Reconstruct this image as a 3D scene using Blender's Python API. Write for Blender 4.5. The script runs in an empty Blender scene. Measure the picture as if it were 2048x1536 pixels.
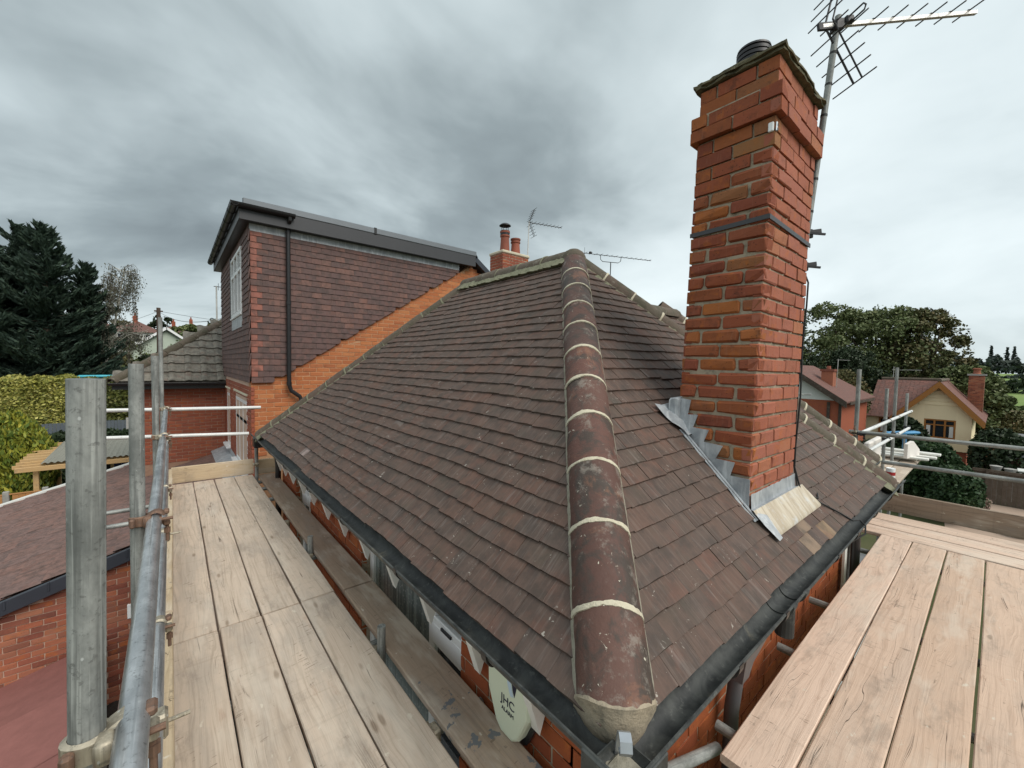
import bpy, bmesh, math, random
import numpy as np
from mathutils import Vector, Matrix

random.seed(7)
rng = np.random.default_rng(7)
SC = bpy.context.scene
COL = SC.collection
rad = math.radians

# ------------------------------------------------------------------ camera
cam_d = bpy.data.cameras.new('camera')
cam_d.sensor_width = 36.0
cam_d.lens = 814.0 / 2048.0 * 36.0
cam_d.clip_start = 0.05
cam_d.clip_end = 6000
cam = bpy.data.objects.new('camera', cam_d)
COL.objects.link(cam)
_a, _p, _r = rad(39.9), rad(2.6), rad(1.0)
_fw = Vector((math.sin(_a) * math.cos(_p), math.cos(_a) * math.cos(_p), -math.sin(_p)))
_r0 = Vector((math.cos(_a), -math.sin(_a), 0))
_u0 = _r0.cross(_fw)
_R = _r0 * math.cos(_r) + _u0 * math.sin(_r)
_U = -_r0 * math.sin(_r) + _u0 * math.cos(_r)
cam.matrix_world = Matrix(((_R.x, _U.x, -_fw.x, 0), (_R.y, _U.y, -_fw.y, 0), (_R.z, _U.z, -_fw.z, 0), (0, 0, 0, 1)))
SC.camera = cam

# ------------------------------------------------------------------ node helpers
def nd(nt, typ, ins=None, **props):
    n = nt.nodes.new(typ)
    for k, v in props.items():
        setattr(n, k, v)
    for k, v in (ins or {}).items():
        s = n.inputs[k]
        if isinstance(v, bpy.types.NodeSocket):
            nt.links.new(v, s)
        elif isinstance(v, (tuple, list)) and s.type == 'RGBA' and len(v) == 3:
            s.default_value = (*v, 1)
        else:
            s.default_value = v
    return n

class NT:
    def __init__(self, nt):
        self.nt = nt
    def m(self, op, a, b=0.0, c=0.0, clamp=False):
        return nd(self.nt, 'ShaderNodeMath', {0: a, 1: b, 2: c}, operation=op, use_clamp=clamp).outputs[0]
    def vm(self, op, a, b=(0, 0, 0)):
        return nd(self.nt, 'ShaderNodeVectorMath', {0: a, 1: b}, operation=op).outputs[0]
    def scale(self, v, s):
        return self.vm('MULTIPLY', v, s)
    def noise(self, vec, scale=1.0, detail=3.0, rough=.55, dist=0.0, lac=2.0):
        return nd(self.nt, 'ShaderNodeTexNoise', {'Vector': vec, 'Scale': scale, 'Detail': detail, 'Roughness': rough, 'Distortion': dist, 'Lacunarity': lac}).outputs[0]
    def voro(self, vec, scale=1.0, feature='F1', rnd=1.0):
        n = nd(self.nt, 'ShaderNodeTexVoronoi', {'Vector': vec, 'Scale': scale, 'Randomness': rnd}, feature=feature)
        return n.outputs[0], n.outputs[1]
    def ramp(self, fac, pts, interp='LINEAR'):
        n = nd(self.nt, 'ShaderNodeValToRGB', {0: fac})
        cr = n.color_ramp
        cr.interpolation = interp
        while len(cr.elements) < len(pts):
            cr.elements.new(.5)
        for e, (p, c) in zip(cr.elements, pts):
            e.position = p
            e.color = (c, c, c, 1) if isinstance(c, (int, float)) else (*c, 1)
        return n.outputs[0]
    def mix(self, f, a, b, blend='MIX'):
        n = nd(self.nt, 'ShaderNodeMix', {0: f, 6: a, 7: b}, data_type='RGBA', blend_type=blend)
        return n.outputs[2]
    def ss(self, x, lo, hi):
        return nd(self.nt, 'ShaderNodeMapRange', {0: x, 1: lo, 2: hi, 3: 0.0, 4: 1.0}, interpolation_type='SMOOTHSTEP').outputs[0]
    def sep(self, v):
        return nd(self.nt, 'ShaderNodeSeparateXYZ', {0: v}).outputs
    def comb(self, x, y, z):
        return nd(self.nt, 'ShaderNodeCombineXYZ', {0: x, 1: y, 2: z}).outputs[0]
    def bump(self, h, strength=.4, dist=.01, normal=None):
        ins = {'Height': h, 'Strength': strength, 'Distance': dist}
        if normal is not None:
            ins['Normal'] = normal
        return nd(self.nt, 'ShaderNodeBump', ins).outputs[0]
    def objrand(self):
        a = nd(self.nt, 'ShaderNodeObjectInfo').outputs['Random']
        b = nd(self.nt, 'ShaderNodeNewGeometry').outputs['Random Per Island']
        return self.m('FRACT', self.m('ADD', a, b))
    def coord(self, rnd=None, spread=37.0):
        o = nd(self.nt, 'ShaderNodeTexCoord').outputs['Object']
        if rnd is None:
            return o
        s = self.m('MULTIPLY', rnd, spread)
        return self.vm('ADD', o, self.comb(s, self.m('MULTIPLY', s, 1.7), self.m('MULTIPLY', s, 2.3)))
    def pos(self):
        return nd(self.nt, 'ShaderNodeNewGeometry').outputs['Position']

def material(name, fn):
    m = bpy.data.materials.new(name)
    m.use_nodes = True
    nt = m.node_tree
    nt.nodes.clear()
    out = nt.nodes.new('ShaderNodeOutputMaterial')
    b = nt.nodes.new('ShaderNodeBsdfPrincipled')
    nt.links.new(b.outputs[0], out.inputs[0])
    h = NT(nt)
    res = fn(h)
    for k, v in res.items():
        s = b.inputs[k]
        if isinstance(v, bpy.types.NodeSocket):
            nt.links.new(v, s)
        elif isinstance(v, (tuple, list)) and len(v) == 3 and s.type == 'RGBA':
            s.default_value = (*v, 1)
        else:
            s.default_value = v
    return m

# ------------------------------------------------------------------ sky, sun, exposure
SUN_EL, SUN_AZ = 46.0, 168.0     # azimuth measured clockwise from +Y
w = bpy.data.worlds.new('World')
SC.world = w
w.use_nodes = True
wn = w.node_tree
wn.nodes.clear()
W = NT(wn)
tc = nd(wn, 'ShaderNodeTexCoord').outputs['Generated']
sx, sy, sz = W.sep(tc)
zz = W.m('ADD', W.m('MAXIMUM', sz, 0.0), 0.30)
uv = W.comb(W.m('DIVIDE', sx, zz), W.m('DIVIDE', sy, zz), 0.0)
SKY_OFF = (21.3, 8.8, 0.0)
uvo = W.vm('ADD', uv, SKY_OFF)
warp = nd(wn, 'ShaderNodeTexNoise', {'Vector': uvo, 'Scale': .55, 'Detail': 3.0}).outputs[1]
uvw = W.vm('ADD', uvo, W.scale(W.vm('SUBTRACT', warp, (.5, .5, .5)), (.9, .9, .9)))
big = W.noise(uvw, .42, 3.0, .5)
med = W.noise(W.scale(uvw, (1.0, 1.35, 1.0)), 1.15, 5.0, .52)
fine = W.noise(uvw, 3.4, 5.0, .55)
cl = W.m('ADD', W.m('MULTIPLY', big, .66), W.m('ADD', W.m('MULTIPLY', med, .32), W.m('MULTIPLY', fine, .08)))
cl = W.m('ADD', cl, W.m('MULTIPLY', W.ss(sz, .34, .0), .075))
ccol = W.ramp(cl, [(.40, (1.05, 1.25, 1.33)), (.465, (1.70, 2.02, 2.12)), (.525, (2.95, 3.40, 3.52)), (.60, (4.0, 4.5, 4.62)), (.68, (4.7, 5.2, 5.3))])
ccol = W.vm('MULTIPLY', ccol, (1.0, 1.0, 1.0))
nish = nd(wn, 'ShaderNodeTexSky', sky_type='NISHITA', sun_disc=False, sun_elevation=rad(SUN_EL), sun_rotation=rad(SUN_AZ)).outputs[0]
skyc = W.mix(.965, nish, ccol)
bg = nd(wn, 'ShaderNodeBackground', {0: skyc, 1: .1})
wo = nd(wn, 'ShaderNodeOutputWorld', {0: bg.outputs[0]})

sun_d = bpy.data.lights.new('sun', 'SUN')
sun_d.energy = 1.5
sun_d.angle = rad(42)
sun_d.color = (1.0, .95, .88)
sun = bpy.data.objects.new('sun', sun_d)
COL.objects.link(sun)
_sd = Vector((math.sin(rad(SUN_AZ)) * math.cos(rad(SUN_EL)), math.cos(rad(SUN_AZ)) * math.cos(rad(SUN_EL)), math.sin(rad(SUN_EL))))
sun.rotation_euler = (-_sd).to_track_quat('-Z', 'Y').to_euler()
SC.view_settings.view_transform = 'Standard'
SC.view_settings.look = 'None'
SC.view_settings.gamma = 1
SC.view_settings.use_curve_mapping = False
SC.view_settings.exposure = .95

# ------------------------------------------------------------------ mesh helpers
def A(*v):
    return np.array(v, float)

class Fr:
    """frame: origin and three axes"""
    def __init__(s, o, x, y, z=None):
        s.o = np.array(o, float)
        s.x = np.array(x, float) / np.linalg.norm(x)
        s.y = np.array(y, float) / np.linalg.norm(y)
        s.z = np.cross(s.x, s.y) if z is None else np.array(z, float) / np.linalg.norm(z)
    def w(s, p):
        p = np.atleast_2d(np.array(p, float))
        return s.o + p[:, :1] * s.x + p[:, 1:2] * s.y + p[:, 2:3] * s.z
    def mat(s, p=(0, 0, 0)):
        o = s.w(p)[0]
        return Matrix(((s.x[0], s.y[0], s.z[0], o[0]), (s.x[1], s.y[1], s.z[1], o[1]), (s.x[2], s.y[2], s.z[2], o[2]), (0, 0, 0, 1)))

WORLD = Fr((0, 0, 0), (1, 0, 0), (0, 1, 0))

def _chamfer_template():
    V = []
    idx = {}
    for c in range(8):
        s = [1 if c >> k & 1 else -1 for k in range(3)]
        for a in range(3):
            idx[c, a] = len(V)
            V.append((s, a))
    F = []
    for a in range(3):
        for sg in (0, 1):
            b, d = [k for k in range(3) if k != a]
            cs = []
            for (i, j) in ((0, 0), (1, 0), (1, 1), (0, 1)):
                c = (sg << a) | (i << b) | (j << d)
                cs.append(idx[c, a])
            F.append(cs)
    for e in range(3):
        a, b = [k for k in range(3) if k != e]
        for i in (0, 1):
            for j in (0, 1):
                c1 = (i << a) | (j << b)
                c2 = c1 | (1 << e)
                F.append([idx[c1, a], idx[c2, a], idx[c2, b], idx[c1, b]])
    for c in range(8):
        F.append([idx[c, 0], idx[c, 1], idx[c, 2]])
    P = np.array([[s[k] if k == a else s[k] * .9 for k in range(3)] for s, a in V], float)
    out = []
    for f in F:
        p = P[f]
        n = np.cross(p[1] - p[0], p[2] - p[0])
        out.append(f if n @ p.mean(0) > 0 else f[::-1])
    S = np.array([s for s, a in V], float)
    Aax = np.zeros((24, 3))
    for i, (s, a) in enumerate(V):
        Aax[i, [k for k in range(3) if k != a]] = 1
    return S, Aax, out
_CS, _CA, _CF = _chamfer_template()
_BF = [[0, 2, 3, 1], [4, 5, 7, 6], [0, 1, 5, 4], [2, 6, 7, 3], [0, 4, 6, 2], [1, 3, 7, 5]]

class MB:
    def __init__(s):
        s.v, s.f, s.mi, s.n = [], [], [], 0
    def add(s, verts, faces, mi=0):
        verts = np.asarray(verts, float)
        s.v.append(verts)
        k = s.n
        s.f += [[i + k for i in f] for f in faces]
        s.mi += [mi] * len(faces)
        s.n += len(verts)
        return s
    def box(s, lo, hi, fr=WORLD, ch=0.0, mi=0, jit=0.0):
        lo, hi = np.minimum(lo, hi).astype(float), np.maximum(lo, hi).astype(float)
        if ch > 0:
            c, h = (lo + hi) / 2, (hi - lo) / 2
            p = c + _CS * (h - _CA * min(ch, h.min() * .9))
            if jit:
                p = p + rng.normal(0, jit, p.shape)
            s.add(fr.w(p), _CF, mi)
        else:
            p = np.array([[(hi if i & 1 else lo)[0], (hi if i & 2 else lo)[1], (hi if i & 4 else lo)[2]] for i in range(8)])
            if jit:
                p = p + rng.normal(0, jit, p.shape)
            s.add(fr.w(p), _BF, mi)
        return s
    def bar(s, p0, p1, wd, ht, up=(0, 0, 1), ch=0.0, mi=0):
        p0, p1 = A(*p0), A(*p1)
        d = p1 - p0
        L = np.linalg.norm(d)
        x = d / L
        up = np.array(up, float)
        if abs(x @ up) > .98:
            up = A(0, 1, 0)
        y = np.cross(up, x)
        fr = Fr(p0, x, y)
        return s.box((0, -wd / 2, -ht / 2), (L, wd / 2, ht / 2), fr, ch, mi)
    def rings(s, rings, closed=True, cap0=True, cap1=True, mi=0):
        n = len(rings[0])
        V = np.concatenate(rings)
        F = []
        for i in range(len(rings) - 1):
            for j in range(n if closed else n - 1):
                a, b = i * n + j, i * n + (j + 1) % n
                F.append([a, b, b + n, a + n])
        if cap0:
            F.append(list(range(n))[::-1])
        if cap1:
            F.append([(len(rings) - 1) * n + j for j in range(n)])
        return s.add(V, F, mi)
    def path(s, pts, r, n=8, caps=True, mi=0):
        pts = [A(*p) for p in pts]
        rs = r if isinstance(r, (list, tuple)) else [r] * len(pts)
        rings = []
        prev = None
        for i, p in enumerate(pts):
            d = pts[min(i + 1, len(pts) - 1)] - pts[max(i - 1, 0)]
            d = d / (np.linalg.norm(d) + 1e-9)
            if prev is None:
                ref = A(0, 0, 1) if abs(d[2]) < .9 else A(1, 0, 0)
                u = np.cross(ref, d)
            else:
                u = prev - d * (prev @ d)
            u /= np.linalg.norm(u)
            prev = u
            v = np.cross(d, u)
            t = np.arange(n) * 2 * math.pi / n
            rings.append(p + rs[i] * (np.cos(t)[:, None] * u + np.sin(t)[:, None] * v))
        return s.rings(rings, True, caps, caps, mi)
    def tube(s, p0, p1, r, n=16, r1=None, mi=0):
        return s.path([p0, p1], [r, r if r1 is None else r1], n, True, mi)
    def pipe(s, p0, p1, r, wall=.004, n=24, mi=0):
        """open scaffold tube with a visible wall at both ends"""
        p0, p1 = A(*p0), A(*p1)
        d = (p1 - p0) / np.linalg.norm(p1 - p0)
        e = d * .03
        return s.path([p0 + e, p0, p0 + d * 1e-4, p1 - d * 1e-4, p1, p1 - e], [r - wall, r - wall, r, r, r - wall, r - wall], n, True, mi)
    def lathe(s, prof, c=(0, 0, 0), n=24, fr=WORLD, caps=True, mi=0):
        t = np.arange(n) * 2 * math.pi / n
        rings = [fr.w(np.c_[c[0] + r * np.cos(t), c[1] + r * np.sin(t), np.full(n, c[2] + z)]) for r, z in prof]
        return s.rings(rings, True, caps, caps, mi)
    def prism(s, poly, fr, z0, z1, mi=0):
        poly = [tuple(p) for p in poly]
        n = len(poly)
        a = fr.w([(x, y, z0) for x, y in poly])
        b = fr.w([(x, y, z1) for x, y in poly])
        F = [list(range(n))[::-1], [n + i for i in range(n)]] + [[i, (i + 1) % n, n + (i + 1) % n, n + i] for i in range(n)]
        return s.add(np.concatenate([a, b]), F, mi)
    def strip(s, rows, mi=0):
        """open grid of points"""
        return s.rings(rows, False, False, False, mi)
    def ball(s, c, r, n=10, mi=0):
        r = A(*(r if isinstance(r, (tuple, list)) else (r, r, r)))
        k = n // 2
        rings = []
        t = np.arange(n) * 2 * math.pi / n
        for i in range(k + 1):
            ph = math.pi * (i + (.02 if i == 0 else -.02 if i == k else 0)) / k
            rings.append(A(*c) + np.c_[np.cos(t) * math.sin(ph), np.sin(t) * math.sin(ph), np.full(n, -math.cos(ph))] * r)
        return s.rings(rings, True, True, True, mi)
    def mesh(s, name, mats, smooth=False):
        me = bpy.data.meshes.new(name)
        V = np.concatenate(s.v)
        me.from_pydata(V.tolist(), [], s.f)
        for m in (mats if isinstance(mats, (list, tuple)) else [mats]):
            me.materials.append(m)
        if any(s.mi):
            me.polygons.foreach_set('material_index', s.mi)
        if smooth:
            me.shade_smooth()
            me.set_sharp_from_angle(angle=rad(smooth if smooth is not True else 40))
        me.update()
        return me
    def obj(s, name, mats, parent=None, smooth=False, **kw):
        return link(name, s.mesh(name, mats, smooth), parent, **kw)

BASE = {}     # world location of parents
def link(name, data, parent=None, matrix=None, **props):
    o = bpy.data.objects.new(name, data)
    COL.objects.link(o)
    if parent is not None:
        o.parent = parent
        o.matrix_parent_inverse = Matrix.Translation(-BASE.get(parent.name, Vector((0, 0, 0))))
    if matrix is not None:
        o.matrix_basis = matrix
    for k, v in props.items():
        if v is not None:
            o[k] = v
    return o

def thing(name, loc, label, category, group=None):
    o = link(name, None, None, Matrix.Translation(Vector(loc)), label=label, category=category, group=group)
    o.empty_display_size = .2
    BASE[o.name] = Vector(loc)
    return o

def structure(o):
    o['kind'] = 'structure'
    return o

def jline(p0, p1, n, amp):
    t = np.linspace(0, 1, n)[:, None]
    return A(*p0) * (1 - t) + A(*p1) * t + rng.normal(0, amp, (n, 3))

CAMV = np.zeros(3)
# ------------------------------------------------------------------ materials
M = {}
def simple(name, col, rough=.6, metal=0.0, var=.12, nscale=8.0, spec=.4, bump=0.0):
    def fn(h):
        r = h.objrand()
        c = h.coord(r)
        n = h.noise(c, nscale, 4, .6)
        f = h.m('ADD', h.m('MULTIPLY', h.m('SUBTRACT', n, .5), 2.2 * var), h.m('MULTIPLY', h.m('SUBTRACT', r, .5), var))
        k = h.m('ADD', 1.0, f)
        colr = h.vm('MULTIPLY', h.comb(k, k, k), col)
        d = {'Base Color': colr, 'Roughness': rough, 'Metallic': metal, 'Specular IOR Level': spec}
        if bump:
            d['Normal'] = h.bump(n, bump, .01)
        return d
    M[name] = material(name, fn)
    return M[name]

def roof_tile_mat(name, pal, streak=.55, lich=.6, moss=.35):
    def fn(h):
        r = h.objrand()
        c = h.coord(r)
        n = len(pal)
        base = h.ramp(r, [(i / (n - 1), p) for i, p in enumerate(pal)])
        n1 = h.noise(c, 9, 5, .65)
        base = h.mix(h.ss(n1, .32, .62), h.mix(.55, base, (.034, .029, .025)), base)
        red = h.ss(h.noise(h.vm('ADD', c, (9, 3, 1)), 6, 4, .6), .52, .72)
        base = h.mix(h.m('MULTIPLY', red, .40), base, (.165, .070, .048))
        st = h.noise(h.scale(c, (95, 5, 5)), 1.0, 3, .6)
        st2 = h.noise(h.scale(c, (26, 3, 3)), 1.0, 3, .6)
        base = h.mix(h.m('MULTIPLY', h.ss(st, .5, .72), streak * .42), base, (.24, .20, .175))
        base = h.mix(h.m('MULTIPLY', h.ss(h.noise(h.scale(h.vm('ADD', c, (7, 7, 2)), (60, 6, 5)), 1.0, 3, .6), .5, .7), streak * .5), base, (.055, .043, .040))
        base = h.mix(h.m('MULTIPLY', h.ss(st2, .58, .75), streak * .45), base, (.30, .27, .25))
        ms = h.ss(h.noise(h.vm('ADD', c, (2, 7, 5)), 4.5, 5, .65), .5, .72)
        base = h.mix(h.m('MULTIPLY', ms, moss), base, (.060, .056, .040))
        lp = h.noise(h.vm('ADD', c, (6, 2, 4)), 38, 3, .62, 1.2)
        sz = h.ss(h.noise(h.vm('ADD', c, (1, 5, 2)), 4.2, 3), .50, .62)
        dot = h.m('MULTIPLY', h.ss(lp, .655, .685), sz)
        lp2 = h.m('MULTIPLY', h.ss(h.noise(h.vm('ADD', c, (3, 3, 9)), 12, 4, .7), .70, .735), 1.0)
        base = h.mix(h.m('MULTIPLY', h.m('MAXIMUM', dot, lp2), lich), base, (.50, .47, .41))
        bl = h.noise(h.scale(h.vm('ADD', h.coord(), (0, 0, 0)), (5, 2.2, 2)), 3.0, 5, .7)
        hgt = h.m('ADD', h.m('MULTIPLY', n1, .7), h.m('MULTIPLY', st, .35))
        return {'Base Color': base, 'Roughness': h.m('ADD', .62, h.m('MULTIPLY', n1, .3)), 'Specular IOR Level': .35,
                'Normal': h.bump(hgt, .45, .004)}
    M[name] = material(name, fn)

roof_tile_mat('roof_tile', [(.102, .069, .055), (.106, .070, .055), (.112, .070, .054), (.104, .071, .057), (.118, .071, .054), (.100, .070, .057), (.108, .073, .059), (.126, .071, .052), (.105, .071, .056)])
roof_tile_mat('roof_tile_pale', [(.27, .21, .19), (.30, .23, .21), (.24, .20, .19)], .5, .5, .1)
roof_tile_mat('roof_tile_slate', [(.13, .14, .16), (.15, .16, .18)], .4, .5, .1)
roof_tile_mat('roof_tile_tan', [(.24, .165, .10), (.27, .18, .11), (.22, .16, .115)], .4, .4, .1)
roof_tile_mat('hung_tile', [(.112, .068, .063), (.120, .072, .065), (.128, .075, .066), (.116, .071, .066), (.150, .082, .070), (.122, .073, .067), (.112, .069, .064), (.18, .096, .078), (.125, .075, .067)], .12, .0, .0)
roof_tile_mat('hung_tile_red', [(.27, .105, .078), (.30, .12, .088), (.25, .10, .075)], .1, .0, .0)
roof_tile_mat('red_interlock', [(.19, .112, .094), (.215, .122, .10), (.18, .11, .096), (.205, .125, .107)], .25, .2, .15)
roof_tile_mat('grey_interlock', [(.19, .175, .145), (.22, .20, .165), (.165, .155, .13), (.205, .185, .15)], .5, .5, .3)
roof_tile_mat('far_tile', [(.165, .075, .06), (.20, .085, .066), (.15, .075, .062), (.18, .085, .07)], .2, .5, .2)

def ridge_mat():
    def fn(h):
        r = h.objrand()
        c = h.coord(r)
        base = h.ramp(r, [(0, (.085, .040, .030)), (.35, (.11, .052, .038)), (.65, (.075, .045, .036)), (1, (.12, .050, .036))])
        a = h.noise(c, 5.5, 6, .7, .6)
        base = h.mix(h.m('MULTIPLY', h.ss(a, .46, .60), .80), base, (.042, .036, .029))
        b = h.noise(h.vm('ADD', c, (5, 1, 8)), 4.2, 6, .72, .5)
        base = h.mix(h.m('MULTIPLY', h.ss(b, .55, .66), .60), base, (.22, .10, .058))
        d = h.noise(h.vm('ADD', c, (1, 8, 3)), 7.5, 7, .78)
        base = h.mix(h.m('MULTIPLY', h.ss(d, .53, .66), .62), base, (.25, .22, .185))
        dot = h.m('MULTIPLY', h.ss(h.noise(h.vm('ADD', c, (8, 8, 1)), 26, 4, .65, 1.0), .66, .69), h.ss(h.noise(c, 6, 2), .46, .56))
        base = h.mix(h.m('MULTIPLY', dot, .85), base, (.60, .56, .45))
        hg = h.noise(c, 34, 6, .7)
        return {'Base Color': base, 'Roughness': h.m('ADD', .5, h.m('MULTIPLY', hg, .35)), 'Specular IOR Level': .45, 'Normal': h.bump(h.m('ADD', hg, a), .45, .008)}
    M['ridge_tile'] = material('ridge_tile', fn)
    def fn2(h):
        r = h.objrand()
        c = h.coord(r)
        base = h.ramp(r, [(0, (.085, .070, .048)), (.5, (.11, .085, .062)), (1, (.10, .066, .048))])
        a = h.noise(c, 7, 6, .72, .5)
        base = h.mix(h.m('MULTIPLY', h.ss(a, .48, .62), .8), base, (.065, .060, .036))
        d = h.noise(h.vm('ADD', c, (1, 8, 3)), 12, 7, .78)
        base = h.mix(h.m('MULTIPLY', h.ss(d, .55, .70), .75), base, (.27, .25, .20))
        hg = h.noise(c, 34, 6, .7)
        return {'Base Color': base, 'Roughness': .85, 'Normal': h.bump(h.m('ADD', hg, d), .6, .01)}
    M['ridge_tile_old'] = material('ridge_tile_old', fn2)
ridge_mat()

def mortar_mat(name, col, dark, amt=.5, sc=20):
    def fn(h):
        c = h.pos()
        n = h.noise(c, sc, 6, .7)
        n2 = h.noise(c, sc * 4.3, 4, .7)
        base = h.mix(h.m('MULTIPLY', h.ss(n, .45, .70), amt), col, dark)
        return {'Base Color': base, 'Roughness': .93, 'Specular IOR Level': .2, 'Normal': h.bump(h.m('ADD', n2, n), .7, .008)}
    M[name] = material(name, fn)
mortar_mat('mortar_cream', (.56, .51, .39), (.36, .32, .23), .6)
mortar_mat('mortar_bed', (.30, .275, .22), (.17, .155, .11), .7)
mortar_mat('mortar_green', (.22, .215, .15), (.12, .13, .075), .8)
mortar_mat('mortar_joint', (.36, .30, .22), (.13, .12, .095), .75, 14)
mortar_mat('mortar_right', (.55, .43, .31), (.30, .24, .17), .45, 14)
mortar_mat('mortar_orange', (.44, .25, .14), (.20, .09, .05), .6, 10)
mortar_mat('mortar_pink', (.52, .37, .29), (.36, .24, .18), .5, 10)
mortar_mat('mortar_red', (.33, .20, .14), (.2, .12, .085), .6, 8)
mortar_mat('flaunching', (.15, .135, .085), (.035, .035, .026), .8, 22)
mortar_mat('concrete', (.33, .32, .30), (.20, .19, .17), .6, 4)

def brick_mat(name, pal, speck=.5, soot=.35, drip=.4, sc=1.0):
    def fn(h):
        r = h.objrand()
        c = h.coord(r)
        n = len(pal)
        base = h.ramp(r, [(i / (n - 1), p) for i, p in enumerate(pal)])
        a = h.noise(c, 14 * sc, 5, .65, .3)
        base = h.mix(h.m('MULTIPLY', h.ss(a, .52, .75), .55), base, (.44, .13, .025))
        b = h.noise(h.vm('ADD', c, (4, 2, 9)), 11 * sc, 6, .7)
        base = h.mix(h.m('MULTIPLY', h.ss(b, .52, .72), soot), base, (.06, .030, .022))
        g = h.noise(h.scale(c, (70, 70, 7)), 1.0, 3, .6)
        base = h.mix(h.m('MULTIPLY', h.ss(g, .55, .72), drip * .5), base, (.33, .17, .11))
        v, vc = h.voro(c, 75 * sc)
        base = h.mix(h.m('MULTIPLY', h.m('MULTIPLY', h.ss(v, .30, .15), h.ss(h.sep(vc)[0], .78, .82)), speck), base, (.03, .016, .012))
        hg = h.noise(c, 55 * sc, 5, .7)
        return {'Base Color': base, 'Roughness': .88, 'Specular IOR Level': .25, 'Normal': h.bump(h.m('ADD', hg, b), .5, .005)}
    M[name] = material(name, fn)
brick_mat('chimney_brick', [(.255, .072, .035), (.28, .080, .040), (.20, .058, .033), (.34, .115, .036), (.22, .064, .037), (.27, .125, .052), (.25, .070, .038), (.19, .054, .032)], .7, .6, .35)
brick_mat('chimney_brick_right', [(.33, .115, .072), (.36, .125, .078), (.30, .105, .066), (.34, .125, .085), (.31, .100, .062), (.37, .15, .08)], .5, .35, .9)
brick_mat('wall_brick', [(.27, .068, .026), (.31, .085, .030), (.24, .060, .026), (.33, .10, .034)], .3, .2, .2)
brick_mat('orange_brick', [(.40, .135, .055), (.43, .155, .062), (.36, .12, .052), (.45, .18, .075), (.39, .135, .056), (.34, .115, .05)], .3, .25, .35, .7)
brick_mat('red_brick', [(.27, .080, .045), (.31, .092, .052), (.24, .07, .042), (.29, .095, .06), (.22, .066, .042)], .2, .25, .2, .6)
brick_mat('mixed_brick', [(.30, .095, .055), (.37, .135, .075), (.19, .060, .042), (.33, .12, .075), (.14, .050, .038), (.36, .15, .09), (.27, .085, .055)], .3, .25, .4, .6)

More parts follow.
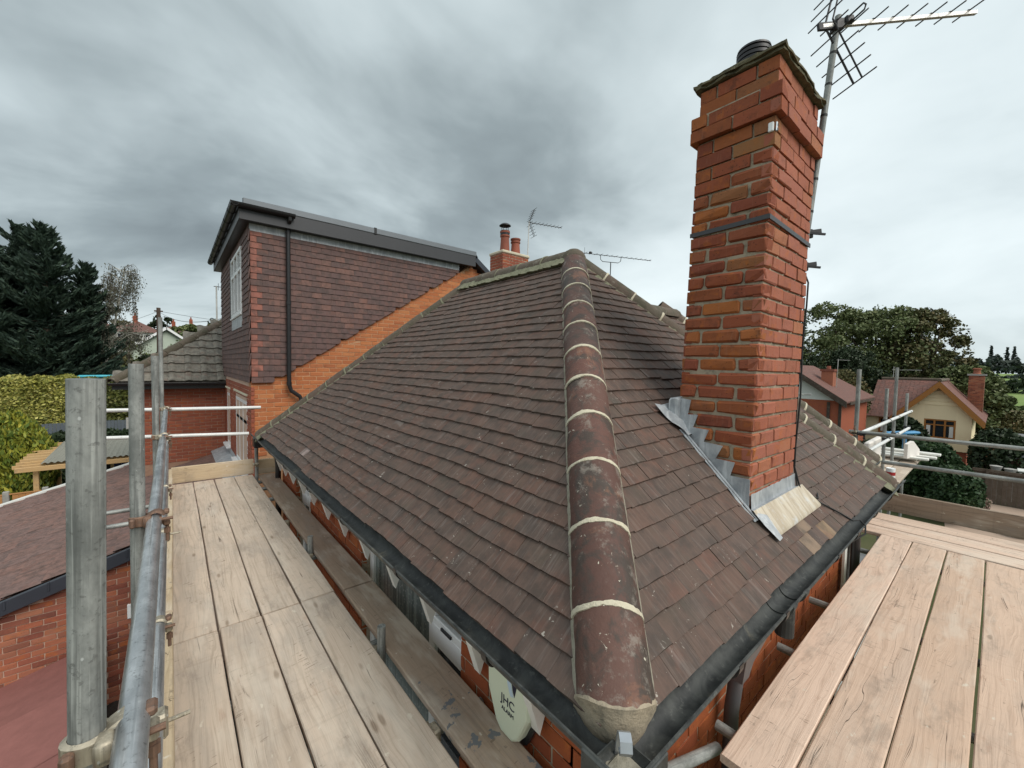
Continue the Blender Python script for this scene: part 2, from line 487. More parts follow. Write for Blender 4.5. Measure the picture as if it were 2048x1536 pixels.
def wood_mat(name, c0, c1, dark, grey=.3, stain=.4, crack=.8, light=1.0):
    """weathered sawn board; local x runs along the board"""
    def fn(h):
        r = h.objrand()
        o = h.coord(r, 91.0)
        base = h.mix(r, c0, c1)
        wv = h.noise(h.scale(o, (.9, 7, 7)), 1.0, 3, .5)
        oo = h.vm('ADD', o, h.comb(0.0, h.m('MULTIPLY', h.m('SUBTRACT', wv, .5), .16), 0.0))
        g = h.noise(h.scale(oo, (1.4, 62, 30)), 1.0, 4, .62)
        g2 = h.noise(h.scale(oo, (3.0, 190, 80)), 1.0, 3, .6)
        big = h.noise(h.scale(o, (1.5, 5, 5)), 1.0, 5, .65)
        base = h.mix(h.m('MULTIPLY', h.ss(g, .46, .68), .40), base, dark)
        base = h.mix(h.m('MULTIPLY', h.ss(g2, .50, .72), .30), base, dark)
        base = h.mix(h.m('MULTIPLY', h.ss(big, .44, .66), grey), base, (.30, .275, .245))
        # saw marks across the board
        sm = h.noise(h.scale(o, (34, 2.5, 2)), 1.0, 3, .6)
        base = h.mix(h.m('MULTIPLY', h.ss(sm, .56, .74), .20), base, dark)
        nk = h.noise(h.vm('ADD', h.scale(o, (90, 9, 5)), h.comb(h.m('MULTIPLY', h.sep(o)[1], 14), 0.0, 0.0)), 1.0, 2, .5)
        nkp = h.ss(h.noise(h.scale(o, (6, 16, 9)), 1.0, 3, .6), .56, .64)
        base = h.mix(h.m('MULTIPLY', h.m('MULTIPLY', h.ss(nk, .60, .68), nkp), .6), base, (.13, .095, .07))
        # long drying cracks
        ck = h.noise(h.scale(oo, (.42, 34, 12)), 1.0, 2, .5)
        ckm = h.ss(h.m('ABSOLUTE', h.m('SUBTRACT', ck, .5)), .010, .0)
        ckp = h.ss(h.noise(h.scale(o, (1.6, 12, 9)), 1.0, 2, .5), .56, .64)
        ckx = h.m('MULTIPLY', ckm, ckp)
        base = h.mix(h.m('MULTIPLY', ckx, crack), base, (.055, .042, .032))
        # knots
        kv, kc = h.voro(h.scale(o, (2.6, 9.0, 3)), 1.0)
        kn = h.m('MULTIPLY', h.ss(kv, .15, .06), h.ss(h.sep(kc)[0], .66, .7))
        base = h.mix(h.m('MULTIPLY', kn, .6), base, (.16, .105, .065))
        # scuffs and dark marks
        sp = h.noise(h.vm('ADD', h.scale(o, (9, 30, 9)), (3, 1, 7)), 1.0, 4, .7)
        base = h.mix(h.m('MULTIPLY', h.ss(sp, .66, .73), .55), base, (.10, .075, .055))
        pl = h.noise(h.vm('ADD', h.scale(o, (13, 22, 9)), (8, 2, 3)), 1.0, 3, .6)
        base = h.mix(h.m('MULTIPLY', h.ss(pl, .67, .74), .7 * light), base, (.62, .56, .46))
        dt = h.noise(h.vm('ADD', h.scale(o, (2.2, 5, 5)), (11, 4, 2)), 1.0, 6, .75)
        base = h.mix(h.m('MULTIPLY', h.ss(dt, .52, .70), .42), base, (.20, .165, .135))
        dl = h.noise(h.vm('ADD', h.scale(o, (1.1, 4, 5)), (2, 14, 6)), 1.0, 4, .7)
        base = h.mix(h.m('MULTIPLY', h.ss(dl, .50, .66), .40 * light), base, (.66, .585, .49))
        rd = h.noise(h.vm('ADD', h.scale(o, (3, 11, 9)), (1, 9, 4)), 1.0, 5, .7)
        base = h.mix(h.m('MULTIPLY', h.ss(rd, .60, .74), stain), base, (.33, .19, .125))
        hg = h.m('SUBTRACT', h.m('ADD', h.m('MULTIPLY', g, .6), h.m('MULTIPLY', g2, .3)), h.m('MULTIPLY', ckx, 1.2))
        return {'Base Color': base, 'Roughness': .82, 'Specular IOR Level': .25, 'Normal': h.bump(hg, .5, .006)}
    M[name] = material(name, fn)
wood_mat('board_grey', (.45, .365, .29), (.60, .49, .39), (.27, .21, .155), .38, .3)
wood_mat('board_warm', (.56, .405, .30), (.69, .525, .415), (.36, .245, .175), .18, .5)
wood_mat('board_dark', (.34, .25, .185), (.38, .29, .215), (.20, .145, .105), .5, .3)
wood_mat('toe_board', (.52, .40, .26), (.50, .40, .27), (.30, .21, .125), .15, .2)
wood_mat('toe_board_dark', (.30, .225, .16), (.27, .20, .15), (.13, .095, .07), .35, .3)
wood_mat('garden_timber', (.52, .33, .15), (.50, .34, .17), (.36, .22, .10), .1, .1, .5, .1)
wood_mat('fence_orange', (.42, .20, .075), (.46, .23, .09), (.30, .14, .055), .05, .1, .5, .0)
wood_mat('fence_dark', (.10, .075, .055), (.12, .088, .066), (.05, .038, .03), .12, .1, .5, .0)
wood_mat('dark_timber', (.06, .045, .035), (.07, .052, .04), (.03, .024, .02), .05, .0, .3, .0)
wood_mat('brown_barge', (.32, .135, .035), (.34, .15, .042), (.24, .10, .03), .0, .0, .2, .0)

# board with blue-grey paint spills
def spill(h_in):
    pass
def board_paint():
    src = M['board_dark'].copy()
    src.name = 'board_painted'
    nt = src.node_tree
    h = NT(nt)
    b = [n for n in nt.nodes if n.type == 'BSDF_PRINCIPLED'][0]
    old = b.inputs['Base Color'].links[0].from_socket
    p = h.pos()
    n = h.noise(p, 9, 5, .62, .3)
    lim = h.ss(h.sep(p)[1], 2.45, 1.55)
    f = h.ss(h.m('ADD', n, h.m('MULTIPLY', h.m('SUBTRACT', lim, 1.0), .16)), .585, .602)
    nt.links.new(h.mix(h.m('MULTIPLY', f, .9), old, (.13, .145, .16)), b.inputs['Base Color'])
    M['board_painted'] = src
board_paint()

def steel_mat(name, c0, c1, rust=.15, rough=.5, metal=.55):
    """galvanised tube; local z along the tube"""
    def fn(h):
        r = h.objrand()
        o = h.coord(r)
        st = h.noise(h.scale(o, (55, 55, 1.8)), 1.0, 4, .6)
        n = h.noise(h.scale(o, (9, 9, 5)), 1.0, 6, .7)
        fl = h.noise(o, 90, 3, .7)
        base = h.mix(h.ss(n, .35, .68), c0, c1)
        base = h.mix(h.m('MULTIPLY', h.ss(st, .47, .66), .70), base, tuple(x * .62 for x in c0))
        st2 = h.noise(h.scale(h.vm('ADD', o, (3, 4, 5)), (120, 120, 2.2)), 1.0, 3, .6)
        base = h.mix(h.m('MULTIPLY', h.ss(st2, .55, .70), .45), base, tuple(min(1, x * 1.45) for x in c1))
        base = h.mix(h.m('MULTIPLY', h.ss(fl, .56, .70), .55), base, (.085, .085, .08))
        v, vc = h.voro(h.scale(o, (95, 95, 60)), 1.0)
        base = h.mix(h.m('MULTIPLY', h.m('MULTIPLY', h.ss(v, .25, .14), h.ss(h.sep(vc)[0], .93, .95)), .6), base, (.60, .62, .61))
        rs = h.noise(h.vm('ADD', o, (5, 6, 7)), 13, 5, .7)
        base = h.mix(h.m('MULTIPLY', h.ss(rs, .62, .76), rust), base, (.16, .085, .05))
        return {'Base Color': base, 'Metallic': metal, 'Roughness': h.m('ADD', rough, h.m('MULTIPLY', h.m('SUBTRACT', n, .5), .35)), 'Normal': h.bump(h.m('ADD', n, h.m('MULTIPLY', fl, .3)), .35, .004)}
    M[name] = material(name, fn)
steel_mat('tube_grey', (.17, .178, .170), (.37, .38, .36), .25, .62, .3)
steel_mat('tube_bright', (.33, .345, .355), (.56, .575, .585), .12, .36, .7)
steel_mat('tube_white', (.62, .63, .62), (.72, .72, .70), .05, .55, .1)
steel_mat('tube_blue', (.05, .20, .42), (.07, .26, .50), .1, .55, .1)
steel_mat('coupler_steel', (.33, .29, .22), (.45, .40, .31), .8, .5, .5)
steel_mat('coupler_rust', (.17, .10, .07), (.22, .13, .085), .9, .7, .3)
steel_mat('alu', (.48, .47, .44), (.56, .55, .52), .1, .45, .6)

def lead_mat():
    def fn(h):
        p = h.pos()
        n = h.noise(p, 9, 6, .7, .3)
        st = h.noise(h.scale(p, (24, 24, 3)), 1.0, 4, .6)
        base = h.mix(h.ss(n, .35, .65), (.27, .29, .31), (.40, .42, .435))
        base = h.mix(h.m('MULTIPLY', h.ss(st, .48, .68), .6), base, (.60, .62, .63))
        return {'Base Color': base, 'Metallic': .15, 'Roughness': .55, 'Normal': h.bump(h.m('ADD', n, st), .35, .01)}
    M['lead'] = material('lead', fn)
    def fn2(h):
        p = h.pos()
        q = h.vm('ADD', p, h.scale(h.comb(h.sep(p)[1], 0.0, 0.0), (-.35, 0, 0)))
        st = h.noise(h.scale(q, (36, 4, 4)), 1.0, 5, .65)
        n = h.noise(p, 8, 5, .7)
        base = h.mix(h.ss(st, .36, .64), (.40, .33, .24), (.55, .49, .39))
        base = h.mix(h.m('MULTIPLY', h.ss(n, .50, .66), .7), base, (.55, .57, .58))
        return {'Base Color': base, 'Metallic': .1, 'Roughness': .6, 'Normal': h.bump(n, .3, .006)}
    M['lead_stained'] = material('lead_stained', fn2)
lead_mat()

def plastic_gutter():
    def fn(h):
        p = h.pos()
        n = h.noise(p, 7, 6, .72, .6)
        n2 = h.noise(p, 30, 5, .7)
        base = h.mix(h.ss(n, .38, .64), (.020, .022, .022), (.062, .066, .062))
        base = h.mix(h.m('MULTIPLY', h.ss(n2, .56, .72), .55), base, (.15, .155, .14))
        base = h.mix(h.m('MULTIPLY', h.ss(h.noise(h.vm('ADD', p, (4, 4, 4)), 5, 6, .7), .60, .72), .55), base, (.21, .185, .13))
        return {'Base Color': base, 'Roughness': h.m('ADD', .38, h.m('MULTIPLY', n, .4)), 'Specular IOR Level': .5, 'Normal': h.bump(n2, .3, .003)}
    M['gutter_black'] = material('gutter_black', fn)
plastic_gutter()
simple('black_plastic', (.018, .018, .019), .35, 0, .2, 5)
simple('dark_fascia', (.042, .043, .047), .42, 0, .12, 3)
simple('anthracite', (.030, .036, .047), .45, 0, .15, 3)
simple('grey_edge', (.15, .165, .18), .45, .3, .1, 4)
simple('upvc_white', (.78, .79, .79), .3, 0, .04, 3)
simple('white_paint', (.72, .71, .66), .5, 0, .10, 9)
simple('hopper_grey', (.10, .095, .10), .45, 0, .12, 6)
simple('cable_black', (.012, .012, .012), .5)
simple('pot_clay', (.25, .075, .045), .75, 0, .25, 6)
simple('pot_cowl', (.016, .015, .017), .45, 0, .2, 6)
simple('aerial_dark', (.04, .04, .042), .5, .4, .2, 6)
simple('alarm_cream', (.62, .67, .52), .42, 0, .03, 3)
simple('alarm_side', (.66, .68, .66), .4, 0, .03, 3)
simple('logo_navy', (.010, .012, .035), .4)
simple('logo_blue', (.50, .62, .72), .4)
simple('galv_iron', (.50, .53, .56), .4, .8, .15, 30)
simple('cream_render', (.80, .69, .46), .9, 0, .08, 30, .2, .5)
simple('white_render', (.62, .63, .60), .9, 0, .08, 12)
simple('green_render', (.43, .49, .41), .9, 0, .06, 8)
simple('felt_pink', (.25, .108, .094), .95, 0, .22, 7, .2, .8)
simple('dark_gravel', (.030, .026, .022), .75, 0, .9, 60, .5, 1.0)
simple('corrugated', (.22, .215, .18), .7, 0, .2, 6)
simple('fence_grey', (.085, .10, .115), .8, 0, .15, 5)
simple('shed_inside', (.02, .02, .022), .9)
simple('cloth_blue', (.035, .05, .12), .9, 0, .3, 5)
simple('summerhouse_orange', (.30, .13, .05), .7, 0, .15, 5)
simple('summerhouse_brown', (.12, .06, .04), .7, 0, .15, 5)
simple('roof_felt_grey', (.16, .165, .17), .9, 0, .1, 5)
simple('bin_blue', (.05, .24, .45), .5, 0, .1, 5)
simple('polystyrene', (.72, .68, .64), .9, 0, .05, 12)
simple('pole_wood', (.075, .05, .038), .85, 0, .2, 6)
simple('wire', (.02, .02, .02), .6)
simple('pool_cyan', (.06, .42, .52), .5)
simple('net_curtain', (.30, .36, .34), .95, 0, .15, 40)
simple('red_paint', (.40, .03, .03), .5)
simple('soil', (.035, .027, .02), .95, 0, .4, 3, .2, .5)
simple('bark', (.075, .058, .042), .95, 0, .35, 12, .2, .5)
simple('patio', (.36, .27, .21), .95, 0, .14, 5, .2, .3)

def birch_bark():
    def fn(h):
        p = h.pos()
        n = h.noise(h.scale(p, (3, 3, 9)), 1.0, 4, .65)
        return {'Base Color': h.mix(h.ss(n, .52, .62), (.46, .44, .38), (.06, .05, .045)), 'Roughness': .85}
    M['birch_bark'] = material('birch_bark', fn)
birch_bark()

def glass(name, tint=(.02, .025, .03)):
    M[name] = material(name, lambda h: {'Base Color': tint, 'Roughness': .06, 'Specular IOR Level': .9})
glass('glass')
def lace():
    def fn(h):
        p = h.pos()
        s = h.sep(p)
        fold = h.noise(h.comb(h.m('MULTIPLY', s[1], 26), 0.0, h.m('MULTIPLY', s[2], .8)), 1.0, 3, .55)
        v, vc = h.voro(h.scale(p, (1, 34, 34)), 1.0)
        base = h.mix(h.ss(fold, .32, .70), (.10, .125, .12), (.22, .26, .25))
        base = h.mix(h.m('MULTIPLY', h.ss(v, .35, .15), .35), base, (.42, .46, .44))
        return {'Base Color': base, 'Roughness': .16, 'Specular IOR Level': .8}
    M['lace_glass'] = material('lace_glass', fn)
lace()

def leaf(name, pal, rough=.6, trans=.0, cl=1.1):
    def fn(h):
        r = h.m('FRACT', h.m('MULTIPLY', nd(h.nt, 'ShaderNodeNewGeometry').outputs['Random Per Island'], 7.31))
        n = len(pal)
        base = h.ramp(r, [(i / (n - 1), p) for i, p in enumerate(pal)])
        k = h.noise(h.pos(), cl, 3, .6)
        base = h.mix(h.m('MULTIPLY', h.ss(k, .40, .66), .55), base, pal[-1])
        return {'Base Color': base, 'Roughness': rough, 'Specular IOR Level': .3}
    M[name] = material(name, fn)
leaf('leaf_cypress', [(.024, .044, .032), (.036, .062, .042), (.028, .050, .036), (.052, .082, .050), (.020, .036, .026)], .7, 0, .6)
leaf('leaf_birch', [(.10, .105, .080), (.12, .12, .09), (.085, .09, .065)], .7)
leaf('leaf_broad', [(.095, .125, .046), (.12, .15, .055), (.075, .10, .036), (.15, .165, .062), (.085, .105, .038)], .6, 0, .35)
leaf('leaf_brown', [(.095, .098, .038), (.125, .100, .040), (.075, .085, .030), (.150, .105, .044), (.07, .088, .032)], .6, 0, .35)
leaf('leaf_gold', [(.26, .26, .030), (.18, .21, .026), (.36, .32, .04), (.11, .15, .02), (.06, .10, .018)], .6, 0, 1.6)
leaf('leaf_hedge', [(.070, .085, .020), (.11, .12, .028), (.035, .05, .014), (.18, .17, .05), (.05, .065, .018)], .5, 0, 1.2)
leaf('leaf_variegated', [(.42, .39, .10), (.30, .29, .06), (.50, .45, .15), (.12, .14, .03), (.18, .19, .04)], .5, 0, 1.4)
leaf('leaf_dark', [(.014, .026, .010), (.022, .038, .014), (.030, .050, .018), (.018, .030, .012)], .6, 0, 1.2)
leaf('leaf_shrub', [(.020, .045, .016), (.030, .062, .022), (.016, .036, .014), (.045, .078, .028)], .55, 0, 1.2)
leaf('leaf_far', [(.030, .042, .034), (.036, .048, .038), (.026, .038, .032)], .8, 0, .05)
leaf('flower_pink', [(.5, .25, .25), (.55, .40, .36), (.06, .09, .03)], .7)

def ground_mat():
    def fn(h):
        p = h.pos()
        n = h.noise(p, .35, 6, .7)
        n2 = h.noise(p, 6, 5, .7)
        x = h.sep(p)[0]
        near = h.mix(h.ss(n, .4, .6), (.060, .070, .030), (.085, .085, .042))
        far = h.mix(h.ss(h.noise(p, .02, 3, .6), .4, .6), (.165, .235, .075), (.20, .265, .095))
        base = h.mix(h.ss(x, 78, 92), near, far)
        base = h.mix(h.m('MULTIPLY', h.ss(n2, .5, .7), .2), base, (.05, .055, .02))
        return {'Base Color': base, 'Roughness': .95, 'Specular IOR Level': .1}
    M['ground'] = material('ground', fn)
ground_mat()
# ------------------------------------------------------------------ ground
def ss(x, a, b):
    t = np.clip((np.asarray(x, float) - a) / (b - a), 0, 1)
    return t * t * (3 - 2 * t)
G0 = -6.1
def gz(x, y):
    x, y = np.asarray(x, float), np.asarray(y, float)
    z = G0 + 8.6 * ss(y - .25 * np.abs(x + 2), 40, 112) * ss(x, 60, 20) + 6.3 * ss(x, 55, 330)
    return z
def ground():
    t = np.concatenate([np.linspace(0, 60, 31), np.geomspace(64, 3000, 40)])
    c = np.concatenate([-t[::-1][:-1], t])
    X, Y = np.meshgrid(c, c, indexing='ij')
    V = np.stack([X, Y, gz(X, Y)], -1).reshape(-1, 3)
    n = len(c)
    F = [[i * n + j, (i + 1) * n + j, (i + 1) * n + j + 1, i * n + j + 1] for i in range(n - 1) for j in range(n - 1)]
    structure(MB().add(V, F).obj('ground', M['ground'], smooth=True))
ground()

# ------------------------------------------------------------------ bricks
def brick_meshes(name, mats, L=.215, H=.0745, D=.05, k=5, jit=.0022, ch=.006):
    out = []
    for i in range(k):
        m = MB()
        m.box((0, 0, 0), (L, D, H), ch=ch, jit=jit)
        out.append(m.mesh(name, mats))
    return out
class Bricks:
    """collects brick placements for one building, the nearest LIM become objects, the rest one stuff mesh"""
    def __init__(s):
        s.items = []
        s.cache = {}
    def put(s, fr, x, z, L, H, D, mat, parent, prio=0, jit=.002, ch=.006):
        s.items.append((fr, x, z, L, H, D, mat, parent, prio, jit, ch))
    def wall(s, fr, W, H, mat, parent, inside=None, holes=(), L=.215, h=.065, g=.010, D=.05, bond='stretcher', prio=0, jit=.0015, proud=.006):
        """fr: x along wall, y up, z outward. fills W x H"""
        rows = int(H / (h + g)) + 1
        for r in range(rows):
            z = r * (h + g)
            off = -(L + g) / 2 if r % 2 else 0
            x = off
            while x < W:
                segs = [(max(x, 0), min(x + L, W))]
                for (h0, h1, v0, v1) in holes:
                    if z + h > v0 and z < v1:
                        segs = [q for a, b in segs for q in ((a, min(b, h0)), (max(a, h1), b))]
                for a, b in segs:
                    if b - a > .03 and (inside is None or inside((a + b) / 2, z + h / 2)):
                        s.put(Fr(fr.w((a, z, proud + rng.normal(0, .0015)))[0], fr.x, fr.y, fr.z), 0, 0, b - a, h, D, mat, parent, prio, jit, .004)
                x += L + g
    def flush(s, limit):
        def dist(it):
            return np.linalg.norm(it[0].o - CAMV) - 100 * it[8]
        s.items.sort(key=dist)
        rest = {}
        for i, (fr, x, z, L, H, D, mat, parent, prio, jit, ch) in enumerate(s.items):
            if i < limit:
                key = (round(L, 2), round(H, 3), round(D, 2), mat)
                if key not in s.cache:
                    s.cache[key] = brick_meshes('brick', M[mat], L, H, D, 4, jit, ch)
                    for me in s.cache[key]:     # local y of the brick mesh is outward depth
                        pass
                me = random.choice(s.cache[key])
                # brick mesh axes: x along, y depth(-), z up  ->  frame x, z(out), y(up)
                o = fr.o
                mw = Matrix(((fr.x[0], -fr.z[0], fr.y[0], o[0]), (fr.x[1], -fr.z[1], fr.y[1], o[1]), (fr.x[2], -fr.z[2], fr.y[2], o[2]), (0, 0, 0, 1)))
                link('brick', me, parent, mw)
            else:
                rest.setdefault((parent.name, mat), (parent, mat, MB()))[2].box((0, 0, -D), (L, H, 0), fr, ch=.003 if D > 1 else 0, jit=.001)
        for parent, mat, mb in rest.values():
            mb.obj('brickwork', M[mat], parent, kind='stuff')

# ------------------------------------------------------------------ main house
HX, HY, HE = .954, .636, -1.06            # eave lines and level
CR = 5.86                                # right hip: x + y = CR
CF = 7.70                                # far hip:  x + y = CF
S2, S3, S6 = math.sqrt(2), math.sqrt(3), math.sqrt(6)
RX, RY = (CR + HX - HY) / 2, (CR - HX + HY) / 2      # apex
RZ = HE + RX - HX
RYF = CF - RX
XR, YF = CR - HY, CF - HX                # right and far eave corners
house = thing('brick_house', (3.1, 3.7, G0), 'red brick house with a dark hipped clay tile roof and a tall leaning chimney', 'house')
# roof slab under the tiles
def roof_core():
    m = MB()
    dz = -.035
    e = .06
    c = [(HX + e, HY + e, HE + e + dz), (XR - e, HY + e, HE + e + dz), (XR - e, YF - e, HE + e + dz), (HX + e, YF - e, HE + e + dz), (RX, RY, RZ + dz), (RX, RYF, RZ + dz)]
    m.add(c, [[0, 1, 4], [1, 2, 5, 4], [2, 3, 5], [3, 0, 4, 5], [3, 2, 1, 0]])
    return m.obj('roof', M['dark_timber'], house)
roof = roof_core()
BASE[roof.name] = Vector((0, 0, 0))
FL = Fr((HX, 0, HE), (0, -1, 0), (1 / S2, 0, 1 / S2))     # left slope frame (x across, y up slope, z out)
FR_ = Fr((0, HY, HE), (1, 0, 0), (0, 1 / S2, 1 / S2))     # front-right slope
GA = .0965
TW, TL, TT, TP = .1645, .20, .013, .1658
def tile_mesh(name, mat, wd=TW, ln=TL, th=TT, jit=.0012):
    m = MB()
    nseg = 3
    xs = np.linspace(-wd / 2, wd / 2, nseg + 1)
    top, bot = [], []
    rows = []
    for yy, c in ((0, 1), (ln, .6)):
        camb = (1 - (xs / (wd / 2)) ** 2) * .0022 * c
        rows.append(np.c_[xs, np.full(nseg + 1, yy), camb + th])
        rows.append(np.c_[xs, np.full(nseg + 1, yy), camb])
    V = np.concatenate(rows) + rng.normal(0, jit, (4 * (nseg + 1), 3)) * A(.35, 1.3, .4)
    k = nseg + 1
    F = []
    for j in range(nseg):
        F.append([j, j + 1, 2 * k + j + 1, 2 * k + j])
        F.append([k + j + 1, k + j, j, j + 1][::-1])
        F.append([3 * k + j, 3 * k + j + 1, k + j + 1, k + j])
    F.append([0, 2 * k, 3 * k, k])
    F.append([k - 1, 2 * k - 1, 4 * k - 1, 3 * k - 1])
    m.add(V, F)
    return m.mesh(name, mat)
def clip_tile(me, mw, planes, mat):
    """cut a tile along world vertical planes; keeps the side where n.p > d"""
    bm = bmesh.new()
    bm.from_mesh(me)
    inv = mw.inverted()
    for n, d in planes:
        pw = Vector(n) * d / Vector(n).length_squared
        pl = inv @ pw
        nl = (mw.to_3x3().transposed() @ Vector(n)).normalized()
        r = bmesh.ops.bisect_plane(bm, geom=bm.verts[:] + bm.edges[:] + bm.faces[:], plane_co=pl, plane_no=-nl, clear_outer=True)
    if not bm.faces:
        bm.free()
        return None
    m2 = bpy.data.meshes.new('roof_tile')
    bm.to_mesh(m2)
    bm.free()
    m2.materials.append(mat)
    return m2
def tile_place(fr, x, s, tilt, lift, yaw=0.0):
    ct, st = math.cos(tilt), math.sin(tilt)
    y = fr.y * ct - fr.z * st
    z = fr.z * ct + fr.y * st
    xx = fr.x * math.cos(yaw) + y * math.sin(yaw)
    yy = y * math.cos(yaw) - fr.x * math.sin(yaw)
    f = Fr(fr.w((x, s, lift))[0], xx, yy, z)
    return f
ROOF_T = []
tile_vars = {k: [tile_mesh('roof_tile', M[k]) for _ in range(5)] for k in ('roof_tile', 'roof_tile_pale', 'roof_tile_slate', 'roof_tile_tan')}
TILT = math.atan2(.0235, .20)
def cover(fr, x0f, x1f, smax, planes, wob, special=None, skip=None):
    rows = int(smax / GA) + 1
    for r in range(rows):
        s = r * GA + .010
        xa, xb = x0f(s), x1f(s)
        off = TP * (.5 if r % 2 else 0)
        k0 = int((xa - off) / TP) - 1
        k1 = int((xb - off) / TP) + 2
        for k in range(k0, k1):
            x = k * TP + off + rng.normal(0, .0005)
            if x + TW / 2 < xa - .1 or x - TW / 2 > xb + .1:
                continue
            if skip and skip(x, s):
                continue
            sl = s + wob(x, s) + rng.normal(0, .0022)
            lift = .0235 + rng.normal(0, .0012) - .012 * math.sin(math.pi * min(max(s / smax, 0), 1)) * math.sin(.7 * x + 1)
            yaw = rng.normal(0, .004)
            if rng.random() < .012:
                sl -= .012
                yaw += rng.normal(0, .03)
            mk = 'roof_tile'
            if special:
                mk = special(x, s) or mk
            f = tile_place(fr, x, sl, TILT + rng.normal(0, .003), lift, yaw)
            ROOF_T.append((f, mk, planes))
c0 = HX - HY
wobL = lambda x, s: .006 * math.sin(2.3 * x + .8) + .004 * math.sin(5.1 * x + s) - .003
wobR = lambda x, s: .004 * math.sin(2.9 * x + .3) + .003 * math.sin(6.3 * x)
smax = (RX - HX) * S2
def spec_left(x, s):
    # one pale replaced tile near the eaves
    if abs(s - 1.5 * GA) < GA * .55 and abs(x + 4.62) < TW * .52:
        return 'roof_tile_pale'
    return None
def spec_right(x, s):
    if .02 < s < .27 and 3.55 < x < 4.2 and rng.random() < .22:
        return random.choice(['roof_tile_pale', 'roof_tile_pale', 'roof_tile_slate'])
    if -.03 < s < .17 and 2.72 < x < 3.22:
        return 'roof_tile_tan' if rng.random() < .75 else None
    return None
# chimney footprint on the front-right slope
CHX, CHY, CHW, CHD = 2.484, .872, .755, .448       # x at roof level, near y, width (x), depth (y)
def chim_skip(x, s):
    y = HY + s / S2
    return CHX + .10 < x < CHX + CHW - .10 and CHY - .02 < y < CHY + CHD + .02
cover(FL, lambda s: -(CF - HX - s / S2), lambda s: -(HY + s / S2), smax,
      [((-1, 1, 0), -c0 + .075), ((-1, -1, 0), -CF + .06)], wobL, spec_left)
cover(FR_, lambda s: HX + s / S2, lambda s: CR - HY - s / S2, smax,
      [((1, -1, 0), c0 + .075), ((-1, -1, 0), -CR + .06)], wobR, spec_right, chim_skip)
def place_tiles():
    d = [(np.linalg.norm(f.o), f, mk, pl) for f, mk, pl in ROOF_T]
    d.sort(key=lambda t: t[0])
    stuff = MB()
    nobj = 0
    bl = {}
    for dist, f, mk, pl in d:
        # is it cut by a hip?
        cs = f.w([(-TW / 2, 0, 0), (TW / 2, 0, 0), (-TW / 2, TL, 0), (TW / 2, TL, 0)])
        cut = [(n, dd) for n, dd in pl if (cs @ A(*n) < dd).any()]
        if any((cs @ A(*n) < dd).all() for n, dd in cut):
            continue
        me = random.choice(tile_vars[mk])
        mw = f.mat()
        if cut:
            me = clip_tile(me, mw, cut, M[mk])
            if me is None:
                continue
        lab = {'roof_tile_pale': 'pale grey roof tile', 'roof_tile_slate': 'blue grey roof tile', 'roof_tile_tan': 'tan roof tile'}.get(mk)
        if nobj < 298 or lab:
            link('roof_tile', me, roof, mw, label=lab)
            nobj += 1
        else:
            V = np.array([v.co[:] for v in me.vertices])
            stuff.add(f.w(V), [list(p.vertices) for p in me.polygons])
    stuff.obj('roof_tiles', M['roof_tile'], roof, kind='stuff')
place_tiles()
# plain tiled slopes away from the camera
def back_slopes():
    m = MB()
    o = .012
    m.add([(XR, HY, HE + o), (XR, YF, HE + o), (RX, RYF, RZ + o), (RX, RY, RZ + o)], [[0, 1, 2, 3]])
    m.add([(XR, YF, HE + o), (HX, YF, HE + o), (RX, RYF, RZ + o)], [[0, 1, 2]])
    m.obj('back_slope', M['roof_tile'], roof)
back_slopes()

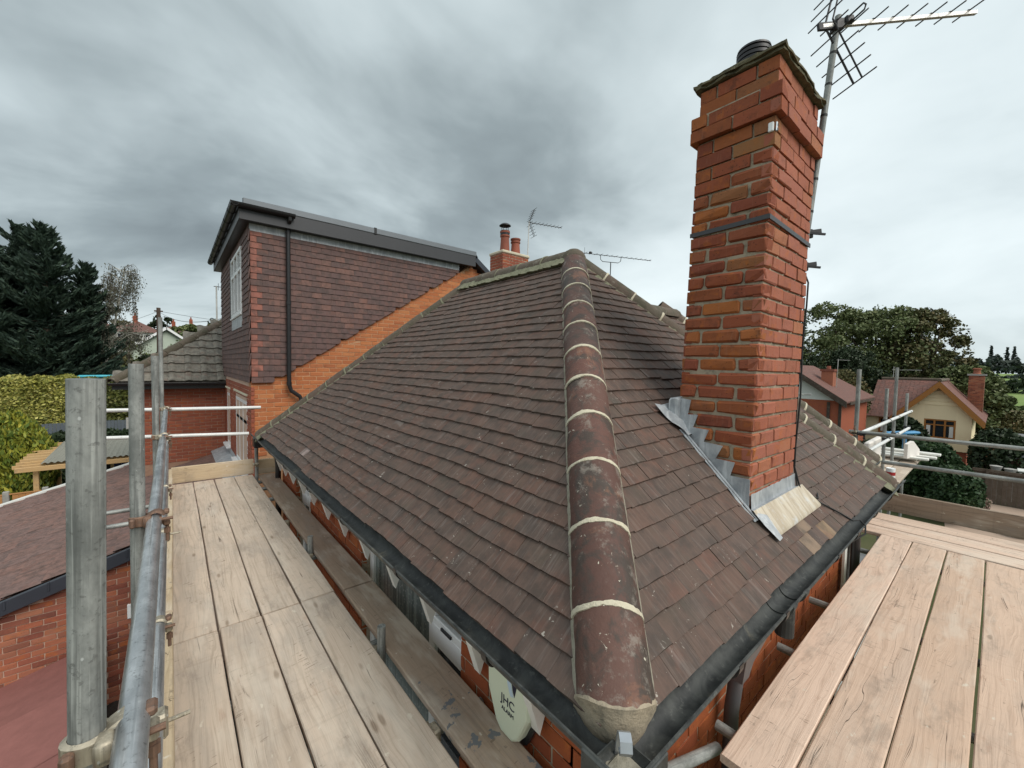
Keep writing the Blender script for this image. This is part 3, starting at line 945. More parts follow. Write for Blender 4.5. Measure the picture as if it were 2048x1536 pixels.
# hip and ridge tiles: half round, frame x along the hip (downhill = -x), y lateral, z up
def half_round(L, R0, R1, th=.016, n=14, seg=4, amax=88, jit=.001):
    m = MB()
    th0 = np.radians(np.linspace(-amax, amax, n))
    xs = np.linspace(0, L, seg + 1)
    outer, inner = [], []
    for x in xs:
        t = x / L
        R = R0 * (1 - t) + R1 * t
        outer.append(np.c_[np.full(n, x), R * np.sin(th0), R * np.cos(th0)] + rng.normal(0, jit, (n, 3)))
        inner.append(np.c_[np.full(n, x), (R - th) * np.sin(th0), (R - th) * np.cos(th0)])
    rings = [np.concatenate([o, i[::-1]]) for o, i in zip(outer, inner)]
    m.rings(rings, True, True, True)
    return m
def capping(fr, starts, R, mat, joint_mat, zoff, bed_mat, lastlen=None, bed_w=.014, thick_joint=.009, bed_drop=.02, trim=0.0):
    """starts: positions along the line, tiles between consecutive starts"""
    for i in range(len(starts) - 1):
        a, b = starts[i], starts[i + 1]
        L = b - a
        m = half_round(L - .004, R * (1 + rng.normal(0, .008)), R * .985)
        if trim and i == 0:
            V = m.v[0]
            V[:, 0] += trim * (V[:, 1] / R) ** 2 * (1 - V[:, 0] / L)
        f = Fr(fr.w((a + .002, rng.normal(0, .003), zoff + rng.normal(0, .002)))[0], fr.x, fr.y, fr.z)
        me = m.mesh('hip_tile', M[mat], 40)
        link('ridge_tile', me, roof, f.mat())
        if i > 0:
            # pointing over the joint
            mj = MB()
            N = 40
            th0 = np.radians(np.linspace(-90, 90, N))
            rows = []
            wv = thick_joint
            sm = lambda a: np.convolve(rng.normal(0, a, N + 6), np.ones(7) / 7, 'valid') * 2.2 + rng.normal(0, a * .28, N)
            e0 = sm(.0026) - wv
            e1 = sm(.003) + wv
            for ee, rr in ((e0 - .001, R - .004), (e0, R + .0028), ((e0 + e1) / 2, R + .0042), (e1, R + .0028), (e1 + .001, R - .004)):
                rows.append(fr.w(np.c_[a + ee, rr * np.sin(th0), zoff + rr * np.cos(th0)]))
            mj.strip(rows)
            mj.obj('mortar_joint', M[joint_mat], roof, 50)
    # bedding along both edges
    for sgn in (-1, 1):
        mb = MB()
        n = int((starts[-1] - starts[0]) / .03)
        xs = np.linspace(starts[0] + trim * 1.1, starts[-1], n)
        w1 = bed_w + rng.normal(0, bed_w * .25, n)
        hh = rng.normal(0, .002, n)
        rows = []
        for lat, zz in ((R - .008, .028), (R + .003, .012), (None, -bed_drop)):
            la = (R + w1) if lat is None else np.full(n, lat)
            rows.append(fr.w(np.c_[xs, sgn * la, zoff + zz + hh]))
        rows.append(fr.w(np.c_[xs, sgn * (R - .02) * np.ones(n), zoff - bed_drop - .02 + hh]))
        mb.strip(rows)
        mb.obj('mortar_bed', M[bed_mat], roof, 50)

HL = (RX - HX) * S3
HIP0 = .058
hipA = Fr((HX, HY, HE), (1, 1, 1), (-1 / S2, 1 / S2, 0))       # near hip, x uphill
st = [HIP0] + [(.2 + .187 * i) * S3 for i in range(11)]
st = [s for s in st if s < HL - .12] + [HL + .03]
capping(hipA, st, .124, 'ridge_tile', 'mortar_cream', -.045, 'mortar_bed', bed_w=.010, bed_drop=.03, trim=.05)
# sort out old upper tiles: the top three are lichen covered
hipB = Fr((XR, HY, HE), (-1, 1, 1), (-1 / S2, -1 / S2, 0))
st = [0.0] + [.36 + .33 * i for i in range(20)]
st = [s for s in st if s < HL - .15] + [HL + .02]
capping(hipB, st, .118, 'ridge_tile_old', 'mortar_cream', -.045, 'mortar_green', bed_w=.06, bed_drop=.035)
hipC = Fr((HX, YF, HE), (1, -1, 1), (1 / S2, 1 / S2, 0))
st = [0.0] + [.30 + .33 * i for i in range(20)]
st = [s for s in st if s < HL - .15] + [HL + .02]
capping(hipC, st, .118, 'ridge_tile_old', 'mortar_green', -.045, 'mortar_green', bed_w=.05, bed_drop=.035)
ridF = Fr((RX, RY, RZ), (0, 1, 0), (-1, 0, 0))
nn = max(2, round((RYF - RY + .1) / .4))
capping(ridF, list(np.linspace(-.03, RYF - RY + .08, nn + 1)), .122, 'ridge_tile_old', 'mortar_green', -.035, 'mortar_green', bed_w=.06, bed_drop=.05)
# rounded block where the hips meet the ridge
MB().ball((RX, RY, RZ - .03), (.128, .128, .125), 16).obj('apex_mortar', M['ridge_tile_old'], roof, True)
MB().ball((RX, RYF + .02, RZ - .045), (.128, .128, .125), 16).obj('apex_mortar', M['ridge_tile_old'], roof, True)
# mortar end of the lowest hip tile, with ragged edge
def hip_end():
    m = MB()
    n = 40
    th0 = np.radians(np.linspace(-90, 90, n))
    sm = lambda k: np.convolve(rng.normal(0, k, n + 4), np.ones(5) / 5, 'valid') * 2
    la = .1235 * np.sin(th0)
    xt = HIP0 + .05 * (la / .124) ** 2
    top = (xt + .006 + np.abs(sm(.004)), .1265 * np.sin(th0), -.045 + .1265 * np.cos(th0))
    xl = -.004 + .110 * (la / .1235) ** 2
    low = (xl + sm(.002), .1235 * np.sin(th0), -.045 - .40 * np.abs(la))
    rows = []
    rows.append(hipA.w(np.c_[top[0], top[1] * .985, top[2] - .002]))
    rows.append(hipA.w(np.c_[xt - .001, top[1], top[2] + .001]))
    for f in (.12, .3, .5, .7, .88, 1.0):
        bul = .010 * math.sin(math.pi * f)
        x = xt * (1 - f) + low[0] * f - bul + sm(.0012)
        y = top[1] * (1 - f) + low[1] * f
        z = (top[2] - .004) * (1 - f) + low[2] * f
        rows.append(hipA.w(np.c_[x, y, z]))
    rows.append(rows[-1] + hipA.x * .02 - hipA.z * .06)
    m.strip(rows)
    m.obj('mortar_end', M['mortar_joint'], roof, 60)
    # galvanised hip iron with a curled tip
    pts = [(.005, 0, -.075), (-.022, 0, -.055), (-.012, 0, -.01), (.004, 0, .035), (.012, 0, .068), (.004, 0, .090), (-.016, 0, .098), (-.034, 0, .086), (-.035, 0, .066), (-.020, 0, .060)]
    r = MB()
    rows = []
    P = hipA.w(pts)
    wv = .016
    for dy, dn in ((-wv, 0), (wv, 0)):
        rows.append(P + hipA.y * dy)
    up = []
    for i in range(len(P)):
        t = P[min(i + 1, len(P) - 1)] - P[max(i - 1, 0)]
        t /= np.linalg.norm(t)
        nrm = np.cross(hipA.y, t) * .0035
        up.append(np.stack([P[i] - hipA.y * wv - nrm, P[i] + hipA.y * wv - nrm, P[i] + hipA.y * wv + nrm, P[i] - hipA.y * wv + nrm]))
    r.rings(up, True)
    r.obj('hip_iron', M['galv_iron'], roof)
hip_end()

# gutters -------------------------------------------------------------
def gutter_run(p0, p1, out, name_mat='gutter_black', R=.056, wall=.004, wav=0.0, n=18, m=None):
    """half round gutter; p0,p1 axis line of the back edge top, out = horizontal outward direction"""
    p0, p1, out = A(*p0), A(*p1), A(*out)
    d = p1 - p0
    L = np.linalg.norm(d)
    d /= L
    m = m or MB()
    k = max(2, int(L / .12))
    ph = np.radians(np.linspace(0, 180, n))
    rings = []
    for i in range(k + 1):
        t = L * i / k
        c = p0 + d * t + out * R + A(0, 0, 1) * wav * math.sin(t * 2.1 + .5)
        o = c + np.outer(-np.cos(ph) * R, out) + np.outer(-np.sin(ph) * R, A(0, 0, 1))
        ii = c + np.outer(-np.cos(ph[::-1]) * (R - wall), out) + np.outer(-np.sin(ph[::-1]) * (R - wall), A(0, 0, 1))
        # rolled lip on the outer edge
        rings.append(np.concatenate([o, ii]))
    m.rings(rings, True, True, True)
    # outer bead
    a = p0 + out * (2 * R)
    m.path([a + d * (L * i / k) + A(0, 0, 1) * (wav * math.sin(L * i / k * 2.1 + .5) + .001) for i in range(k + 1)], .0055, 6)
    return m
GZ = HE - .004
def gutters():
    # left side
    BX = .868
    gutter_run((BX + .112, .553, GZ), (BX + .112, YF + .26, GZ), (-1, 0, 0), wav=.004).obj('gutter', M['gutter_black'], house, 40)
    gutter_run((BX + .01, .661, GZ), (XR + .33, .661, GZ), (0, -1, 0), wav=.003).obj('gutter', M['gutter_black'], house, 40)
    # corner angle piece
    m = MB()
    m.box((BX - .010, .539, GZ - .072), (BX + .11, .66, GZ - .0605), ch=.004)
    m.bar((BX - .006, .539, GZ - .034), (BX - .006, .70, GZ - .034), .010, .076, ch=.003)
    m.bar((BX - .010, .543, GZ - .034), (BX + .17, .543, GZ - .034), .010, .076, ch=.003)
    m.obj('gutter_angle', M['gutter_black'], house)
    MB().box((BX + .012, .560, GZ - .058), (BX + .105, .65, GZ - .022), ch=.012, jit=.004).obj('gutter_silt', M['mortar_bed'], house)
    # brackets and unions
    for y in (1.17, 1.95, 2.85, 3.75, 4.7, 5.55, 6.4):
        b = MB()
        ph = np.radians(np.linspace(-8, 185, 16))
        c = A(BX + .056, y, GZ)
        for dy in (0,):
            rows = []
            for rr in (.057, .0625):
                for w_ in (-.016, .016):
                    rows.append(np.stack([c[0] - np.cos(ph) * rr * -1 * -1, np.full(16, y + w_), c[2] - np.sin(ph) * rr], 1))
            b.rings([np.stack([rows[0][i], rows[1][i], rows[3][i], rows[2][i]]) for i in range(16)], True)
        b.obj('gutter_bracket', M['black_plastic'], house)
    for x in (1.55, 2.05, 2.95, 3.45, 4.1, 4.75, 5.2):
        b = MB()
        ph = np.radians(np.linspace(-5, 188, 16))
        rows = []
        cy = .605
        for rr in (.057, .063):
            for w_ in (-.018, .018):
                rows.append(np.stack([np.full(16, x + w_), cy + np.cos(ph) * rr, GZ - np.sin(ph) * rr], 1))
        b.rings([np.stack([rows[0][i], rows[1][i], rows[3][i], rows[2][i]]) for i in range(16)], True)
        b.obj('gutter_bracket', M['black_plastic'], house)
    # outlet collar
    o = MB()
    ph = np.radians(np.linspace(0, 180, 18))
    cy = .605
    for x0, x1 in ((2.12, 2.17), (2.30, 2.35)):
        rings = []
        for x in (x0, x1):
            rings.append(np.concatenate([np.stack([np.full(18, x), cy + np.cos(ph) * .066, GZ + .004 - np.sin(ph) * .066], 1), np.stack([np.full(18, x), cy + np.cos(ph[::-1]) * .050, GZ + .004 - np.sin(ph[::-1]) * .050], 1)]))
        o.rings(rings, True)
    o.lathe([(.040, -.02), (.040, -.16)], (2.235, cy, GZ - .04), 16)
    o.obj('gutter_outlet', M['gutter_black'], house)
    # hopper head below the outlet
    h = MB()
    rings = []
    for z, wx, wy in ((-1.30, .145, .095), (-1.31, .145, .095), (-1.40, .140, .090), (-1.52, .06, .055), (-1.60, .042, .042)):
        q = [(-wx, -wy), (wx, -wy), (wx, wy), (-wx, wy)]
        rings.append(A(*[(2.24 + a, HY + .17 + b, z) for a, b in q]))
    h.rings(rings, True, False, True)
    h.rings([r + (A(2.24, HY + .17, 0) - r) * A(.06, .08, 0) for r in rings[:4]][::-1], True, False, False)
    h.obj('hopper_head', M['hopper_grey'], house)
gutters()
# gutter stop end box and downpipe at the far end of the left side
m = MB()
m.box((HX - .06, YF + .10, GZ - .20), (HX + .16, YF + .28, GZ - .055), ch=.012)
m.obj('gutter_stop', M['black_plastic'], house)
MB().path([(HX + .12, YF - .05, GZ - .06), (HX + .20, YF - .05, GZ - .25), (HX + .215, YF - .05, GZ - .45), (HX + .215, YF - .05, G0)], .038, 12).obj('downpipe', M['black_plastic'], house, True)
MB().path([(1.36, .70, GZ - .06), (1.36, .80, GZ - .22), (1.36, .845, GZ - .4), (1.36, .845, G0)], .04, 12).obj('downpipe', M['black_plastic'], house, True)
MB().path([(2.24, HY + .17, -1.58), (2.24, HY + .19, -1.8), (2.24, HY + .19, G0)], .036, 12).obj('downpipe', M['hopper_grey'], house, True)
MB().path([(4.95, .66, GZ - .05), (4.95, .76, GZ - .25), (4.95, .80, GZ - .4), (4.95, .80, G0)], .036, 12).obj('downpipe', M['black_plastic'], house, True)
MB().bar((4.86, .86, GZ - .1), (4.86, .86, G0), .09, .02).obj('corner_trim', M['white_paint'], house)

# walls ---------------------------------------------------------------
WX, WY = 1.235, .90
WX2, WY2 = XR - .22, YF - .05
walls = MB()
WB_A = (5.13, 5.86)       # small window (y range) in the left wall
WB_B = (1.88, 3.46)       # large window
def left_wall():
    # left wall built round the two windows
    zt = HE + .02
    segs = [(WY, WB_B[0], G0, zt), (WB_B[1], WB_A[0], G0, zt), (WB_A[1], WY2, G0, zt), (WB_B[0], WB_B[1], G0, -2.75), (WB_A[0], WB_A[1], G0, -2.75), (WB_B[0], WB_B[1], -1.33, zt), (WB_A[0], WB_A[1], -1.33, zt)]
    for y0, y1, z0, z1 in segs:
        walls.box((WX, y0, z0), (WX + .2, y1, z1))
    walls.box((WX + .2, WY, G0), (WX2, WY + .2, zt))
    walls.box((WX, WY, G0), (WX + .2, WY + .2, zt))
    walls.box((WX2 - .2, WY, G0), (WX2, WY2, zt))
    walls.box((WX, WY2 - .2, G0), (WX2, WY2, zt))
left_wall()
hwall = walls.obj('wall', M['mortar_joint'], house)
BASE[hwall.name] = Vector((0, 0, 0))
hb = Bricks()
# left wall face: outward -x, along +y... frame x along -y so that x cross up = outward
FWL = Fr((WX, WY2, -3.0), (0, -1, 0), (0, 0, 1))
LWL = WY2 - WY
def in_left(x, z):
    y = WY2 - x
    zz_ = -3.0 + z
    return zz_ < HE - .05
hb.wall(FWL, LWL, 1.95, 'wall_brick', hwall, in_left, [(WY2 - b, WY2 - a, .25, 1.67) for a, b in (WB_A, WB_B)], h=.0745, g=.011, D=.05)
FWR = Fr((WX, WY, -3.0), (1, 0, 0), (0, 0, 1))
hb.wall(FWR, WX2 - WX, 1.95, 'wall_brick', hwall, lambda x, z: True, (), h=.0745, g=.011, D=.05)

# soffit, fascia and rafter feet
m = MB()
m.box((HX + .062, HY + .068, HE - .16), (HX + .085, YF, HE + .02))
m.box((HX + .085, HY + .068, HE - .16), (XR, HY + .09, HE + .02))
m.obj('fascia', M['dark_timber'], house)
m = MB()
m.box((HX + .086, HY + .092, HE - .15), (WX - .002, YF, HE - .135))
m.box((WX, HY + .092, HE - .15), (XR, WY - .002, HE - .135))
m.obj('soffit', M['white_paint'], house)
def rafter_foot(y):
    m = MB()
    prof = [(0, 0), (.10, 0), (.10, -.25), (.055, -.37), (.0, -.20)]
    fr = Fr((WX - .105, y - .03, HE - .152), (1, 0, 0), (0, 0, 1))
    m.prism(prof, fr, 0.0, -.052)
    m.obj('rafter_foot', M['white_paint'], house)
for y in (1.22, 1.66, 2.17, 2.68, 3.22, 3.76, 4.28, 4.81, 5.27, 5.81, 6.27, 6.62):
    rafter_foot(y)

def window(y0, y1, z0, z1, parent, panes, lace=False, sash=None):
    """white framed window in the left wall, facing -x"""
    x = WX + .07
    f = MB()
    t = .07
    f.box((x, y0, z0), (x + .06, y1, z0 + t), ch=.008)
    f.box((x, y0, z1 - t), (x + .06, y1, z1), ch=.008)
    cuts = [y0] + panes + [y1]
    f.box((x, y0, z0 + t), (x + .06, y0 + t, z1 - t), ch=.008)
    f.box((x, y1 - t, z0 + t), (x + .06, y1, z1 - t), ch=.008)
    for c in panes:
        f.box((x, c - t / 2, z0 + t), (x + .06, c + t / 2, z1 - t), ch=.008)
    wo_ = f.obj('window', M['upvc_white'], parent)
    BASE[wo_.name] = Vector((0, 0, 0))
    for i in range(len(cuts) - 1):
        a, b = cuts[i] + .04, cuts[i + 1] - .04
        g = MB()
        g.box((x + .028, a, z0 + .05), (x + .034, b, z1 - .05))
        g.obj('pane', M['lace_glass'] if lace and i == lace - 1 else M['glass'], wo_)
        if sash and i in sash:
            zt_ = z1 - .43
            MB().box((x - .012, a - .004, zt_ - .075), (x + .064, b + .004, zt_ + .075), ch=.012).obj('transom', M['upvc_white'], wo_)
            s = MB()
            for q in ((a, zt_ + .078, b, zt_ + .13), (a, z1 - .12, b, z1 - .07), (a, zt_ + .13, a + .05, z1 - .12), (b - .05, zt_ + .13, b, z1 - .12)):
                s.box((x - .022, q[0], q[1]), (x + .02, q[2], q[3]), ch=.006)
            s.obj('sash', M['upvc_white'], wo_)
            hh = MB()
            hh.bar((x - .03, (a + b) / 2 - .06, zt_ + .10), (x - .03, (a + b) / 2 + .06, zt_ + .10), .012, .02, ch=.003)
            hh.obj('handle', M['black_plastic'], wo_)
    s = MB()
    s.box((WX - .05, y0 - .04, z0 - .05), (WX + .10, y1 + .04, z0 - .005), ch=.01)
    s.obj('sill', M['upvc_white'], wo_)
window(WB_B[0], WB_B[1], -2.72, -1.335, hwall, [2.36], lace=2, sash=[0])
window(WB_A[0], WB_A[1], -2.72, -1.335, hwall, [5.5], sash=[1])

# ------------------------------------------------------------------ chimney (part of the house)
LEAN = .066
CH0 = -.95
CO = .0855
def chx(z):
    return 2.535 + LEAN * z
NROW = int((1.845 - CH0) / CO)
CTOP = CH0 + NROW * CO
core = MB()
q = []
for z, e in ((CH0, .0), (CTOP - .005, .0)):
    e = .012
    q.append(A((chx(z) + e, CHY + e, z), (chx(z) + CHW - e, CHY + e, z), (chx(z) + CHW - e, CHY + CHD - e, z), (chx(z) + e, CHY + CHD - e, z)))
core.rings(q, True)
zc0, zc1 = CTOP - 4 * CO, CTOP - 2 * CO
for z0, z1 in ((zc0 + .004, zc1 - .003),):
    o_ = .020
    core.rings([A((chx(z) - o_, CHY - o_, z), (chx(z) + CHW + o_, CHY - o_, z), (chx(z) + CHW + o_, CHY + CHD + o_, z), (chx(z) - o_, CHY + CHD + o_, z)) for z in (z0, z1)], True)
chim = core.obj('chimney', M['mortar_joint'], house)
BASE[chim.name] = Vector((0, 0, 0))
cb = Bricks()
def chim_bricks():
    g = .0135
    for r in range(NROW):
        z = CH0 + r * CO
        k = NROW - 1 - r
        o = .034 if k in (2, 3) else .0
        x0 = chx(z) - o
        Wd, Dp = CHW + 2 * o, CHD + 2 * o
        y0 = CHY - o
        h = CO - .0135
        j = lambda: rng.normal(0, .0028)
        # left face (outward -x): along y. frame x = -y direction starting at far end
        if r % 2 == 0:
            cuts = [0, Dp / 2, Dp]
        else:
            cuts = [0, .105, Dp - .115, Dp]
        for a, b in zip(cuts[:-1], cuts[1:]):
            fr = Fr((x0 + j(), y0 + Dp - a - g / 2, z + j() * .7), (0, -1, rng.normal(0, .006)), (0, 0, 1))
            fr = Fr(fr.o, fr.x, np.cross(np.cross(fr.x, fr.y), fr.x))
            last = b == Dp
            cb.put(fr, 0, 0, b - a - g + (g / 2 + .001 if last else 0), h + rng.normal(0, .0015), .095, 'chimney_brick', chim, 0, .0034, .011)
        # right face (outward -y)
        first = .106 if r % 2 == 0 else .216
        cx = [0.0, first]
        while cx[-1] + .225 < Wd - .04:
            cx.append(cx[-1] + .225)
        cx.append(Wd)
        for i, (a, b) in enumerate(zip(cx[:-1], cx[1:])):
            L = b - a - g + (g / 2 if i == 0 else 0)
            fr = Fr((x0 + a + (0.0 if i == 0 else g / 2), y0 + j() * .6, z + j() * .4), (1, 0, 0), (0, 0, 1))
            if i == 0:
                # corner brick seen on both faces: start just behind the left face skin
                fr = Fr((x0 + .003, y0, z), (1, 0, 0), (0, 0, 1))
                L -= .003
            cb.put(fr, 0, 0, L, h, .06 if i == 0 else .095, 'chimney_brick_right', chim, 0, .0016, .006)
        # the two hidden faces
        for fr, Ln in ((Fr((x0 + Wd, y0, z), (0, 1, 0), (0, 0, 1)), Dp), (Fr((x0 + Wd, y0 + Dp, z), (-1, 0, 0), (0, 0, 1)), Wd)):
            n = max(1, int(Ln / .225))
            for i in range(n):
                cb.put(Fr(fr.o + fr.x * (Ln * i / n + g / 2), fr.x, fr.y), 0, 0, Ln / n - g, h, .05, 'chimney_brick', chim, -1)
chim_bricks()
cb.items = [it for it in cb.items]
hb.items += cb.items
hb.cache.update(cb.cache)
hb.flush(300)

def chimney_top():
    z = CTOP
    x0, x1 = chx(z), chx(z) + CHW
    y0, y1 = CHY, CHY + CHD
    # ragged layered slab (tiles bedded in mortar)
    for i, (o, t, zz_) in enumerate(((.026, .014, 0), (.034, .013, .015), (.020, .016, .029))):
        m = MB()
        n = 14
        rim = []
        for (a, b) in (((x0 - o, y0 - o), (x1 + o, y0 - o)), ((x1 + o, y0 - o), (x1 + o, y1 + o)), ((x1 + o, y1 + o), (x0 - o, y1 + o)), ((x0 - o, y1 + o), (x0 - o, y0 - o))):
            for k in range(n):
                t_ = k / n
                p = A(a[0] + (b[0] - a[0]) * t_, a[1] + (b[1] - a[1]) * t_)
                rim.append(p + rng.normal(0, .006 if k else .002, 2))
        rim = np.array(rim)
        N = len(rim)
        zz0 = z + zz_ + rng.normal(0, .0025, N)
        m.rings([np.c_[rim, zz0], np.c_[rim + rng.normal(0, .003, (N, 2)), zz0 + t]], True)
        m.obj('capping_slab', M['flaunching'], chim)
    # flaunching mound
    c = A((x0 + x1) / 2, (y0 + y1) / 2)
    rings = []
    for f, zz_ in ((1.0, .038), (.9, .055), (.65, .075), (.35, .085)):
        n = 40
        t = np.arange(n) * 2 * math.pi / n
        sq = np.maximum(np.abs(np.cos(t)), np.abs(np.sin(t)))
        px = c[0] + np.cos(t) / sq * (x1 - x0) / 2 * f
        py = c[1] + np.sin(t) / sq * (y1 - y0) / 2 * f
        rings.append(np.c_[px, py, np.full(n, z + zz_) + rng.normal(0, .004, n)])
    MB().rings(rings, True).obj('flaunching', M['flaunching'], chim, 50)
    # black louvred cowl
    pc = (2.885, 1.10, z + .072)
    prof = [(.098, 0), (.112, .01), (.112, .045), (.128, .055)]
    for k in range(4):
        zb = .06 + k * .032
        prof += [(.132, zb), (.132, zb + .022), (.118, zb + .024), (.118, zb + .031)]
    prof += [(.132, .19), (.128, .205), (.105, .212), (.10, .20), (.10, .12)]
    MB().lathe([(r * .74, q * .86) for r, q in prof], pc, 28).obj('chimney_pot', M['pot_cowl'], chim, 30)
    # little white cable clip box on the near edge
    zb = 1.365
    m = MB()
    m.box((chx(zb) - .016, CHY + .004, zb - .022), (chx(zb) - .001, CHY + .032, zb + .03), ch=.004)
    b = m.obj('clip_box', M['upvc_white'], chim)
    m = MB()
    for k in (-.012, .012):
        m.box((chx(zb) + .004, CHY - .012, zb + k - .006), (chx(zb) + .016, CHY - .002, zb + k + .006))
    m.obj('clip_hole', M['black_plastic'], chim)
    m = MB()
    m.box((chx(zb) - .001, CHY - .010, zb - .022), (chx(zb) + .014, CHY - .001, zb + .03), ch=.003)
    m.obj('clip_box', M['galv_iron'], chim)
chimney_top()

def lead_work():
    nrm = A(0, -1, 1) / S2
    def onroof(x, y, off):
        return A(x, y, y - (HY - HE)) + nrm * off
    # apron in front: upstand + dressed sheet over the tiles
    m = MB()
    xa, xb = CHX - .035, CHX + CHW + .07
    n = 20
    xs = np.linspace(xa, xb, n)
    rows = []
    rows.append(np.stack([xs.clip(CHX - .004, chx(-.7) + CHW + .004), np.full(n, CHY - .010), np.full(n, -.700) + rng.normal(0, .002, n)], 1))
    rows.append(np.stack([xs.clip(CHX - .004, chx(-.8) + CHW + .004), np.full(n, CHY - .016), np.full(n, -.785)], 1))
    rows.append(np.stack([onroof(x, CHY + .004, .058) for x in xs]))
    up = MB().strip(rows[:3]).obj('lead_apron', M['lead'], chim, 60)
    rows = []
    for y, o in ((CHY + .004, .059), (CHY - .02, .056), (CHY - .05, .054), (CHY - .08, .052), (CHY - .105, .050)):
        rows.append(np.stack([onroof(x + (0.3 * (CHY - y)), y, o) for x in xs]))
    rows.append(np.stack([p + A(0, -.002, -.014) for p in rows[-1]]))
    MB().strip(rows).obj('lead_apron', M['lead_stained'], chim, 60)
    # folded corner at the near end
    m = MB()
    pts = [onroof(xa + .0, CHY - .0, .056), onroof(xa + .005, CHY - .06, .054), onroof(xa + .035, CHY - .125, .050), onroof(xa + .085, CHY - .122, .052), onroof(xa + .10, CHY - .03, .060)]
    c = np.mean(pts, 0) + nrm * .006
    m.add(np.array(pts + [c]), [[i, (i + 1) % 5, 5] for i in range(5)])
    m.obj('lead_fold', M['lead'], chim)
    # step flashing on the left face, seven saw teeth
    x = lambda z: chx(z) - .0075
    steps = [(.872, -.618), (.978, -.618), (.957, -.539), (1.066, -.534), (1.029, -.454), (1.144, -.446), (1.117, -.372), (1.215, -.366), (1.19, -.286), (1.255, -.290), (1.24, -.197), (1.332, -.188)]
    low = [(1.335, -.36), (1.20, -.48), (1.05, -.63), (.93, -.75), (.866, -.815)]
    poly = steps + low
    m = MB()
    a = A(*[(x(z), y, z) for y, z in poly])
    b = a - A(.0045, 0, 0)
    n = len(poly)
    m.add(np.concatenate([a, b]), [list(range(n, 2 * n)), list(range(n))[::-1]] + [[i, (i + 1) % n, n + (i + 1) % n, n + i] for i in range(n)])
    m.obj('step_flashing', M['lead'], chim)
    # thin turned edge along the tiles
    m = MB()
    m.path([onroof(CHX - .022, y, .036) for y in np.linspace(CHY - .03, CHY + .42, 12)], .007, 6)
    m.path([onroof(CHX - .045 + rng.normal(0, .003), y, .032) for y in np.linspace(CHY - .03, CHY + .42, 14)], [.006 + .003 * (i % 3 == 0) for i in range(14)], 5)
    m.obj('lead_roll', M['lead'], chim, True)
    # crumpled saddle at the back corner
    rows = []
    for i, y in enumerate(np.linspace(CHY + CHD - .05, CHY + CHD + .13, 8)):
        row = []
        wd_ = .05 + .10 * (i / 7) ** .8
        for j, xx in enumerate(np.linspace(CHX + .01 - wd_, CHX + .03, 8)):
            row.append(onroof(xx + rng.normal(0, .003), y - .02, .050 + .010 * math.sin(i * 1.1 + j * .8) + rng.normal(0, .003)))
        rows.append(np.array(row))
    MB().strip(rows).obj('lead_saddle', M['lead'], chim, 60)
    MB().box((CHX - .012, CHY + CHD - .01, -.40), (CHX + .15, CHY + CHD + .05, -.19), ch=.01, jit=.004).obj('lead_saddle', M['lead'], chim)
lead_work()
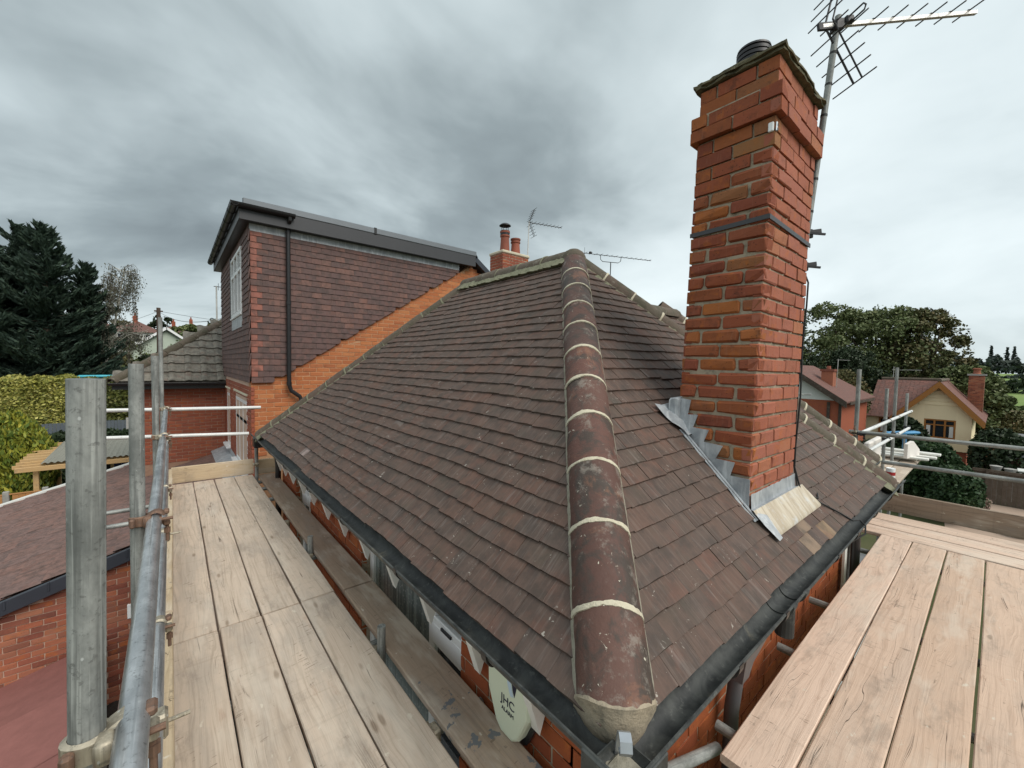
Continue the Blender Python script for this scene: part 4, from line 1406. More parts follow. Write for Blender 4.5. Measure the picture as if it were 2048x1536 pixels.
# ------------------------------------------------------------------ second wing of the house behind the right hip
def wing():
    t = thing('side_wing', (6.0, 3.0, G0), 'lower hipped clay tile roof wing running behind the right hip of the big roof', 'house wing')
    # front slope plane z = y - 2.0, right hip x + y = 7.48
    c, e = 2.0, HE
    y0 = c + e
    xr = 7.48 - y0
    top = .66
    yt = top + c
    m = MB()
    m.add([(4.2, y0 + .05, e), (xr - .05, y0 + .05, e), (7.48 - yt, yt, top), (4.2, yt, top), (xr - .05, 8.0, e), (7.48 - yt, 8.0, top)], [[0, 1, 2, 3], [1, 4, 5, 2]])
    core = m.obj('roof', M['dark_timber'], t)
    BASE[core.name] = Vector((0, 0, 0))
    fr = Fr((4.2, y0, e), (1, 0, 0), (0, 1 / S2, 1 / S2))
    st = MB()
    n = 0
    items = []
    for r in range(int((yt - y0) * S2 / GA)):
        s = r * GA
        y = y0 + s / S2
        xb = 7.48 - y - 4.2
        k0 = 0
        off = TP * (.5 if r % 2 else 0)
        # only the part not buried in the main roof
        xv = 5.86 - y - 4.2 + 0.1
        x = off
        while x < xb:
            if x > xv - .6:
                items.append(tile_place(fr, x, s, TILT, .0235, rng.normal(0, .004)))
            x += TP
    items.sort(key=lambda f: np.linalg.norm(f.o))
    for f in items:
        me = random.choice(tile_vars['roof_tile'])
        if n < 180:
            link('roof_tile', me, core, f.mat())
            n += 1
        else:
            st.add(f.w(np.array([v.co[:] for v in me.vertices])), [list(p.vertices) for p in me.polygons])
    if st.n:
        st.obj('roof_tiles', M['roof_tile'], core, kind='stuff')
    hip = Fr((xr, y0, e), (-1, 1, 1), (-1 / S2, -1 / S2, 0))
    L = (yt - y0) * S3
    s = 0.0
    while s < L:
        me = half_round(.35, .118, .116).mesh('hip_tile', M['ridge_tile_old'], 40)
        f = Fr(hip.w((s, 0, -.045))[0], hip.x, hip.y, hip.z)
        link('ridge_tile', me, core, f.mat())
        th0 = np.radians(np.linspace(-90, 90, 18))
        rows = [hip.w(np.c_[np.full(18, s + d) + rng.normal(0, .002, 18), rr * np.sin(th0), -.045 + rr * np.cos(th0)]) for d, rr in ((-.013, .113), (-.012, .123), (.012, .123), (.013, .113))]
        MB().strip(rows).obj('mortar_joint', M['mortar_cream'], core, 50)
        s += .354
    for sg in (-1, 1):
        rows = [hip.w(np.c_[np.linspace(0, L, 40), np.full(40, sg * la), np.full(40, zz) + rng.normal(0, .003, 40)]) for la, zz in ((.105, -.02), (.125, -.045), (.17, -.10))]
        MB().strip(rows).obj('mortar_bed', M['mortar_bed'], core, 50)
    for i in range(5):
        me = half_round(.35, .118, .116).mesh('ridge', M['ridge_tile_old'], 40)
        f = Fr((7.48 - yt - .354 * i, yt, top - .035), (-1, 0, 0), (0, -1, 0))
        link('ridge_tile', me, core, f.mat())
    MB().ball((7.48 - yt, yt, top - .035), (.122, .122, .12), 14).obj('apex_mortar', M['ridge_tile_old'], core, True)
    w_ = MB()
    w_.box((4.2, y0 + .25, G0), (xr - .25, y0 + .45, e))
    w_.box((xr - .45, y0 + .45, G0), (xr - .25, 7.9, e))
    w_.obj('wall', M['red_brick'], t)
    g = MB()
    gutter_run((5.56, y0 + .03, e), (xr + .1, y0 + .03, e), (0, -1, 0), m=g)
    g.obj('gutter', M['gutter_black'], t, 40)
wing()

# ------------------------------------------------------------------ tall neighbour with tile hung dormer
DX, DY = 1.0, 7.90            # front face x, cheek face y
ZT = 2.10                     # top of the hung tiles
YB = 12.55                    # far end of the dormer
dorm = thing('dormer_house', (4.5, 10, G0), 'orange brick house end with a tile hung flat roofed dormer and black guttering', 'house')
# gable wall (orange) under the raking line, dormer cheek above
def rake(x):                  # raking roof line on the cheek plane
    return -.36 + (x - 1.30) * .655 if x > 1.30 else -.36
m = MB()
gp = [(DX + .002, G0), (9.4, G0), (9.4, -.55), (5.32, 2.27), (4.95, rake(4.95) - .01), (1.30, -.36), (DX + .002, -.36)]
m.prism(gp, Fr((0, DY + .02, 0), (1, 0, 0), (0, 0, 1)), 0, -.3)
gw = m.obj('gable_wall', M['mortar_orange'], dorm)
BASE[gw.name] = Vector((0, 0, 0))
m = MB()
m.box((DX + .0, DY + .04, -.34), (DX + .25, YB, 2.3))
m.prism([(DX + .002, -.36), (1.30, -.36), (4.95, rake(4.95)), (5.0, 2.3), (DX + .002, 2.3)], Fr((0, DY + .045, 0), (1, 0, 0), (0, 0, 1)), 0, -.2)
m.obj('dormer_frame', M['dark_timber'], dorm)
m = MB()
DW = (8.72, 10.2, .86, 2.03)       # window in the dormer front (y0,y1,z0,z1)
m.box((DX + .003, DY + .32, G0), (DX + .25, YB, -.345))
fw_ = m.obj('front_wall', M['mortar_pink'], dorm)
BASE[fw_.name] = Vector((0, 0, 0))
db = Bricks()
def in_gable(x, z):
    zz_ = z - 2.2
    return zz_ < (rake(x + DX) + .02 if x + DX < 4.95 else 2.27 - abs(x + DX - 5.32) * .69) and x + DX < 6.4 and zz_ > -(.0) + (.62 * (x) - 1.75)
FG = Fr((DX, DY + .02, -2.2), (1, 0, 0), (0, 0, 1))
db.wall(FG, 5.5, 4.6, 'orange_brick', gw, in_gable, proud=.004)
FF = Fr((DX, YB, -2.3), (0, -1, 0), (0, 0, 1))
DOORS = [(8.42, 10.05), (11.1, 11.75)]
def in_front(x, z):
    y = YB - x
    zz_ = z - 2.3
    if zz_ > -.42:
        return False
    return True
db.wall(FF, YB - DY, 1.9, 'red_brick', fw_, in_front, [(YB - b, YB - a, .27, 1.60) for a, b in DOORS], proud=.005)
db.flush(300)

# hung tiles
HT = [tile_mesh('hung_tile', M['hung_tile'], .164, .19, .011, .0007) for _ in range(4)]
HTR = [tile_mesh('hung_tile', M['hung_tile_red'], .164, .19, .011, .0005) for _ in range(2)]
HTRH = [tile_mesh('hung_tile', M['hung_tile_red'], .090, .19, .011, .0005) for _ in range(2)]
HG = .1
def hang():
    items = []
    tilt = math.atan2(.020, .19)
    rows = int((ZT + .36) / HG) + 1
    frC = Fr((DX, DY, -.36), (1, 0, 0), (0, 0, 1))           # cheek: outward -y
    frF = Fr((DX, YB, -.36), (0, -1, 0), (0, 0, 1))          # front: outward -x
    for r in range(rows):
        s = r * HG
        if s + .02 > ZT + .36:
            continue
        z = -.36 + s
        # corner tiles
        half = r % 2 == 1
        x = .003
        if half:
            items.append((tile_place(frC, .045 + x, s, tilt, .020), random.choice(HTRH), 1))
            x += .0915
        else:
            red = rng.random() < .45
            items.append((tile_place(frC, .082 + x, s, tilt, .020), random.choice(HTR if red else HT), 1))
            x += .1655
        while True:
            cx = x + .083
            zl = rake(DX + cx - .02)
            if z < zl - .06 and DX + cx > 1.30:
                x += .1655
                if x > 4.2:
                    break
                continue
            if DX + cx > 4.93:
                break
            # skip tiles wholly under the rake
            if z + .1 > zl:
                items.append((tile_place(frC, cx, s + rng.normal(0, .0012), tilt + rng.normal(0, .004), .020, rng.normal(0, .003)), random.choice(HT), 1))
            x += .1655
        # front face
        x = 0 if half else .083
        while x < YB - DY:
            y = YB - x
            if not (DW[0] - .05 < y < DW[1] + .05 and z + .05 > DW[2] - .25 and z < DW[3]):
                nearc = y - DY < .12
                items.append((tile_place(frF, x, s, tilt, .020), random.choice(HTR if nearc and not half else HT), 0))
            x += .1655
    ck = MB()
    cut_planes = [((-.655, 0, 1), (-.36 - 1.30 * .655))]
    n = 0
    items.sort(key=lambda t: -t[2] * 100 + np.linalg.norm(t[0].o))
    for f, me, cheek in items:
        mw = f.mat()
        c = f.w([(-.082, 0, 0), (.082, 0, 0), (.082, .1, 0)])
        if cheek and c[:, 0].max() > 1.25:
            v = c @ A(-.655, 0, 1)
            if (v < -.36 - 1.30 * .655).any():
                mt = me.materials[0]
                me = clip_tile(me, mw, cut_planes, mt)
                if me is None:
                    continue
        if n < 300:
            link('hung_tile', me, dorm, mw, label='orange red corner tile' if me in HTR or me in HTRH else None)
            n += 1
        else:
            ck.add(f.w(np.array([v.co[:] for v in me.vertices])), [list(p.vertices) for p in me.polygons])
    ck.obj('hung_tiles', M['hung_tile'], dorm, kind='stuff')
hang()

def dorm_bits():
    # lead strip over the tiles, fascia, capping edge, flat roof
    MB().box((DX - .005, DY - .028, ZT + .01), (4.98, DY + .03, ZT + .145)).obj('lead_strip', M['lead'], dorm)
    m = MB()
    ex, ey = DX - .16, DY - .17
    m.box((ex, ey, 2.225), (5.33, ey + .025, 2.46), ch=.004)
    m.box((ex, ey + .025, 2.225), (ex + .025, YB + .2, 2.46), ch=.004)
    m.obj('fascia', M['dark_fascia'], dorm)
    m = MB()
    m.box((ex + .025, ey + .025, 2.226), (DX + .01, YB + .2, 2.24))
    m.box((DX + .01, ey + .025, 2.226), (5.3, DY + .02, 2.24))
    m.obj('soffit', M['black_plastic'], dorm)
    m = MB()
    m.box((ex + .06, ey + .012, 2.462), (5.33, YB + .2, 2.52))
    m.box((ex + .05, ey - .012, 2.452), (5.345, ey + .05, 2.562), ch=.012)
    m.obj('flat_roof', M['grey_edge'], dorm)
    MB().box((2.98, ey - .016, 2.445), (3.04, ey + .05, 2.57), ch=.008).obj('edge_joint', M['black_plastic'], dorm)
    # guttering on the front with a short return on the cheek side
    gx = ex - .004
    g = MB()
    gutter_run((gx, ey - .13, 2.44), (gx, YB + .25, 2.44), (-1, 0, 0), m=g)
    gutter_run((gx - .11, ey - .004, 2.44), (1.62, ey - .004, 2.44), (0, -1, 0), m=g)
    g.obj('gutter', M['black_plastic'], dorm, 40)
    for y in np.arange(8.1, 12.6, .62):
        b = MB()
        ph = np.radians(np.linspace(-8, 188, 14))
        rows = []
        for rr in (.057, .064):
            for w_ in (-.016, .016):
                rows.append(np.stack([gx - .056 - np.cos(ph) * rr * -1, np.full(14, y + w_), 2.44 - np.sin(ph) * rr], 1))
        b.rings([np.stack([rows[0][i], rows[1][i], rows[3][i], rows[2][i]]) for i in range(14)], True)
        b.obj('gutter_bracket', M['black_plastic'], dorm)
    # downpipe on the cheek with an offset
    px = 1.545
    y_ = DY - .075
    MB().path([(px, ey - .06, 2.40), (px, ey - .06, 2.36), (px, y_, 2.26), (px, y_, -.36), (px + .008, y_, -.42), (px + .03, y_, -.50), (px + .16, y_ , -.60), (px + .19, y_, -.66), (px + .19, y_, -2.6)], .034, 14).obj('downpipe', M['black_plastic'], dorm, True)
    m = MB()
    for x, z in ((px, -.38), (px + .19, -.66), (px, 1.0), (px, 2.2)):
        m.lathe([(.041, -.03), (.041, .03)], (x, y_, z), 14)
    m.obj('pipe_collar', M['black_plastic'], dorm, 40)
    # ridge of the old roof: half round dark ridge and verge running down the far side
    m = half_round(.9, .11, .11)
    f = Fr((5.33, DY - .10, 2.43), (0, 1, 0), (-1, 0, 0))
    link('ridge_tile', m.mesh('ridge', M['anthracite'], 40), dorm, f.mat())
    m = MB()
    m.bar((5.36, DY - .07, 2.40), (9.4, DY - .07, -.40), .14, .11)
    m.obj('verge', M['anthracite'], dorm)
    m = MB()
    m.add([(5.33, DY, 2.42), (9.45, DY, -.44), (9.45, YB + 2, -.44), (5.33, YB + 2, 2.42)], [[0, 1, 2, 3]])
    m.obj('roof', M['far_tile'], dorm)
    # dormer window
    y0, y1, z0, z1 = DW
    MB().box((DX - .05, y1 + .03, z0 - .02), (DX + .05, y1 + .09, z1 + .06)).obj('window_cheek', M['black_plastic'], dorm)
    m = MB()
    t = .06
    x0, x1 = DX - .045, DX + .03
    m.box((x0, y0 - .03, z0), (x1, y1 + .03, z0 + t), ch=.006)
    m.box((x0, y0 - .03, z1 - t), (x1, y1 + .03, z1), ch=.006)
    for y in (y0 - .03, y0 + .45, y0 + .95, y1 - .03):
        m.box((x0, y, z0 + t), (x1, y + t, z1 - t), ch=.006)
    m.box((x0 + .004, y0, z1 - .40), (x1 - .004, y1, z1 - .34), ch=.006)
    wn_ = m.obj('window', M['upvc_white'], dorm)
    BASE[wn_.name] = Vector((0, 0, 0))
    for a, b in ((y0 + .03, y0 + .45), (y0 + .51, y0 + .95), (y0 + 1.01, y1 - .03)):
        for c, d in ((z0 + t, z1 - .40), (z1 - .34, z1 - t)):
            MB().box((DX - .004, a, c), (DX + .0, b, d)).obj('pane', M['glass'], wn_)
    MB().box((DX - .06, y0 - .06, z0 - .04), (DX + .06, y1 + .06, z0 - .002), ch=.008).obj('sill', M['upvc_white'], wn_)
    MB().box((DX - .035, y0 - .02, z0 - .25), (DX + .0, y1 + .02, z0 - .045)).obj('lead_apron', M['lead'], wn_)
    # ground storey tall white windows
    for (a, b), z0, z1 in ((DOORS[0], -1.98, -.715), (DOORS[1], -1.93, -.74)):
        m = MB()
        m.box((DX + .0, a, z0), (DX + .07, b, z0 + .07), ch=.006)
        m.box((DX + .0, a, z1 - .07), (DX + .07, b, z1), ch=.006)
        n = max(1, round((b - a) / .5))
        ys = np.linspace(a, b - .07, n + 1)
        for y in ys:
            m.box((DX, y, z0 + .07), (DX + .07, y + .07, z1 - .07), ch=.006)
        if n > 1:
            m.box((DX + .003, a, z1 - .42), (DX + .067, b, z1 - .35), ch=.006)
        o = m.obj('window', M['upvc_white'], dorm)
        BASE[o.name] = Vector((0, 0, 0))
        for i in range(n):
            MB().box((DX + .03, ys[i] + .05, z0 + .05), (DX + .036, ys[i + 1] + .02, z1 - .05)).obj('pane', M['lace_glass'], o)
        MB().box((DX - .09, a - .05, z0 - .05), (DX + .05, b + .05, z0 - .004), ch=.008).obj('sill', M['upvc_white'], o)
        MB().box((DX - .03, a - .12, z1 + .10), (DX + .0, b + .12, z1 + .135), ch=.004).obj('drip_tile', M['mortar_cream'], dorm)
dorm_bits()

# ------------------------------------------------------------------ house with grey interlocking tiles beyond
def grey_house():
    t = thing('grey_roof_house', (0, 14.5, G0), 'red brick house with a grey interlocking tile hip roof beyond the dormer', 'house')
    YW = 12.3
    ez = -.50
    m = MB()
    m.box((-.62, YW + .003, G0), (6.0, YW + .3, ez - .05))
    m.box((-.62, YW + .3, G0), (-.32, 19, ez - .05))
    wl = m.obj('wall', M['mortar_red'], t)
    BASE[wl.name] = Vector((0, 0, 0))
    b = Bricks()
    b.wall(Fr((-.62, YW, -2.4), (1, 0, 0), (0, 0, 1)), 1.62, 1.85, 'red_brick', wl, proud=.004)
    b.flush(240)
    # hip roof: front slope z rises with y; left slope rises with x
    x0, y0 = -.98, YW - .35
    k = .75
    apex = 3.2
    m = MB()
    P = [(x0, y0, ez), (6, y0, ez), (6, y0 + apex, ez + apex * k), (x0 + apex, y0 + apex, ez + apex * k), (x0, 20, ez), (x0 + apex, 20, ez + apex * k)]
    m.add(A(*P) + A(0, 0, -.03), [[0, 1, 2, 3], [0, 3, 5, 4]])
    rf = m.obj('roof', M['grey_interlock'], t)
    BASE[rf.name] = Vector((0, 0, 0))
    def interlock(mat):
        W_, L_, n = .30, .40, 12
        xs = np.linspace(0, W_, n + 1)
        prof = .028 * np.maximum(0, np.sin(xs / W_ * 2 * math.pi)) ** .8 - .004 * np.sin(xs / W_ * 2 * math.pi) + rng.normal(0, .001, n + 1)
        mm = MB()
        a = np.c_[xs, np.zeros(n + 1), prof + .018]
        a0 = np.c_[xs, np.zeros(n + 1), prof]
        c = np.c_[xs, np.full(n + 1, L_), prof]
        mm.strip([a0, a, c])
        return mm.mesh('interlocking_tile', mat, 50)
    tiles = [interlock(M['grey_interlock']) for _ in range(3)]
    u = A(0, 1, k)
    fr = Fr((x0, y0, ez), (1, 0, 0), u)
    g = .33
    for r in range(int(apex * math.hypot(1, k) / g)):
        s = r * g
        yy = s / math.hypot(1, k)
        x = 0
        i = 0
        while x < 3.6:
            if x > yy - .12 and x < 2.4:
                f = Fr(fr.w((x, s - .01, .02 + rng.normal(0, .002)))[0], fr.x, fr.y - fr.z * .05, None)
                link('interlocking_tile', random.choice(tiles), rf, f.mat())
            x += .302
    hp = Fr((x0, y0, ez), (1, 1, k), (-1, 1, 0))
    s = 0
    while s < 4:
        me = half_round(.44, .11, .11).mesh('hip_tile', M['ridge_tile_old'], 40)
        f = Fr(hp.w((s, 0, -.02))[0], hp.x, hp.y, np.cross(hp.x, hp.y))
        if f.z[2] < 0:
            f.y, f.z = -f.y, -f.z
        link('ridge_tile', me, rf, f.mat())
        s += .45
    gm = MB()
    gutter_run((x0 - .05, y0 + .01, ez - .02), (DX - .01, y0 + .01, ez - .02), (0, -1, 0), m=gm)
    gm.box((x0, y0 + .02, ez - .16), (DX - .01, y0 + .05, ez - .03))
    gm.obj('gutter', M['black_plastic'], t, 40)
    # slim aerial mast
    q = thing('aerial', (1.12, 16, -1), 'thin pole with a tiny aerial standing behind the grey tiled roof', 'aerial')
    MB().tube((1.12, 16, -3), (1.12, 16, 2.35), .022, 8).obj('mast', M['alu'], q)
    mm = MB()
    mm.bar((1.05, 16, 2.33), (1.62, 16, 2.33), .02, .02)
    for d in (.12, .22, .32, .42):
        mm.bar((1.05 + d, 16, 2.22), (1.05 + d, 16, 2.44), .012, .012)
    mm.obj('antenna', M['aerial_dark'], q)
grey_house()

# ------------------------------------------------------------------ lean-to extension on the left
def lean_to():
    t = thing('lean_to', (-1.0, 10, G0), 'single storey brick lean-to with a faded red tiled roof and slate grey verge', 'extension')
    YW = 7.65
    def z_of(x):
        return -2.62 + .305 * (x + .46)
    k = .305
    L = math.hypot(1, k)
    m = MB()
    m.prism([(-4.6, G0), (DX, G0), (DX, z_of(DX) - .16), (-4.6, z_of(-4.6) - .16)], Fr((0, YW + .006, 0), (1, 0, 0), (0, 0, 1)), 0, -.25)
    wl = m.obj('gable_wall', M['mortar_pink'], t)
    BASE[wl.name] = Vector((0, 0, 0))
    b = Bricks()
    b.wall(Fr((-2.2, YW, -5.05), (1, 0, 0), (0, 0, 1)), 2.5, 2.7, 'mixed_brick', wl, lambda x, z: -5.05 + z < z_of(-2.2 + x) - .16 and (z > .55 + .2 * x or x > 1.35), proud=.006)
    b.flush(300)
    m = MB()
    e = .10
    for xa, xb, ya, yb in ((-4.6, -.62, YW - e, 14.3), (-.62, DX - .02, YW - e, 12.28)):
        m.add([(xa, ya, z_of(xa) - .03), (xb, ya, z_of(xb) - .03), (xb, yb, z_of(xb) - .03), (xa, yb, z_of(xa) - .03)], [[0, 1, 2, 3]])
    rf = m.obj('roof', M['red_interlock'], t)
    BASE[rf.name] = Vector((0, 0, 0))
    # flat interlocking tiles with shallow ribs
    def itile(ribs):
        W_, L_, n = .33, .42, 8
        xs = np.linspace(0, W_, n + 1)
        prof = np.where(np.arange(n + 1) % 4 == 0, .008, 0.0) + (.010 * np.maximum(0, np.sin(xs / W_ * 4 * math.pi)) if ribs else 0)
        mm = MB()
        mm.strip([np.c_[xs, np.zeros(n + 1), prof - .004], np.c_[xs, np.zeros(n + 1), prof + .014], np.c_[xs, np.full(n + 1, L_), prof]])
        return mm.mesh('interlocking_tile', M['red_interlock'], 40)
    V1 = [itile(False) for _ in range(3)]
    V2 = [itile(True) for _ in range(3)]
    fr = Fr((-4.6, 14.3, z_of(-4.6)), (0, -1, 0), (1, 0, k))
    g = .345
    n = 0
    for r in range(int(5.55 * L / g) + 1):
        s = r * g
        xx = -4.6 + s / L
        x = 0.0
        while x < 14.3 - YW + e - .33:
            y = 14.3 - x
            ok = y < 12.3 or xx < -.72
            if xx > -3.6 and ok and xx < DX - .3:
                f = Fr(fr.w((x, s - .012, .012 + rng.normal(0, .0015)))[0], fr.x, fr.y - fr.z * .035, None)
                link('interlocking_tile', random.choice(V2 if xx > -.45 else V1), rf, f.mat())
            x += .331
    # lead flashing against the house front
    m = MB()
    m.add([(DX - .30, YW, z_of(DX - .30) + .045), (DX - .01, YW, z_of(DX) + .07), (DX - .01, 12.28, z_of(DX) + .07), (DX - .30, 12.28, z_of(DX - .30) + .045)], [[0, 1, 2, 3]])
    m.add([(DX - .008, YW, z_of(DX) + .06), (DX - .008, 12.28, z_of(DX) + .06), (DX - .008, 12.28, z_of(DX) + .20), (DX - .008, YW, z_of(DX) + .20)], [[0, 1, 2, 3]])
    m.obj('lead_flashing', M['lead'], t)
    # dark dry verge along the gable
    m = MB()
    a, c = -4.6, DX - .3
    m.bar((a, YW - .10, z_of(a) - .055), (c, YW - .10, z_of(c) - .055), .05, .17, ch=.008)
    vg = m.obj('verge', M['anthracite'], t)
    m = MB()
    for i, x in enumerate(np.arange(-3.4, .6, .36)):
        m.box((x, YW - .135, z_of(x) - .075), (x + .02, YW - .10, z_of(x) + .04), ch=.004)
    m.obj('verge_clip', M['anthracite'], t)
    MB().bar((-4.6, 14.34, z_of(-4.6) + .03), (-.6, 14.34, z_of(-.6) + .03), .12, .06, ch=.008).obj('wall_coping', M['white_render'], t)
    m = MB()
    m.box((-.53, YW - .03, -3.62), (-.45, YW + .0, -3.42), ch=.004)
    m.obj('vent_cover', M['upvc_white'], t)
lean_to()
def low_roof():
    t = thing('low_roof', (-2, 5, G0), 'low pink mineral felt lean-to roof below the brick gable', 'roof')
    k = .27
    zf = lambda x: -3.90 + k * (x + 1.12)
    x0, x1 = -4.6, -.78
    ys = [7.64, 6.7, 5.75, 4.8, 3.85, 2.9, 1.95, 1.0]
    for i in range(len(ys) - 1):
        m = MB()
        n = 14
        xs = np.linspace(x0, x1, n)
        o = .008 * (i % 2) + .004
        rows = []
        for y in np.linspace(ys[i], ys[i + 1] - .08, 10):
            rows.append(np.c_[xs, np.full(n, y), zf(xs) + o + .012 * np.sin(xs * 2.3 + y * 1.7) * np.cos(y * .9) + rng.normal(0, .0015, n)])
        m.strip(rows)
        m.obj('felt_sheet', M['felt_pink'], t, True)
    m = MB()
    m.box((x1 - .02, 1.0, zf(x1) - .14), (x1 + .035, 7.62, zf(x1) + .03), ch=.006)
    m.obj('edge_trim', M['anthracite'], t)
    MB().box((x0, 1.0, G0), (x1 - .1, 7.6, zf(x0) - .2)).obj('wall', M['red_brick'], t)
    g = structure(MB().strip([np.c_[np.full(40, x), np.linspace(.5, 7.6, 40), -4.72 + rng.normal(0, .02, 40)] for x in np.linspace(-.76, 1.2, 24)]).obj('gravel_path', M['dark_gravel']))
low_roof()
# ------------------------------------------------------------------ scaffold
TR = .02415
DECK = -1.70
def zt_mesh(L, name, mat, r=TR, n=20):
    return MB().pipe((0, 0, 0), (0, 0, L), r, n=n).mesh(name, mat, 40)
def tube_obj(name, p0, p1, mat, parent, n=20, label=None, r=TR):
    p0, p1 = Vector(p0), Vector(p1)
    d = p1 - p0
    q = d.to_track_quat('Z', 'Y').to_matrix().to_4x4()
    q.translation = p0
    return link(name, zt_mesh(d.length, name, M[mat], r, n), parent, q, label=label)
def coupler(parent, c, dv, dh, side, mats=('coupler_steel', 'coupler_rust'), detail=True, scale=1.0):
    """right angle coupler: collar round the upright (dir dv at c) and round the ledger (dir dh at c+side*.0485)"""
    c, dv, dh, side = A(*c), A(*dv), A(*dh), A(*side)
    dv /= np.linalg.norm(dv); dh /= np.linalg.norm(dh)
    m = MB()
    def collar(o, d, w=.042, r0=.0252, r1=.0305, gap=None):
        ref = side - d * (side @ d)
        ref /= np.linalg.norm(ref)
        t3 = np.cross(d, ref)
        n = 18
        ang = np.radians(np.linspace(20, 340, n))
        rings = []
        for a in ang:
            e = ref * math.cos(a) + t3 * math.sin(a)
            bulge = .004 * abs(math.sin(a * 1.5))
            rings.append(np.stack([o + e * r0 - d * w / 2, o + e * (r1 + bulge) - d * w / 2 * .8, o + e * (r1 + bulge) + d * w / 2 * .8, o + e * r0 + d * w / 2]))
        m.rings(rings, True)
    s_ = side / np.linalg.norm(side)
    o2 = c + s_ * (2 * TR + .001)
    collar(c, dv)
    collar(o2, dh)
    # body block between the tubes
    fr = Fr(c + s_ * (TR + .0005), s_, np.cross(dv, s_) if abs(dv @ s_) < .9 else dh, None)
    m.box((-.014, -.022, -.02), (.014, .022, .02), Fr((c + o2) / 2 + np.cross(s_, dv) * .030, s_, dv), ch=.006)
    ob = m.obj('coupler', M[mats[0]], parent, 50)
    BASE[ob.name] = Vector((0, 0, 0))
    if detail:
        b = MB()
        t1 = np.cross(dv, s_)
        for o, d, ax in ((c, dv, -t1), (o2, dh, s_)):
            lat = np.cross(d, ax)
            for sg in (1,):
                p = o + ax * .036 + lat * .030 * sg
                b.tube(p - lat * .012, p + lat * .075, .0065, 8)
                b.tube(p + lat * .020, p + lat * .040, .0125, 6)
                b.ball(p, .012, 8)
        b.obj('bolt', M[mats[1]], ob, 40)
        for o, d, ax in ((c, dv, -t1), (o2, dh, s_)):
            lat = np.cross(d, ax)
            MB().box((-.020, -.006, -.012), (.020, .02, .012), Fr(o + ax * .034 + lat * .016, d, lat), ch=.005).obj('flap', M[mats[0]], ob)
            MB().box((-.018, -.004, -.010), (.018, .014, .010), Fr(o + ax * .034 - lat * .026, d, lat), ch=.005).obj('hinge', M[mats[1]], ob)
    return ob

scafL = thing('scaffold', (-.1, 3.5, G0), 'galvanised tube scaffold along the left side carrying the long boarded walkway', 'scaffold', 'tube scaffolds round the roof')
LY = (.985, 2.235, 4.62, 7.22)
tops = (-.035, -.02, .03, .56)
for i, (y, zt_) in enumerate(zip(LY, tops)):
    lean = ((-.0206, .0172), (-.010, .008), (-.004, .003), (0, 0))[i]
    dz = zt_ - G0
    tube_obj('standard', (-.111 + lean[0] * dz, y + lean[1] * dz, G0), (-.111, y, zt_), 'tube_grey', scafL, 28 if i < 2 else 18)
GRX = -.111 + .0493
tube_obj('guard_rail', (GRX, -1.2, -.655), (GRX - .012, 7.45, -.69), 'tube_bright', scafL, 28)
tube_obj('guard_rail', (GRX + .004, -1.0, -1.13), (GRX - .008, 7.4, -1.12), 'tube_bright', scafL, 24)
tube_obj('ledger', (GRX + .006, -1.0, -1.79), (GRX + .006, 7.4, -1.79), 'tube_grey', scafL)
for i, y in enumerate(LY):
    coupler(scafL, (-.111 + (-.0206 * .62 if i == 0 else 0), y + (.0172 * .62 if i == 0 else 0), -.676 if i == 0 else -.658 - .004 * i), (0, 0, 1), (0, 1, 0), (1, 0, 0), ('coupler_steel', 'coupler_rust') if i != 1 else ('coupler_rust', 'coupler_rust'))
    if i > 0:
        coupler(scafL, (-.111, y, -1.125), (0, 0, 1), (0, 1, 0), (1, 0, 0))
# second pair of couplers where the toe board is held
for y in (1.62, 3.4):
    m = MB()
    m.box((GRX - .03, y - .028, -1.17), (GRX + .036, y + .028, -1.09), ch=.008)
    m.tube((GRX + .01, y, -1.13), (GRX + .09, y, -1.13), .0065, 8)
    m.obj('clip', M['coupler_steel'], scafL)
# end guard rails across the far end
tube_obj('end_rail', (-.95, 7.27, -.655), (1.04, 7.27, -.712), 'tube_white', scafL)
tube_obj('end_rail', (-.95, 7.27, -1.0), (.88, 7.27, -1.10), 'tube_white', scafL)
for z in (-.68, -1.045):
    coupler(scafL, (-.10, 7.22, z + .02), (0, 0, 1), (1, 0, 0), (0, 1, 0), detail=False)
# inner short uprights through the boards
for y, zt_, zb in ((2.30, -1.57, G0), (3.93, -1.575, G0), (6.98, -1.26, G0)):
    tube_obj('standard', (.938, y, zb), (.938, y, zt_), 'tube_grey', scafL, 20)
coupler(scafL, (.938, 6.98, -1.52), (0, 0, 1), (1, 0, 0), (0, -1, 0), detail=False)
tube_obj('ledger', (1.03, -1.0, -1.81), (1.03, 7.1, -1.81), 'tube_grey', scafL)
# transoms
for y, xa, xb in ((.15, -.2, 1.2), (1.66, -.22, 1.218), (2.44, -.2, 1.19), (3.9, -.2, 1.2), (5.9, -.62, 1.19), (6.45, -.62, 1.0), (6.85, -.2, 1.2)):
    tube_obj('transom', (xa, y, -1.764), (xb, y, -1.764), 'tube_grey', scafL, 18)
for y in (1.665, 3.93, 2.36, 1.36, 4.9):
    m = MB()
    m.box((.905, y - .05, -1.80), (.955, y + .02, -1.725), ch=.008)
    m.tube((.93, y - .06, -1.75), (.93, y + .05, -1.75), .007, 6)
    m.obj('clip', M['coupler_steel'], scafL)
